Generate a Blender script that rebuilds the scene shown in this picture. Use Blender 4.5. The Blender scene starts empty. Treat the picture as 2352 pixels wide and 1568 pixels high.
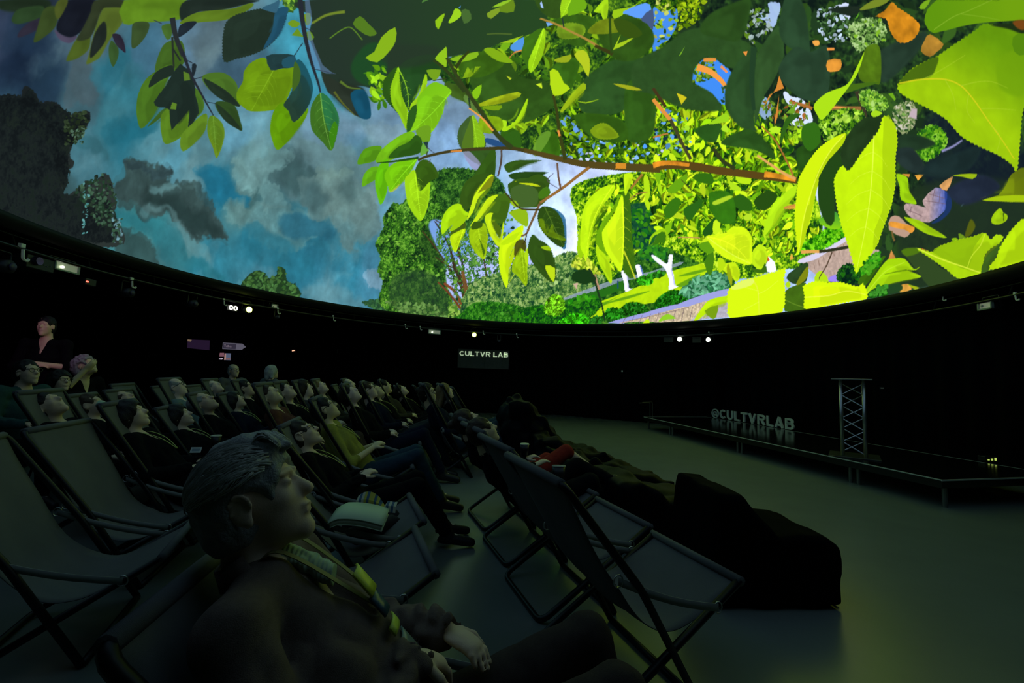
import bpy, bmesh, math, random
import numpy as np
from mathutils import Vector, Matrix

# ------------------------------------------------------------------ camera
FX, YH, ROLL, EYE = 1020.0, 855.0, 0.02, 1.35
PITCH = math.atan((YH - 784) / FX)
CT, ST, CR, SR = math.cos(PITCH), math.sin(PITCH), math.cos(ROLL), math.sin(ROLL)
scene = bpy.context.scene
cam_data = bpy.data.cameras.new('camera')
cam = bpy.data.objects.new('camera', cam_data)
scene.collection.objects.link(cam)
cam_data.sensor_width = 36.0
cam_data.lens = FX / 2352 * 36.0
cam_data.clip_start = 0.05
cam_data.clip_end = 200
fwd = Vector((0, CT, ST)); up0 = Vector((0, -ST, CT)); rt0 = Vector((1, 0, 0))
# a pixel offset (x, y up) looks along fwd*f + rt0*(CR x - SR y) + up0*(SR x + CR y)
rt = rt0 * CR + up0 * SR
up = up0 * CR - rt0 * SR
M = Matrix((rt, up, -fwd)).transposed().to_4x4()
M.translation = Vector((0, 0, EYE))
cam.matrix_world = M
scene.camera = cam

FILM = 1.0      # brightness of the projection
# ------------------------------------------------------------------ world, exposure
world = bpy.data.worlds.new('world')
scene.world = world
world.use_nodes = True
world.node_tree.nodes['Background'].inputs[0].default_value = (0.0, 0.0, 0.0, 1)
world.node_tree.nodes['Background'].inputs[1].default_value = 0.0
scene.view_settings.view_transform = 'Standard'
scene.view_settings.look = 'None'
scene.view_settings.gamma = 1.0
scene.view_settings.exposure = 0.0
scene.view_settings.use_curve_mapping = False
scene.cycles.max_bounces = 5
scene.cycles.diffuse_bounces = 2
scene.cycles.glossy_bounces = 3
scene.cycles.transparent_max_bounces = 8
scene.cycles.caustics_reflective = False
scene.cycles.caustics_refractive = False
scene.cycles.use_denoising = True

# ------------------------------------------------------------------ measuring helpers (photo pixel -> world)
def ray(px, py):
    x, y = px - 1176.0, 784.0 - py
    x, y = CR * x - SR * y, SR * x + CR * y
    d = np.array([x, FX * CT - y * ST, FX * ST + y * CT])
    return d / np.linalg.norm(d)
EYEP = np.array([0, 0, EYE])
def on_z(px, py, z=0.0):
    d = ray(px, py); return EYEP + d * ((z - EYE) / d[2])
def on_y(px, py, y):
    d = ray(px, py); return EYEP + d * (y / d[1])
def proj_np(p):
    q = p - EYEP
    F = q[..., 1] * CT + q[..., 2] * ST
    U = -q[..., 1] * ST + q[..., 2] * CT
    F = np.where(F < 0.05, 0.05, F)
    x, y = q[..., 0] / F * FX, U / F * FX
    return np.stack([1176 + CR * x + SR * y, 784 + SR * x - CR * y], -1)

# ------------------------------------------------------------------ the dome: a hemisphere of radius 6 m, tilted by two degrees
RD = 6.0
DN = np.array([0.03, 0.02, 1.0]); DN /= np.linalg.norm(DN)
D1 = np.array([1, 0, -0.03]); D1 /= np.linalg.norm(D1)
D2 = np.cross(DN, D1)
_k = RD / 3.623
DC = EYEP + (np.array([0, 0, 1.0]) - 0.0094 * D1 + 3.857 * D2) * _k
def dome_pt(az, el, r=RD):
    ce = np.cos(el)
    u, v, w = ce * np.sin(az), ce * np.cos(az), np.sin(el)
    return DC + r * (u[..., None] * D1 + v[..., None] * D2 + w[..., None] * DN)

# ------------------------------------------------------------------ the film frame on the dome, drawn as a dome master
# (azimuthal picture of the whole hemisphere: centre = zenith, edge = rim)
CS = 200.0                      # picture cells per metre of dome
MX0, MY0 = -1.02 * RD * math.pi / 2, -3.2
MW, MH = int(2.04 * RD * math.pi / 2 * CS), int((RD * math.pi / 2 * 1.01 + 3.2) * CS)
pic = np.zeros((MH, MW, 3), np.float32)
def master(az, el):
    r = RD * (math.pi / 2 - el)
    return (r * np.sin(az) - MX0) * CS, (r * np.cos(az) - MY0) * CS
def to_c(pts):
    """measured picture points -> where they lie on the dome, in master coordinates"""
    P = np.asarray(pts, float).reshape(-1, 2)
    x, y = P[:, 0] - 1176.0, 784.0 - P[:, 1]
    x, y = CR * x - SR * y, SR * x + CR * y
    d = np.c_[x, FX * CT - y * ST, FX * ST + y * CT]
    d /= np.linalg.norm(d, axis=1)[:, None]
    o = EYEP - DC
    b = d @ o
    t = -b + np.sqrt(np.maximum(b * b - (o @ o - RD * RD), 0))
    p = o + d * t[:, None]
    u, v, w = p @ D1 / RD, p @ D2 / RD, p @ DN / RD
    return np.c_[master(np.arctan2(u, v), np.arcsin(np.clip(w, -1, 1)))]
ZR = {0: (0, 0, 1), 1: (0, 0, 2.94), 2: (700, 0, 2.94), 3: (1500, 0, 2.7606), 4: (700, 400, 3.92), 5: (1200, 400, 3.92), 6: (1750, 400, 3.907)}
def Z(k, flat):
    a = np.asarray(flat, float).reshape(-1, 2)
    ox, oy, s = ZR[k]
    return a / s + (ox, oy)
rng = np.random.RandomState(7)
def smooth(P, n=5, closed=True):
    P = np.asarray(P, float)
    if closed:
        A = [np.roll(P, 1, 0), P, np.roll(P, -1, 0), np.roll(P, -2, 0)]
    else:
        Q = np.vstack([2 * P[0] - P[1], P, 2 * P[-1] - P[-2]])
        A = [Q[:-3], Q[1:-2], Q[2:-1], Q[3:]]
    t = (np.arange(n) / n)[None, :, None]
    a, b, c, d = [q[:, None, :] for q in A]
    R = 0.5 * (2 * b + (c - a) * t + (2 * a - 5 * b + 4 * c - d) * t ** 2 + (3 * b - a - 3 * c + d) * t ** 3)
    R = R.reshape(-1, 2)
    return R if closed else np.vstack([R, P[-1]])
def serrate(P, amp, step):
    """saw-toothed outline"""
    P = np.vstack([P, P[:1]])
    L = np.r_[0, np.cumsum(np.hypot(*np.diff(P, axis=0).T))]
    n = max(8, int(L[-1] / step))
    s = np.linspace(0, L[-1], n * 2, endpoint=False)
    Q = np.c_[np.interp(s, L, P[:, 0]), np.interp(s, L, P[:, 1])]
    T = np.roll(Q, -1, 0) - np.roll(Q, 1, 0)
    T /= np.hypot(T[:, 0], T[:, 1])[:, None] + 1e-9
    N = np.c_[T[:, 1], -T[:, 0]]
    Q[::2] += N[::2] * amp
    Q[1::2] -= N[1::2] * amp * .3
    return Q
def raster(C, ss=3):
    """coverage of a polygon given in master coordinates"""
    x0, y0 = np.floor(C.min(0)).astype(int) - 1
    x1, y1 = np.ceil(C.max(0)).astype(int) + 2
    x0, y0 = max(x0, 0), max(y0, 0); x1, y1 = min(x1, MW), min(y1, MH)
    if x1 - x0 < 2 or y1 - y0 < 2: return None
    D = np.roll(C, -1, 0)
    ys = y0 + (np.arange((y1 - y0) * ss) + .5) / ss
    lo, hi = np.minimum(C[:, 1], D[:, 1]), np.maximum(C[:, 1], D[:, 1])
    hit = (ys[:, None] >= lo) & (ys[:, None] < hi)
    dy = np.where(D[:, 1] == C[:, 1], 1, D[:, 1] - C[:, 1])
    X = C[:, 0] + (ys[:, None] - C[:, 1]) * (D[:, 0] - C[:, 0]) / dy
    X = np.where(hit, np.clip(X - x0, 0, x1 - x0 - 1.001), np.inf)
    X.sort(axis=1)
    k = int(hit.sum(1).max()) if len(ys) else 0
    if k < 2: return None
    X = X[:, :k]
    ok = np.isfinite(X)
    r, c = np.nonzero(ok)
    v = X[r, c]; sgn = np.where(c % 2 == 0, 1.0, -1.0) / ss
    W = x1 - x0
    i = v.astype(int); f = v - i
    acc = np.bincount((r // ss) * W + i, sgn * (1 - f), (y1 - y0) * W)
    acc += np.bincount(np.minimum((r // ss) * W + i + 1, (y1 - y0) * W - 1), sgn * f, (y1 - y0) * W)
    return x0, y0, np.clip(np.cumsum(acc.reshape(y1 - y0, W), 1), 0, 1).astype(np.float32)
def box(a, r):
    if r < 1: return a
    for ax in (0, 1):
        p = np.pad(a, [(r + 1, r) if i == ax else (0, 0) for i in (0, 1)], mode='edge')
        c = np.cumsum(p, axis=ax, dtype=np.float64)
        n = a.shape[ax]
        a = ((c[2 * r + 1:2 * r + 1 + n] - c[:n]) if ax == 0 else (c[:, 2 * r + 1:2 * r + 1 + n] - c[:, :n])) / (2 * r + 1)
    return a.astype(np.float32)
def vnoise(h, w, cell, seed):
    r = np.random.RandomState(seed)
    gh, gw = int(h / cell) + 3, int(w / cell) + 3
    g = r.rand(gh, gw).astype(np.float32)
    y = np.arange(h) / cell; x = np.arange(w) / cell
    yi, xi = y.astype(int), x.astype(int)
    fy, fx = y - yi, x - xi
    fy = (fy * fy * (3 - 2 * fy)).astype(np.float32)[:, None]; fx = (fx * fx * (3 - 2 * fx)).astype(np.float32)[None]
    a, b = g[np.ix_(yi, xi)], g[np.ix_(yi, xi + 1)]
    c, d = g[np.ix_(yi + 1, xi)], g[np.ix_(yi + 1, xi + 1)]
    return (a * (1 - fx) + b * fx) * (1 - fy) + (c * (1 - fx) + d * fx) * fy
def fbm(h, w, cell, seed, octs=4):
    s, a, t = 0, 1, 0
    for o in range(octs):
        s = s + a * vnoise(h, w, max(cell / 2 ** o, 1.5), seed + o); t += a; a *= .55
    return s / t
def blend(x0, y0, A, col):
    h, w = A.shape
    S = pic[y0:y0 + h, x0:x0 + w]
    S += A[..., None] * (np.asarray(col, np.float32) - S)
def fill(pts, col, soft=0, rough=0, cell=20, alpha=1.0, sm=5, ser=None, grad=None, tex=0, seed=None):
    """paint a shape. grad = (point, point, second colour); tex = mottling; soft/rough in cells"""
    P = np.asarray(pts, float)
    if sm and len(P) > 3: P = smooth(P, sm)
    if ser: P = serrate(P, *ser)
    C = to_c(P)
    if soft or rough:
        m = (soft + rough) * 2.5 + 3
        R = raster(np.vstack([C]))
        if R is None: return
        x0, y0, A = R
        m = int(m)
        X0, Y0 = max(0, x0 - m), max(0, y0 - m)
        X1, Y1 = min(MW, x0 + A.shape[1] + m), min(MH, y0 + A.shape[0] + m)
        B = np.zeros((Y1 - Y0, X1 - X0), np.float32)
        B[y0 - Y0:y0 - Y0 + A.shape[0], x0 - X0:x0 - X0 + A.shape[1]] = A
        sd = seed if seed is not None else int(abs(C[0, 0] * 7 + C[0, 1])) % 9999
        if rough:
            B = box(box(B, int(rough)), int(rough))
            N = fbm(*B.shape, cell, sd)
            B = np.clip((B + (N - .5) * 1.5 * np.minimum(1, B * 3) * np.minimum(1, (1 - B) * 3 + .25) - .5) * (rough * 1.2 / (soft + 1)) + .5, 0, 1)
        elif soft:
            B = box(box(B, max(1, int(soft * .6))), max(1, int(soft * .6)))
        x0, y0, A = X0, Y0, B
    else:
        R = raster(C)
        if R is None: return
        x0, y0, A = R
    A = A * alpha
    c = np.asarray(col, np.float32)
    if grad is not None:
        g = to_c([grad[0], grad[1]])
        v = g[1] - g[0]; L = v @ v + 1e-6
        yy, xx = np.mgrid[y0:y0 + A.shape[0], x0:x0 + A.shape[1]]
        t = np.clip(((xx - g[0, 0]) * v[0] + (yy - g[0, 1]) * v[1]) / L, 0, 1)[..., None].astype(np.float32)
        c = c * (1 - t) + np.asarray(grad[2], np.float32) * t
    if tex:
        N = fbm(*A.shape, 9 if tex < 0 else 30, int(x0 * 3 + y0) % 9999, 3)[..., None]
        c = c * (1 + (N - .5) * 2 * abs(tex))
    blend(x0, y0, A, c)
def stroke(pts, w0, w1, col, **k):
    P = smooth(np.asarray(pts, float), 6, closed=False) if len(pts) > 2 else np.asarray(pts, float)
    T = np.gradient(P, axis=0); T /= np.hypot(T[:, 0], T[:, 1])[:, None] + 1e-9
    N = np.c_[-T[:, 1], T[:, 0]]
    w = np.linspace(w0, w1, len(P))[:, None] / 2
    fill(np.vstack([P + N * w, (P - N * w)[::-1]]), col, sm=0, **k)
def veins(base, tip, w, col, n=5, bend=0.0, wd=1.6):
    b, t = np.asarray(base, float), np.asarray(tip, float)
    v = t - b; L = np.hypot(*v); u = v / L; nn = np.array([-u[1], u[0]])
    s = np.linspace(0, 1, 9)
    mid = b + s[:, None] * v + nn * (bend * L * np.sin(s * math.pi))[:, None]
    stroke(mid, wd * 1.4, wd * .5, col, alpha=.8)
    for i in range(n):
        f = .12 + .68 * i / n
        m = b + f * v + nn * bend * L * math.sin(f * math.pi)
        ww = w * .5 * math.sin(math.pi * min(1, f + .12)) * .86
        for sg in (-1, 1):
            e = m + sg * nn * ww + u * ww * .8
            q = m + sg * nn * ww * .55 + u * ww * .3
            stroke([m, q, e], wd * .7, wd * .25, col, alpha=.55)
def leaf_pts(base, tip, w, bend=0.0, side=0):
    b, t = np.asarray(base, float), np.asarray(tip, float)
    v = t - b; L = np.hypot(*v) + 1e-6; u = v / L; nn = np.array([-u[1], u[0]])
    s = np.linspace(0, 1, 9)
    prof = np.sin(math.pi * s ** .8) * (1 - .25 * s)
    mid = b + s[:, None] * v + nn * (bend * L * np.sin(s * math.pi))[:, None]
    A = mid + nn * (w * .5 * prof)[:, None]; B = mid - nn * (w * .5 * prof)[:, None]
    if side > 0: return np.vstack([A, mid[::-1][1:-1]])
    if side < 0: return np.vstack([mid, B[::-1][1:-1]])
    return np.vstack([A, B[::-1][1:-1]])
def leaf(base, tip, w, col, col2=None, bend=0.0, vein=None, ser=None, soft=0, alpha=1.0):
    fill(leaf_pts(base, tip, w, bend), col, sm=0, ser=ser, soft=soft, alpha=alpha)
    if col2 is not None: fill(leaf_pts(base, tip, w * .96, bend, 1), col2, sm=0, soft=soft, alpha=alpha)
    if vein is not None: veins(base, tip, w, vein, bend=bend)
def inside(P, n, r=None):
    """n random points in polygon P"""
    r = r or rng
    P = np.asarray(P, float); Q = np.roll(P, -1, 0)
    lo, hi = P.min(0), P.max(0); out = []
    while len(out) < n:
        X = lo + r.rand(n * 3, 2) * (hi - lo)
        c = np.zeros(len(X), bool)
        for a, b in zip(P, Q):
            k = ((a[1] > X[:, 1]) != (b[1] > X[:, 1]))
            c ^= k & (X[:, 0] < (b[0] - a[0]) * (X[:, 1] - a[1]) / ((b[1] - a[1]) if b[1] != a[1] else 1) + a[0])
        out += list(X[c])
    return np.array(out[:n])
def scatter(P, n, size, pal, asp=.5, ang=None, jit=1.0, dark2light=True, soft=0, col2=False):
    X = inside(P, n)
    pal = np.asarray(pal, float)
    for i, c in enumerate(X):
        s = size * (.55 + .9 * rng.rand())
        a = rng.rand() * 6.283 if ang is None else ang + (rng.rand() - .5) * jit
        v = np.array([math.cos(a), math.sin(a)]) * s
        k = (i / n * len(pal) + rng.rand() * 1.2 - .6) if dark2light else rng.rand() * len(pal)
        cc = pal[int(np.clip(k, 0, len(pal) - 1))] * (.85 + .3 * rng.rand())
        leaf(c - v / 2, c + v / 2, s * asp * (.6 + .7 * rng.rand()), cc, cc * .62 if col2 and rng.rand() < .5 else None, bend=(rng.rand() - .5) * .3, soft=soft)
def foli(P, pal, cell=5.0, big=30, rough=2, sm=3, alpha=1.0, con=1.0, holes=0.0):
    """leafage seen from afar: fine mottling between the colours of a palette"""
    C = to_c(smooth(np.asarray(P, float), sm)); R = raster(C)
    if R is None: return
    x0, y0, A = R
    m = 8; X0, Y0 = max(0, x0 - m), max(0, y0 - m); X1, Y1 = min(MW, x0 + A.shape[1] + m), min(MH, y0 + A.shape[0] + m)
    B = np.zeros((Y1 - Y0, X1 - X0), np.float32); B[y0 - Y0:y0 - Y0 + A.shape[0], x0 - X0:x0 - X0 + A.shape[1]] = A
    sd = int(abs(C[0, 0] * 5 + C[0, 1])) % 9999
    f1 = vnoise(*B.shape, cell, sd); f2 = vnoise(*B.shape, cell * .5, sd + 9); f3 = fbm(*B.shape, big, sd + 5, 3); f4 = vnoise(*B.shape, cell * 2.2, sd + 3)
    v = np.clip(.5 + ((f1 - .5) * .75 + (f2 - .5) * .5 + (f4 - .5) * .5 + (f3 - .5) * 1.5) * con, 0, .999)
    pal = np.asarray(pal, np.float32); k = v * (len(pal) - 1); i = k.astype(int); t = (k - i)[..., None]
    col = pal[i] * (1 - t) + pal[np.minimum(i + 1, len(pal) - 1)] * t
    if rough:
        B = box(box(B, rough * 2), rough); N = (f1 * .6 + f2 * .4); B = np.clip((B + (N - .5) * 1.6 * np.minimum(1, B * 4) * np.minimum(1, (1 - B) * 4) - .5) * 3 + .5, 0, 1)
    if holes: B = B * np.clip(((f3 * .6 + f1 * .4) - holes) * 14, 0, 1)
    B = B[..., None] * alpha; S = pic[Y0:Y1, X0:X1]; S += B * (col - S)
def tree_mass(P, size, n, pal, edge=None, base=None, rough=7):
    fill(P, base if base is not None else pal[0], rough=rough, cell=12, sm=4)
    scatter(P, n, size, pal, asp=.7)

# ---- 1. sky
_sky = [(10,60,60,65,95),(50,130,32,44,72),(100,180,42,60,88),(150,100,85,100,125),(190,250,75,100,120),(240,170,62,112,138),(280,200,65,122,148),
 (330,130,80,115,150),(430,120,112,132,168),(480,110,105,115,135),(540,150,78,100,130),(700,120,70,140,175),(730,160,72,150,190),(260,280,78,128,152),
 (300,300,45,112,142),(200,330,85,125,150),(350,330,100,138,162),(420,360,95,140,170),(540,300,112,152,187),(460,400,95,128,150),(500,430,35,112,150),
 (450,385,105,135,155),(570,380,118,145,160),(680,390,80,100,112),(720,320,125,148,172),(760,450,128,143,150),(820,400,105,128,142),(840,470,135,148,158),
 (600,500,90,130,150),(700,540,50,120,152),(560,470,85,115,125),(330,500,72,132,148),(400,560,75,118,135),(480,620,55,120,150),(600,600,78,130,160),
 (700,600,55,125,162),(800,620,58,128,165),(800,560,72,135,168),(850,620,80,135,175),(750,680,100,140,168),(640,560,62,120,148),(580,560,50,115,145),
 (940,260,130,150,195),(1000,330,150,168,225),(960,370,150,165,215),(1050,240,140,152,195),(1280,420,190,205,250),(1290,520,205,222,255),(1320,560,235,240,255),
 (1560,30,60,130,220),(1650,220,70,140,235),(1830,280,200,215,255),(1480,30,100,155,240),(900,470,110,150,190),(1000,560,90,150,220),(1150,700,170,190,245),(1100,560,130,165,230),
 (0,300,60,85,115),(20,400,70,90,110),(100,480,60,80,90),(200,120,95,108,130),(60,20,45,50,70)]
_s = np.array(_sky, float)
_SC = to_c(_s[:, :2])
_g = 24
_yy, _xx = np.mgrid[0:MH:_g, 0:MW:_g]
_d = ((_xx[..., None] - _SC[:, 0]) ** 2 + (_yy[..., None] - _SC[:, 1]) ** 2) / 40.0 ** 2 + .25
_w = 1 / _d ** 2.5
_lo = (_w @ _s[:, 2:]) / _w.sum(-1)[..., None]
def upscale(lo, g, h, w):
    y = np.arange(h) / g; x = np.arange(w) / g
    yi = np.minimum(y.astype(int), lo.shape[0] - 2); xi = np.minimum(x.astype(int), lo.shape[1] - 2)
    fy = (y - yi).astype(np.float32)[:, None, None]; fx = (x - xi).astype(np.float32)[None, :, None]
    lo = lo.astype(np.float32)
    R0 = lo[yi][:, xi] * (1 - fx) + lo[yi][:, xi + 1] * fx
    R1 = lo[yi + 1][:, xi] * (1 - fx) + lo[yi + 1][:, xi + 1] * fx
    return R0 * (1 - fy) + R1 * fy
pic[:] = upscale(_lo, _g, MH, MW)
del _d, _w
_n = fbm(MH // 2 + 1, MW // 2 + 1, 90, 3, 6)
_n = np.repeat(np.repeat(_n, 2, 0), 2, 1)[:MH, :MW]
pic *= (1 + (_n - .5) * .36)[..., None]
_c = np.clip((fbm(MH // 2 + 1, MW // 2 + 1, 60, 31, 6) - .56) * 7, 0, 1)
_c = np.repeat(np.repeat(_c, 2, 0), 2, 1)[:MH, :MW]
pic += (_c * .22)[..., None] * (np.array([165, 178, 195], np.float32) - pic)
del _n, _c

# clouds with their own edges
CD = dict(rough=16, soft=3.5, cell=34)
fill(Z(1,[170,100,340,160,350,330,300,400,180,420,120,330,0,300,0,180]), (38,52,80), soft=18, alpha=.7)
fill(Z(1,[490,420,520,390,590,430,625,560,650,640,600,690,560,700,500,640,480,560]), (84,92,108), soft=6, alpha=.85)
fill(Z(1,[680,430,840,330,850,480,780,600,720,680,680,720,700,600]), (48,105,132), soft=12, alpha=.8)
fill(Z(1,[725,830,830,800,900,830,980,800,1060,860,960,930,880,950,780,980,730,900]), (38,104,132), soft=8, rough=5, cell=30, alpha=.9)
fill(Z(1,[520,960,620,900,700,940,750,1060,690,1090,600,1070,520,1010]), (62,105,125), soft=8, alpha=.8)
fill(Z(1,[1330,1180,1450,1130,1520,1190,1600,1300,1690,1350,1640,1390,1520,1370,1400,1340,1360,1260]), (38,112,150), soft=6, rough=6, cell=30, alpha=.95)
fill(Z(1,[825,1110,850,1070,940,1085,1000,1120,1080,1130,1120,1085,1170,1130,1180,1190,1140,1220,1220,1250,1320,1250,1330,1330,1400,1400,1480,1470,1520,1567,1560,1640,1480,1650,1300,1600,1150,1520,1000,1450,900,1370,790,1340,760,1220,830,1180]), (66,80,86), tex=.2, **CD)
fill(Z(1,[850,1080,940,1090,1000,1140,1080,1160,1110,1100,1160,1120,1170,1180,1080,1210,950,1190,860,1130]), (60,74,84), tex=.25, rough=6, cell=16)
fill(Z(1,[1000,1290,1150,1340,1300,1420,1420,1500,1500,1600,1350,1590,1180,1500,1040,1400]), (44,58,62), soft=20, alpha=.85)
fill(Z(1,[1050,1250,1180,1260,1230,1290,1180,1310,1080,1300]), (120,150,165), soft=8, alpha=.8)
fill(Z(1,[1560,1060,1640,1080,1740,1160,1720,1320,1660,1300,1600,1230,1550,1190,1570,1120]), (128,152,164), tex=.2, rough=12, soft=4, cell=18, alpha=.7)
fill(Z(1,[1880,1130,1960,1080,2080,1110,2140,1200,2120,1290,2000,1290,1920,1230]), (72,94,104), soft=20, alpha=.8)
fill(Z(1,[1740,1040,1880,1000,1960,1040,1890,1120,1870,1220,1900,1400,1800,1440,1740,1300]), (132,156,168), tex=.2, rough=14, soft=5, cell=22, alpha=.6)
fill(Z(1,[2130,1120,2250,1100,2352,1200,2352,1480,2250,1470,2160,1380,2120,1260]), (138,152,156), tex=.12, rough=20, soft=8, cell=44, alpha=.65)
fill(Z(1,[1520,1380,1700,1370,1900,1400,2100,1440,2200,1560,2000,1700,1800,1660,1600,1560]), (120,144,155), tex=.2, rough=18, soft=7, cell=26, alpha=.6)
fill(Z(1,[1900,1470,2050,1440,2200,1500,2280,1600,2100,1640,1950,1600]), (48,104,136), soft=16, alpha=.8)
fill(Z(1,[1960,950,2100,880,2352,1000,2352,1120,2200,1100,2050,1050]), (120,138,152), soft=20, alpha=.6)
fill([(560,520),(640,540),(720,600),(690,640),(610,620),(560,570)], (48,118,150), soft=14, alpha=.7)
fill([(262,540),(330,545),(360,590),(350,640),(290,620)], (62,82,88), rough=12, soft=3, cell=20, alpha=.9)
fill([(260,470),(330,480),(400,540),(470,600),(520,640),(480,640),(400,600),(330,540),(270,520)], (46,116,138), soft=12, alpha=.6)
fill([(330,470),(380,500),(430,570),(480,600),(470,570),(420,520),(360,470)], (125,150,165), soft=8, alpha=.55)
fill(Z(4,[0,0,420,60,600,200,690,330,690,520,600,600,480,610,420,690,360,690,300,640,270,560,200,420,0,380]), (120,136,146), tex=.12, rough=20, soft=8, cell=44, alpha=.75)
fill(Z(4,[0,60,120,100,200,260,100,330,0,300]), (78,100,112), soft=26, alpha=.8)
fill(Z(4,[300,100,420,60,450,200,380,280,300,220]), (88,108,118), soft=26, alpha=.7)
fill(Z(4,[530,930,560,890,600,870,640,880,700,870,700,1040,640,1020,590,1030,540,1000]), (142,160,196), rough=4, soft=1, cell=10, alpha=.85, tex=.1)
fill(Z(4,[0,1010,200,980,420,1060,560,1160,500,1200,200,1150,0,1120]), (110,145,170), soft=20, alpha=.7)
fill(Z(2,[230,820,400,800,640,860,700,980,560,1010,420,940,300,900]), (150,160,185), soft=14, rough=8, alpha=.8)
fill(Z(2,[0,780,120,700,320,760,420,900,300,980,120,940,0,900]), (130,150,195), soft=14, alpha=.5)
fill(Z(2,[280,900,400,880,430,1000,380,1100,300,1060]), (76,116,156), soft=26, alpha=.45)

# let the drawn clouds fray: shift everything so far by turbulent noise
_h, _w2 = MH // 2 + 1, MW // 2 + 1
def _up(a): return np.repeat(np.repeat(a, 2, 0), 2, 1)[:MH, :MW]
_dx = _up((fbm(_h, _w2, 45, 501, 5) - .5) * 110); _dy = _up((fbm(_h, _w2, 45, 601, 5) - .5) * 110)
_iy, _ix = np.mgrid[0:MH, 0:MW]
_sm = pic[np.clip(_iy + _dy, 0, MH - 1).astype(int), np.clip(_ix + _dx, 0, MW - 1).astype(int)]
for _ch in range(3): _sm[..., _ch] = box(_sm[..., _ch], 2)
pic[:] = _sm * .8 + pic * .2
_g2 = _up(fbm(_h, _w2, 26, 701, 5)); pic *= (1 + (_g2 - .5) * .30)[..., None]
_lw = np.clip((MW * .62 - _ix) / (MW * .2), 0, 1)[..., None].astype(np.float32)
pic *= 1 - _lw * np.array([.17, .03, .10], np.float32)
del _dx, _dy, _iy, _ix, _sm, _g2, _lw

# ---- 2. dark trees at the left, small trees
DT = [(18,22,24),(24,30,28),(30,38,32)]
fill([(-60,220),(0,222),(15,240),(30,235),(47,225),(52,205),(62,195),(72,205),(88,222),(92,250),(98,236),(120,232),(138,240),(148,262),(170,262),(188,256),(205,256),(208,272),(196,295),(180,310),(168,330),(160,355),(172,378),(155,395),(150,415),(145,445),(170,440),(195,415),(212,420),(228,408),(240,395),(255,410),(262,440),(268,470),(262,490),(278,520),(284,560),(200,570),(100,560),(-60,520)], (27,33,34), rough=3, cell=9, sm=3, grad=((60,250),(120,520),(44,52,50)))
foli([(-20,245),(60,222),(150,270),(158,330),(140,430),(180,450),(250,460),(262,555),(100,540),(-20,520)], [(19,25,27),(24,31,32),(29,37,36),(26,36,32)], cell=7, big=50)
foli([(0,228),(50,226),(68,198),(88,232),(140,242),(170,268),(205,260),(198,290),(170,325),(158,350),(160,395),(145,440),(110,330),(60,300),(0,280)], [(16,21,23),(22,29,30),(28,37,33)], cell=6, big=40, rough=3)
scatter([(150,262),(200,256),(200,290),(170,330),(150,340)], 90, 9, [(24,32,26),(50,66,44),(34,48,30)], asp=.8)
scatter([(190,420),(235,400),(262,420),(268,480),(262,520),(230,520),(170,440)], 260, 8, [(28,40,34),(40,58,44),(34,60,42),(60,90,70)], asp=.8)
scatter([(170,330),(165,300),(196,290),(190,330)], 40, 7, [(80,110,90),(40,60,40)], asp=.8)
scatter([(192,420),(205,425),(200,545),(190,545)], 24, 7, [(70,130,130),(90,150,150)], asp=.6)
scatter([(255,480),(280,500),(282,560),(260,560)], 60, 8, [(40,60,54),(100,140,150),(50,80,60)], asp=.7)
tree_mass([(556,650),(575,628),(600,622),(620,640),(635,632),(640,612),(655,618),(660,645),(680,655),(690,680),(640,690),(560,670)], 9, 260, [(34,62,34),(46,84,38),(62,100,48),(70,115,60)], rough=3)
tree_mass([(833,696),(850,690),(880,686),(900,692),(960,720),(900,725)], 8, 120, [(40,80,50),(60,110,60)], rough=3)
# the round tree in the middle
T1 = [(868,575),(862,560),(870,545),(882,520),(880,500),(893,480),(905,465),(920,470),(934,455),(950,430),(990,410),(1010,395),(1040,390),(1062,392),(1090,410),(1110,430),(1120,470),(1080,520),(1040,560),(1020,600),(1035,650),(1040,700),(1050,735),(960,735),(900,720),(870,690),(880,650),(868,620),(875,595)]
fill(T1, (38,78,30), rough=5, cell=10, sm=3)
foli(T1, [(14,40,20),(24,60,24),(38,84,26),(54,112,28),(78,142,36),(112,172,54)], cell=5.5, big=34, rough=3)
scatter(T1, 420, 7, [(40,90,28),(62,120,30),(92,152,42),(120,176,60)], asp=.75)
fill([(985,520),(1030,510),(1060,570),(1030,620),(990,600),(960,560)], (28,58,28), soft=20, alpha=.55)
fill([(900,640),(960,620),(1020,650),(1030,725),(960,728),(900,700)], (40,70,44), soft=16, alpha=.6)
scatter([(880,690),(1000,700),(1030,730),(940,728)], 220, 8, [(50,84,40),(74,116,50),(100,140,70)], asp=.7)
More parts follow.
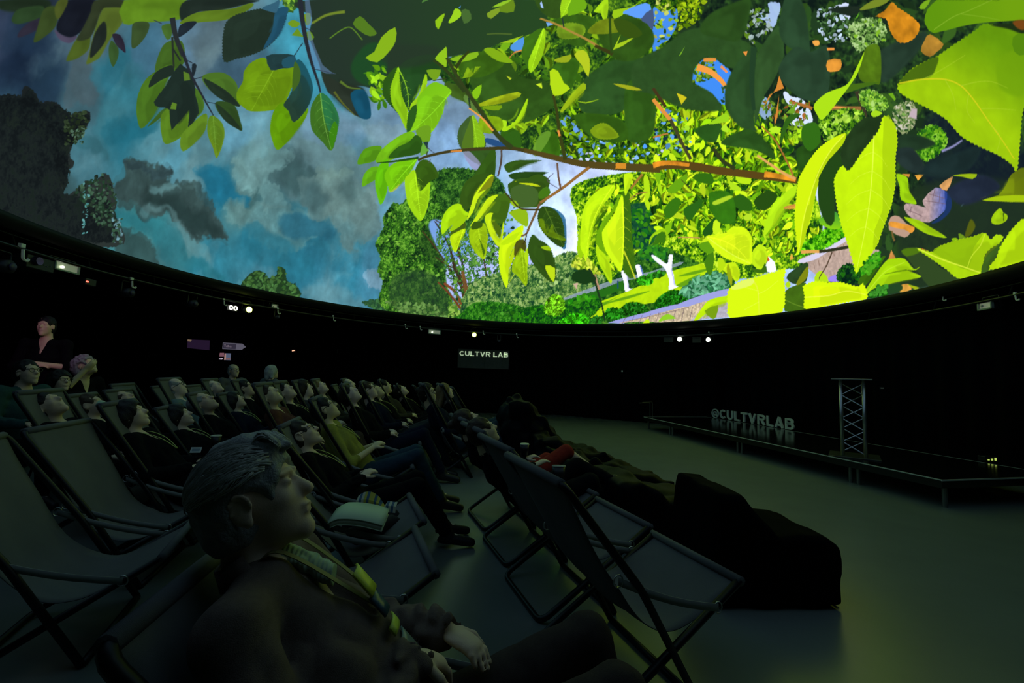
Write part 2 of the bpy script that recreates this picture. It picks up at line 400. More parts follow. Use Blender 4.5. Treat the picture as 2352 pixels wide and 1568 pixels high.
# sky showing between the second tree's limbs
T2 = [(1000,500),(1060,440),(1150,450),(1230,480),(1260,560),(1230,640),(1180,690),(1120,735),(1060,735),(1040,690),(1020,620)]
fill([(985,515),(1010,505),(1080,540),(1090,600),(1060,640),(1040,640),(1000,560)], (120,160,235), soft=5, alpha=.9)
fill([(1040,600),(1160,560),(1240,620),(1230,690),(1150,720),(1110,730),(1080,700),(1040,680),(1025,640)], (170,185,240), soft=6)
foli([(1000,400),(1040,385),(1110,395),(1160,430),(1150,530),(1070,530),(1010,470)], [(18,52,24),(34,78,28),(54,108,34),(90,146,50)], cell=5.5, big=26, rough=3)
for pa in ([(1095,735),(1078,690),(1058,655),(1040,630),(1005,575),(970,530)], [(1085,735),(1070,700),(1060,660),(1040,590),(1020,540),(998,508)], [(1085,730),(1075,680),(1068,640),(1050,600)],
           [(1105,735),(1112,700),(1118,650),(1112,600),(1100,560)], [(1100,735),(1112,715),(1130,690),(1155,665),(1175,645)], [(1066,650),(1050,620),(1030,610),(1000,590)], [(1060,600),(1045,560),(1020,520),(1000,505)], [(1052,590),(1056,560),(1050,530)]):
    stroke(pa, 9 if pa[0][1] > 700 else 5, 2, (74,52,34))
stroke([(1085,735),(1076,690),(1068,655),(1062,620)], 17, 7, (120,84,44)); stroke([(1090,735),(1083,690),(1073,655)], 7, 3, (60,50,34))
stroke([(1000,510),(1030,560),(1045,620),(1070,660)], 3, 6, (60,46,34)); stroke([(1060,590),(1064,620)], 5, 5, (50,44,40))
stroke([(1020,650),(1045,670),(1060,700),(1075,733)], 6, 9, (130,74,40))
foli([(1010,510),(1100,500),(1180,560),(1210,640),(1170,690),(1120,730),(1050,730),(1040,660),(1010,600)], [(18,56,30),(34,84,34),(58,116,42),(96,154,60)], cell=5.5, big=22, rough=3, holes=.46)
scatter([(1010,500),(1100,500),(1180,560),(1200,640),(1170,680),(1120,720),(1060,720),(1040,660),(1010,600)], 200, 8, [(30,62,34),(44,92,34),(70,125,44),(104,158,60)], asp=.7)
scatter([(1030,690),(1060,700),(1080,733),(1030,733)], 90, 8, [(80,130,40),(130,170,70)], asp=.7)
scatter([(1040,450),(1160,440),(1200,500),(1150,560),(1080,520)], 120, 8, [(34,70,30),(52,100,28),(80,130,34)], asp=.7)

stroke([(1092,742),(1080,695),(1068,650),(1062,622)], 14, 6, (124,88,46), tex=.3); stroke([(1096,742),(1088,695),(1076,655)], 5, 2, (58,48,32))
stroke([(1100,742),(1112,715),(1130,690),(1155,668),(1178,648)], 6, 2, (122,84,52)); stroke([(1112,742),(1116,700),(1118,660)], 6, 4, (96,66,42)); stroke([(1078,742),(1052,700),(1030,672),(1006,648)], 7, 3, (116,66,38))
# ---- 3. the park
foli(Z(5,[-560,1330,-520,1120,-300,1040,0,1000,300,800,520,720,1200,500,1850,560,1900,1040,1500,1350,0,1400,-560,1400]), [(16,56,24),(30,84,24),(52,112,28),(84,146,40)], cell=5.5, big=26)
foli(Z(5,[-520,1330,-480,1000,-200,880,0,820,180,800,300,740,470,700,720,900,700,1030,500,1120,100,1240]), [(24,66,40),(46,96,46),(84,132,62),(124,162,80),(158,186,112)], cell=5, big=26, rough=3)
scatter(Z(5,[-500,1300,-480,1000,-200,880,0,820,300,760,470,700,700,900,500,1100,100,1200]), 160, 9, [(40,84,44),(60,110,50),(96,140,70),(130,165,80),(150,180,110)], asp=.7)
foli(Z(5,[-620,1340,-540,1240,-400,1150,-100,1170,60,1230,0,1345,-400,1370]), [(14,60,24),(26,92,20),(44,122,22),(80,156,44)], cell=5, big=18)
scatter(Z(5,[-560,1300,-400,1160,0,1200,0,1330,-400,1360]), 60, 8, [(24,80,24),(40,110,20),(70,140,40)], asp=.8)
scatter(Z(5,[1000,380,1300,420,1300,760,1100,800,1000,600]), 260, 12, [(14,60,50),(20,84,40),(40,120,30),(60,150,30)], asp=.8)
fill(Z(5,[975,480,1010,440,1060,560,1020,600,980,560]), (40,90,150), soft=3); fill(Z(5,[980,490,1020,500,1000,540]), (190,215,240))
fill(Z(5,[480,1265,560,1200,760,1125,960,1050,1150,960,1350,870,1560,820,1700,770,1850,730,1850,860,1600,960,1480,1080,1180,1160,900,1200,700,1290,500,1290]), (176,216,16), sm=2, tex=.06)
for a in ([540,1240,700,1180,900,1110,1150,1050,960,1120,760,1170,620,1250], [1400,920,1560,870,1700,850,1560,900], [1380,1010,1460,960,1600,900,1560,960,1480,1010], [480,1290,560,1210,800,1130,940,1060,780,1150,600,1260]):
    fill(Z(5,a), (84,150,24), soft=2, alpha=.8)
fill(Z(5,[360,1120,600,1030,860,940,1150,880,1420,790,1420,820,1160,905,860,980,640,1060,400,1130]), (150,165,190), sm=2, alpha=.8)
fill(Z(5,[360,1150,520,1090,760,1020,900,960,960,1010,760,1090,560,1180,400,1200]), (40,110,26), rough=3, cell=10)
scatter(Z(5,[380,1180,560,1080,700,1130,560,1220,420,1240]), 120, 11, [(20,84,20),(30,120,16),(60,150,24)], asp=.8)
foli(Z(5,[-20,1240,120,1180,400,1190,640,1120,720,1160,600,1300,330,1350,-20,1350]), [(10,50,24),(18,80,22),(32,112,16),(60,150,24)], cell=5, big=18)
scatter(Z(5,[0,1240,120,1180,400,1190,640,1120,700,1160,560,1290,330,1345,0,1345]), 70, 9, [(14,66,24),(24,100,16),(44,140,14)], asp=.8)
for b, c in (([1030,940,1100,910,1170,930,1165,990,1060,1000], (40,140,14)), ([1130,900,1240,870,1290,900,1240,930,1140,920], (34,110,20)), ([1185,1200,1190,1150,1270,1075,1380,1040,1500,1110,1500,1150,1430,1190,1240,1225], (20,96,12)),
             ([720,1300,740,1240,810,1200,900,1230,900,1300], (26,110,14)), ([890,1280,890,1200,980,1150,1100,1175,1140,1250,1000,1270], (22,92,14)), ([320,1345,400,1280,500,1250,600,1300,580,1345], (40,150,10)), ([600,1340,640,1280,740,1290,700,1340], (24,90,20)), ([200,1240,215,1140,290,1080,370,1120,380,1220,300,1280], (96,170,20))):
    P = Z(5,b); s = np.array(c, float); foli(P, [s * .35, s * .7, s, s * 1.3 + 8, s * 1.5 + 20], cell=4.5, big=14)
    scatter(P, 24, 7, [s * .7, s, s * 1.35 + 8], asp=.8)
fill(Z(5,[1420,1050,1500,980,1700,880,1850,870,1860,1020,1700,1060,1500,1120]), (44,120,70), rough=4, cell=12)
scatter(Z(5,[1400,1080,1520,960,1720,880,1850,900,1860,1010,1600,1100]), 190, 15, [(30,90,60),(50,130,80),(90,160,120),(110,180,140)], asp=.35)
fill(Z(5,[760,1342,940,1290,1100,1250,1400,1170,1860,1030,1860,1090,1500,1215,1100,1305,900,1345]), (150,155,215), sm=0)
fill(Z(5,[860,1345,1100,1290,1240,1250,1500,1190,1700,1130,1600,1240,1540,1320,1300,1345]), (196,178,150), sm=0, tex=-.25)
for i in range(9):
    a = 900 + i * 75; stroke(Z(5,[a, 1345, a + 30, 1290 - i * 11]), 1.2, 1, (120,100,110))
stroke(Z(5,[960,1320,1200,1270,1500,1200]), 1.2, 1.2, (140,120,120))
fill(Z(5,[1500,1330,1650,1200,1850,1130,1850,1290]), (176,172,186), sm=0, tex=-.15)
for w in ([1160,735,1195,735,1300,808,1318,735,1335,722,1355,735,1345,840,1360,900,1378,1000,1402,1012,1318,1042,1322,960,1282,850,1205,790], [888,876,928,880,945,960,962,1028,992,1030,928,1058,915,980]):
    fill(Z(5,w), (236,238,255), sm=3)
stroke(Z(5,[1340,850,1372,1000]), 2.5, 3, (180,185,235)); stroke(Z(5,[940,900,955,1030]), 2, 2.5, (190,190,225))
fill(Z(5,[1015,822,1035,812,1062,818,1090,900,1040,932]), (240,240,250), sm=0); fill(Z(5,[1055,822,1066,820,1092,898,1080,905]), (90,120,190), sm=0)
fill(Z(5,[455,985,500,980,490,1040]), (200,170,150), sm=0); stroke(Z(5,[650,900,690,1040]), 4, 5, (180,140,110))
tree_mass(Z(5,[440,820,500,730,620,740,760,800,800,860,700,900,560,880]), 10, 200, [(90,130,20),(140,175,30),(190,205,60)], rough=3)
fill(Z(5,[450,900,560,850,640,900,660,960,560,990,460,960]), (26,60,24), rough=4, cell=12)
stroke(Z(5,[600,850,640,930,680,1060,715,1180,742,1310]), 5.5, 3.5, (30,56,30))
stroke(Z(5,[860,960,862,1030]), 3, 3, (30,70,110))

# ---- 4. foliage behind the branches
BGL = [(1240,380),(1300,360),(1340,300),(1300,200),(1400,0),(2352,0),(2352,600),(1960,640),(1860,620),(1700,640),(1560,600),(1460,560),(1350,520),(1330,470),(1300,450)]
fill([(1310,450),(1330,420),(1420,400),(1560,390),(1700,400),(1830,420),(1880,470),(1880,600),(1780,620),(1700,640),(1600,600),(1500,560),(1440,600),(1400,640),(1360,600),(1330,560),(1325,500)], (72,128,18), rough=4, cell=10)
GP = [(26,74,20),(44,104,16),(70,134,14),(104,168,14),(142,200,16),(176,222,20),(196,232,30)]
foli([(1310,450),(1330,420),(1420,400),(1560,390),(1700,400),(1830,420),(1880,470),(1880,600),(1780,620),(1700,640),(1600,600),(1500,560),(1440,600),(1400,640),(1360,600),(1330,560),(1325,500)], [(16,60,24),(36,92,18),(66,130,14),(110,172,14),(160,208,20),(200,232,50)], cell=6, big=30, rough=3)
scatter([(1330,450),(1420,410),(1700,400),(1850,430),(1890,560),(1780,600),(1640,560),(1500,540),(1400,620),(1350,560)], 900, 20, GP, asp=.45, ang=1.6, jit=2.6, col2=True)
fill([(1430,480),(1500,470),(1520,530),(1480,570),(1440,560)], (14,70,54), soft=6, alpha=.85)
scatter([(1430,490),(1510,480),(1510,560),(1440,570)], 120, 12, [(10,60,50),(24,100,30),(60,140,20)], asp=.7)
fill([(1180,190),(1300,60),(1420,0),(1640,0),(1720,200),(1860,260),(1960,300),(1900,420),(1700,400),(1500,385),(1330,360),(1240,340),(1170,280)], (48,92,22), soft=6)
foli([(1180,190),(1300,60),(1420,0),(1640,0),(1720,200),(1860,260),(1960,300),(1900,420),(1700,400),(1500,385),(1330,360),(1240,340),(1170,280)], [(14,40,20),(28,66,18),(50,98,16),(86,140,14),(140,190,20)], cell=7, big=30)
scatter([(1180,200),(1320,40),(1640,0),(1700,180),(1800,280),(1960,280),(1880,430),(1640,400),(1400,380),(1200,340)], 900, 22, [(28,60,18),(40,84,18),(58,108,18),(88,140,16),(130,180,16),(170,205,20)], asp=.45, col2=True)
scatter([(1300,300),(1400,280),(1500,300),(1560,380),(1340,380)], 60, 10, [(70,140,225),(120,170,240),(200,210,250)], asp=.8)
scatter([(1180,300),(1300,260),(1400,330),(1300,370)], 150, 13, [(40,70,20),(120,170,20),(90,140,200)], asp=.5)
foli([(1010,140),(1130,108),(1180,60),(1230,-10),(1430,-10),(1450,70),(1330,200),(1250,345),(1180,330),(1095,250),(1060,225),(1020,190)], [(22,52,24),(34,72,26),(48,92,26),(72,120,26),(112,160,30)], cell=8, big=30)
scatter([(1030,150),(1130,115),(1270,20),(1400,10),(1320,200),(1240,320),(1180,310),(1100,240)], 190, 26, [(34,72,24),(60,112,22),(104,156,24),(150,198,26)], asp=.5, col2=True)
# right hand side: deep shade
fill([(1600,0),(2400,0),(2400,640),(2300,620),(2000,690),(1880,640),(1900,480),(1860,400),(1780,330),(1640,200)], (34,58,34), soft=10)
foli([(1640,-10),(2400,-10),(2400,560),(2100,600),(1960,500),(1900,420),(1700,250)], [(14,28,24),(24,44,28),(34,62,32),(50,88,36)], cell=12, big=60, rough=0)
scatter([(1640,0),(2352,0),(2352,600),(2000,640),(1900,420),(1700,250)], 300, 46, [(22,40,30),(30,54,30),(40,72,30),(52,88,30)], asp=.45, soft=2)
fill([(2150,250),(2352,330),(2352,560),(2240,560),(2150,500),(2120,380)], (20,30,44), soft=20, alpha=.8)
fill([(2100,430),(2352,430),(2352,620),(2120,660),(2060,560)], (34,52,34), soft=16, alpha=.85)
fill(Z(3,[240,500,290,400,370,370,470,430,510,500,470,600,440,700,390,610,300,550]), (62,134,232), rough=2, cell=8)
scatter(Z(3,[250,520,290,390,380,370,400,480,330,520]), 80, 10, [(50,90,20),(120,160,40)], asp=.6)
stroke(Z(3,[280,425,360,455,430,510,480,580]), 16, 8, (232,150,64)); stroke(Z(3,[320,380,400,380]), 9, 8, (215,140,60)); stroke(Z(3,[430,420,470,460]), 7, 5, (225,140,80))
scatter(Z(3,[430,560,500,520,510,640,440,700]), 30, 9, [(40,80,40),(60,100,50)], asp=.6)
fill(Z(3,[730,20,805,25,790,120,760,175,700,150,650,130,680,80,740,90]), (170,195,240), rough=2, cell=8, alpha=.9)
fill(Z(3,[1140,50,1240,20,1225,90,1255,110,1210,140,1170,100]), (200,212,242), rough=2, cell=6)
fill(Z(3,[830,580,880,610,960,640,1010,740,1000,790,900,800,860,770,900,700,840,640]), (205,218,252), rough=2, cell=8)
fill(Z(3,[660,640,720,620,760,700,720,760,670,720]), (160,190,240), rough=2, cell=7, alpha=.8)
fill(Z(3,[0,60,60,80,150,60,150,150,110,240,50,280,0,320]), (66,134,225), rough=2, cell=8)
scatter(Z(3,[0,0,150,0,170,100,40,330,0,330]), 60, 11, [(50,90,20),(130,170,30),(180,190,90)], asp=.6)
scatter(Z(3,[150,0,330,0,300,120,170,190]), 140, 11, [(40,70,14),(90,130,10),(150,180,20)], asp=.6)
scatter(Z(3,[560,60,720,60,760,200,620,280,570,200]), 150, 11, [(20,40,28),(40,70,34),(90,130,30),(150,170,170)], asp=.6)
scatter(Z(3,[660,620,1000,640,960,800,720,760]), 120, 12, [(20,44,24),(60,100,30),(150,90,40),(110,150,40)], asp=.5)
for a in ([690,700,780,560,800,480,830,560,740,600],[770,760,800,600,790,740,770,800]): fill(Z(3,a), (205,130,50), sm=0)
stroke(Z(3,[880,650,960,670,1010,690]), 7, 7, (170,110,50)); stroke(Z(3,[1130,685,1220,690,1320,690]), 12, 10, (150,105,55)); stroke(Z(3,[1130,682,1220,684]), 4, 3, (225,150,70))
stroke(Z(3,[1290,580,1330,680,1350,760]), 10, 9, (60,56,40))
foli(Z(3,[1240,160,1440,120,1470,260,1300,330]), [(30,56,30),(80,124,50),(130,170,90),(176,205,140)], cell=5, big=16)
scatter(Z(3,[1240,160,1440,120,1470,260,1300,330]), 52, 9, [(40,70,30),(96,140,60),(150,185,110),(120,170,40)], asp=.7)
scatter(Z(3,[1040,60,1180,40,1240,140,1240,260,1120,280,1040,180]), 160, 10, [(16,34,24),(34,64,30),(80,120,70),(170,190,210)], asp=.6)
foli(Z(3,[1310,590,1380,570,1470,620,1490,690,1380,710,1320,660]), [(40,90,24),(90,150,40),(140,190,70),(170,210,110)], cell=5, big=16)
scatter(Z(3,[1310,590,1380,570,1470,620,1490,690,1380,710,1320,660]), 40, 9, [(60,110,30),(110,165,40),(150,200,60)], asp=.7)
foli(Z(3,[1060,720,1330,700,1330,880,1200,930,1080,880]), [(14,44,22),(50,104,20),(110,168,30),(176,216,90)], cell=5, big=16)
scatter(Z(3,[1060,720,1330,700,1330,880,1200,930,1080,880]), 104, 11, [(20,54,24),(70,130,20),(130,185,30),(170,215,70)], asp=.6)
foli(Z(3,[1530,680,1640,650,1670,760,1600,850,1530,800]), [(30,60,34),(80,120,60),(150,160,110),(200,196,180)], cell=5, big=16)
scatter(Z(3,[1530,680,1640,650,1670,760,1600,850,1530,800]), 20, 10, [(40,80,30),(110,150,70),(190,190,170)], asp=.5)
foli(Z(3,[1690,830,1790,790,1860,850,1850,940,1740,1020,1650,960]), [(24,80,20),(60,130,20),(100,170,30),(140,195,60)], cell=5, big=16)
scatter(Z(3,[1690,830,1790,790,1860,850,1850,940,1740,1020,1650,960]), 48, 9, [(40,100,24),(70,140,20),(110,170,30)], asp=.8)
scatter(Z(3,[840,800,1000,800,1000,900,860,900]), 90, 10, [(100,150,20),(160,210,30)], asp=.6)
scatter(Z(3,[0,520,240,640,660,740,900,900,900,1471,0,1471]), 1000, 24, GP, asp=.42, ang=1.5, jit=2.6, col2=True)
scatter(Z(3,[0,640,240,760,240,960,0,960]), 90, 12, [(20,50,60),(60,120,30),(150,200,40),(90,150,210)], asp=.6)
# stonework and path glimpsed at the right
fill(Z(6,[340,770,440,720,590,650,770,560,800,660,1050,680,1030,760,900,800,700,900,600,965,480,900]), (186,162,150), sm=2, tex=-.12)
fill(Z(6,[330,770,440,725,600,640,750,565,760,600,590,700,470,770,340,800]), (205,200,225), sm=2)
for i in range(7): stroke(Z(6,[470 + i*45, 850 - i*28, 462 + i*45, 800 - i*28]), 1.2, 1.2, (140,110,96))
fill(Z(6,[600,930,680,900,700,960,610,965]), (150,130,230), soft=2)
foli(Z(6,[345,640,480,560,600,480,720,490,740,560,600,655,480,705,350,750,330,700]), [(14,84,10),(40,130,8),(76,176,12),(130,216,30)], cell=5, big=16)
scatter(Z(6,[350,620,480,560,600,480,720,490,735,560,600,650,480,700,350,745,330,700]), 60, 8, [(20,90,10),(50,150,10),(90,190,14),(120,214,20)], asp=.8)
fill(Z(6,[505,410,640,330,690,380,720,470,650,500,560,470]), (60,150,60), sm=2, grad=(Z(6,[640,330])[0], Z(6,[640,480])[0], (130,200,20)))
foli(Z(6,[680,870,760,800,850,830,885,950,800,990,680,955]), [(6,30,26),(12,54,22),(26,84,26),(46,120,40)], cell=5, big=16)
scatter(Z(6,[690,860,760,800,850,830,880,950,800,985,680,950]), 30, 9, [(8,40,24),(16,64,20),(30,100,16)], asp=.8)
fill(Z(6,[1440,240,1560,120,1660,170,1650,260,1640,330,1500,435,1350,400,1280,320,1290,265,1400,280,1470,300]), (178,152,152), sm=2, tex=-.15, grad=(Z(6,[1500,300])[0], Z(6,[1660,340])[0], (70,96,190)))
for a in ([1500,180,1640,220],[1460,240,1650,270],[1550,140,1530,230],[1600,160,1590,250],[1300,320,1440,380],[1340,290,1330,350]): stroke(Z(6,a), 1.3, 1, (118,92,100))
fill(Z(6,[1640,150,1700,220,1690,330,1600,420,1520,440,1640,330]), (28,56,130), soft=3, alpha=.7)
fill(Z(6,[1155,385,1230,380,1290,440,1370,490,1330,530,1280,570,1140,500]), (184,150,130), sm=2)
fill(Z(6,[1155,425,1280,450,1370,480,1340,530,1280,500,1150,470]), (206,138,50), sm=3, tex=.2)
for a, c in (([1590,105,1700,25,1710,40,1660,150], (205,150,90)), ([1860,200,1950,110,2010,205,1900,225], (214,160,60)), ([1885,115,1950,70,1960,95,1900,130], (150,130,60)), ([1250,0,1330,0,1320,30], (220,150,60)), ([1370,10,1460,0,1400,60], (224,160,60)),
             ([1130,775,1160,680,1205,765], (205,140,70)), ([1220,1005,1310,985,1340,1035,1240,1060], (206,150,60)), ([1425,665,1500,690,1440,680], (206,120,40)), ([190,300,300,270,300,310,210,315], (220,160,60)), ([250,775,265,710,280,750,300,745], (214,160,60))):
    fill(Z(6,a), c, sm=2, tex=.2)
fill(Z(6,[20,865,60,738,115,790,130,870,80,885]), (236,240,255), sm=0); fill(Z(6,[48,790,52,735,70,770]), (200,90,30), sm=0)
fill(Z(6,[1940,0,1950,60,1930,80]), (100,120,180), soft=2); fill(Z(6,[1780,300,1810,250,1820,260]), (90,130,140), soft=2)
fill(Z(3,[1640,690,1675,690,1670,760,1620,740]), (190,170,180), sm=0, soft=2)
stroke(Z(3,[1830,960,1900,930,1960,890]), 6, 4, (140,140,190), soft=2)

# ---- 5. large soft leaves in shade, close to the lens
def SH(k, a, c, **q):
    P = Z(k, a); fill(P, c, **q)
    if 4 < len(P) < 17 and 'grad' not in q and 'alpha' not in q:
        m = P.mean(0); o = (P.max(0) - P.min(0)) * (.12, -.10); c = np.array(c)
        fill((P - m) * .62 + m + o, c * .82, soft=9, alpha=.5, sm=3); fill((P - m) * .5 + m - o, c * 1.14 + 3, soft=9, alpha=.45, sm=3)
SH(1,[0,0,330,0,300,120,230,90,120,80,0,60],(30,44,30),soft=4)
SH(1,[120,250,150,190,250,120,280,180,180,235],(44,42,56),soft=2)
SH(1,[80,130,130,60,290,40,280,110,180,150,110,160],(42,66,38),soft=3)
SH(1,[230,285,250,200,300,60,390,50,380,170,300,250],(54,72,34),soft=2)
SH(1,[370,200,440,240,520,240,500,275,460,290,400,260],(76,70,92),soft=2)
SH(1,[430,60,460,0,650,0,620,80,560,200,480,250,400,220,385,170],(22,26,36),soft=2)
SH(1,[370,60,400,0,460,0,430,80,390,130],(72,84,34),soft=1)
SH(1,[450,400,470,350,520,260,590,200,612,240,600,330,530,390,460,412],(72,92,32),soft=1)
SH(1,[520,270,560,190,610,90,650,0,840,0,840,60,700,60,640,200,600,260],(46,56,36),soft=1)
SH(1,[585,432,600,370,640,210,690,70,740,50,840,60,835,140,770,230,735,280,680,380,640,410],(84,104,38),soft=1)
SH(1,[610,390,620,300,650,210,700,145,720,180,715,270,660,350],(32,40,36),soft=1)
SH(1,[840,0,1265,0,1260,90,1215,130,1100,145,930,155,835,160],(92,132,30),soft=2,sm=2,tex=.1)
SH(1,[1265,0,1720,0,1700,20,1480,70,1340,80,1230,150],(32,44,38),soft=1)
SH(1,[1215,160,1330,85,1560,60,1690,22,1712,38,1640,90,1520,135,1380,148],(92,122,32))
SH(1,[1208,250,1212,180,1260,150,1330,148,1280,205],(32,42,50))
SH(1,[905,155,1000,150,1005,200,960,280,895,327,890,230],(56,78,42))
SH(1,[1095,200,1100,170,1160,165,1160,240,1130,268],(68,104,42))
SH(1,[760,232,810,235,840,290,850,356,820,335,785,300],(42,38,52)); SH(1,[735,330,745,290,760,275,800,330,797,390,766,450,742,400],(54,84,42))
SH(1,[1910,0,2020,0,2000,60,1960,80,1940,50],(58,104,44)); scatter(Z(1,[1880,0,2040,0,2020,60,1950,90]),24,11,[(50,90,40),(120,165,50)],asp=.5)
# the wide dark crown at the upper middle
SH(2,[30,0,1560,0,1620,60,1640,180,1500,240,1320,292,1210,340,1000,380,870,410,760,440,660,450,560,520,520,590,470,600,380,580,300,590,240,600,200,640,130,560,100,440,60,330,30,240,50,120],(38,54,44),soft=3,grad=(Z(2,[200,300])[0],Z(2,[1500,150])[0],(40,72,36)))
SH(2,[320,420,420,300,520,300,560,420,520,560,420,580,330,520],(30,78,38),soft=8,alpha=.8)
SH(2,[640,600,640,450,760,380,900,380,940,480,860,540,800,560,740,680,700,750,660,680],(36,76,34),soft=3)
SH(2,[480,330,640,300,900,320,860,420,600,460],(40,56,42),soft=12,alpha=.7)
SH(2,[130,500,240,560,380,590,420,650,445,790,370,792,290,742,200,655,150,610],(42,52,42),soft=1)
SH(2,[310,640,385,600,430,660,446,790,370,788],(22,80,106),soft=1)
stroke(Z(2,[200,620,260,700,340,780]), 5, 2, (90,100,40)); stroke(Z(2,[240,550,300,590,380,600]), 6, 2, (92,120,44), soft=2)
stroke(Z(2,[50,158,130,110,200,90,272,80]), 5, 7, (112,134,44), soft=1)
stroke(Z(2,[170,260,230,215,290,185,330,200,390,270]), 2, 2, (110,160,40), soft=1)
for a, c in (([410,390,470,350,520,250,612,185,614,280,570,350,490,422],(132,176,28)), ([325,160,375,108,430,160,490,225,440,245,380,215],(84,124,34)), ([882,140,945,90,935,130,902,200],(140,190,24)), ([970,152,1000,95,1015,58,1050,70,1056,110,1000,152],(150,202,32)),
             ([1060,70,1110,70,1126,130,1075,160],(72,108,50)), ([1230,92,1300,55,1340,55,1260,128],(128,160,40)), ([1320,80,1330,20,1410,0,1412,80],(104,140,30)), ([1265,50,1340,10,1400,0,1330,40],(140,190,40)), ([790,20,800,0,840,0],(80,130,60)), ([1040,50,1055,38,1050,60],(80,140,200))):
    fill(Z(2,a), c, sm=2)
stroke(Z(2,[1230,232,1300,228,1400,232]), 2.5, 3, (84,110,44), soft=2)
scatter(Z(2,[430,430,500,440,575,470,560,560,540,700,500,720,440,620]),44,22,[(60,120,24),(100,160,20),(140,195,30)],asp=.5)
# blurred leaves over the centre
for a, c, s in (([1120,480,1250,350,1380,420,1460,520,1640,560,1700,680,1600,780,1450,830,1250,770,1150,640],(50,88,28),3), ([1850,720,1880,560,1950,480,2100,400,2300,400,2360,500,2360,620,2200,620,2150,750,1950,780],(46,84,36),4),
                ([1700,120,1950,120,1900,300,1750,280],(54,96,24),3), ([1970,200,2110,100,2300,150,2360,280,2250,400,2080,390],(48,84,24),4), ([1560,0,1740,0,1720,120,1620,100],(52,84,28),2),
                ([1050,380,1250,350,1350,430,1200,520,1060,500],(58,100,22),2), ([950,560,1100,600,1120,700,1060,680,980,640],(64,96,30),2), ([1700,420,1850,400,1820,560,1760,640,1690,560],(56,104,24),2),
                ([2180,560,2352,560,2352,900,2200,960,2160,800],(50,92,26),4), ([1560,980,1620,900,1700,900,1720,1060,1600,1060],(58,108,20),2), ([1320,900,1400,860,1460,940,1450,1000,1380,990],(50,98,20),1), ([1820,780,2000,770,2150,820,2180,940,2040,960,1900,900],(52,94,22),3)):
    SH(2, a, c, soft=s, tex=.12)
for a, c, s in (([-120,400,60,300,200,200,350,180,560,250,640,320,600,420,480,430,380,360,280,400,250,520,300,550,380,600,430,700,200,690,0,600,-120,560],(46,80,36),4),
                ([300,200,360,90,560,0,620,0,600,150,540,260,400,240],(44,78,30),4), ([460,560,520,420,600,330,650,330,640,760,660,830,560,810,470,700],(44,78,40),4),
                ([650,420,700,280,800,170,830,350,760,520,700,620,645,780],(50,84,42),3), ([800,200,840,-20,930,-10,980,150,995,370,960,330,860,300],(42,72,46),3),
                ([800,420,900,300,1000,330,1110,300,1110,590,1000,640,900,600,820,520],(42,70,48),3), ([430,910,560,830,640,830,740,930,770,1010,640,950],(44,84,30),2), ([270,820,420,780,430,880,340,900],(44,90,30),2),
                ([1110,60,1300,40,1310,80,1240,100],(30,44,34),3), ([1440,320,1700,200,1730,260,1600,420,1460,530,1440,420],(38,60,46),5), ([1220,880,1320,760,1400,740,1460,740,1420,880,1330,960,1240,1080,1190,1000],(36,60,30),2),
                ([910,950,1000,920,1060,950,1000,1040,930,1090],(40,80,24),2), ([1540,870,1680,860,1790,910,1700,950,1560,960],(34,58,38),4), ([1680,1080,1900,980,2080,930,2000,1080,1800,1130],(28,46,46),5),
                ([1530,960,1640,940,1720,1060,1660,1100,1560,1040],(36,52,50),4), ([1870,1200,2070,1110,2200,1180,2100,1260,1950,1300],(34,44,62),5)):
    SH(3, a, c, soft=s, tex=.1)
stroke(Z(3,[640,300,625,520,640,700]), 14, 8, (36,66,40), soft=3)

# ---- 6. the leaves one by one
YG, LM, MG, DG, XD = (196,228,18), (150,202,20), (96,148,26), (52,90,26), (36,52,38)
def lf(k, a, c, vein=None, w=None, **q):
    P = Z(k, a); fill(P, c, **q)
    if len(P) > 5 and 'alpha' not in q and 'soft' not in q:
        m = P.mean(0); o = (P.max(0) - P.min(0)) * (.10, .06)
        fill((P - m) * .66 + m + o, np.array(c) * .84, soft=4, alpha=.5, sm=3)
        fill((P - m) * .42 + m - o, np.clip(np.array(c) * 1.12, 0, 245), soft=4, alpha=.45, sm=3)
    if vein is not None:
        b, t = Z(k, vein[:2])[0], Z(k, vein[2:4])[0]
        v = np.clip(np.array(c) * 1.12 + 14, 0, 255)
        veins(b, t, w or 40, v, bend=vein[4] if len(vein) > 4 else 0)
# upper left cluster
lf(1,[1510,230,1530,150,1600,100,1760,60,1860,80,1940,50,1930,130,1880,240,1800,320,1700,370,1600,395,1515,415,1505,300],(36,52,42),ser=(1.6,7),tex=.08)
lf(1,[1865,70,1945,50,1930,130,1880,240,1780,330,1840,200],(34,80,104))
lf(1,[1770,55,1850,20,1890,0,1870,80,1830,80],(52,96,118))
lf(1,[1055,490,1062,400,1120,290,1230,280,1245,420,1150,490],(64,98,34)); lf(1,[922,720,940,620,1000,520,1130,440,1185,460,1120,560,1080,700,1010,820,952,866,928,800],(72,112,32),tex=.1)
lf(1,[1005,590,1050,490,1160,440,1170,500,1090,540],(32,46,38)); lf(1,[1000,850,1100,740,1190,700,1195,738,1120,770,1040,830],(58,92,34))
lf(1,[1085,820,1100,760,1190,700,1280,740,1285,830,1230,920,1122,972,1090,900],(86,126,32),tex=.1); lf(1,[1300,620,1330,600,1376,680,1370,750,1320,800,1290,840],(72,112,36))
lf(1,[1220,930,1280,850,1390,765,1397,850,1350,930,1238,1022],(94,132,34),tex=.1)
lf(1,[1040,690,1120,580,1220,430,1310,540,1320,640,1345,760,1270,860,1280,740,1160,880,1145,740,1080,725],(31,46,40),sm=2); lf(1,[1240,480,1280,500,1285,540,1245,545],(88,124,40),sm=0)
lf(1,[1165,690,1195,700,1190,740,1150,735],(92,130,40),sm=0)
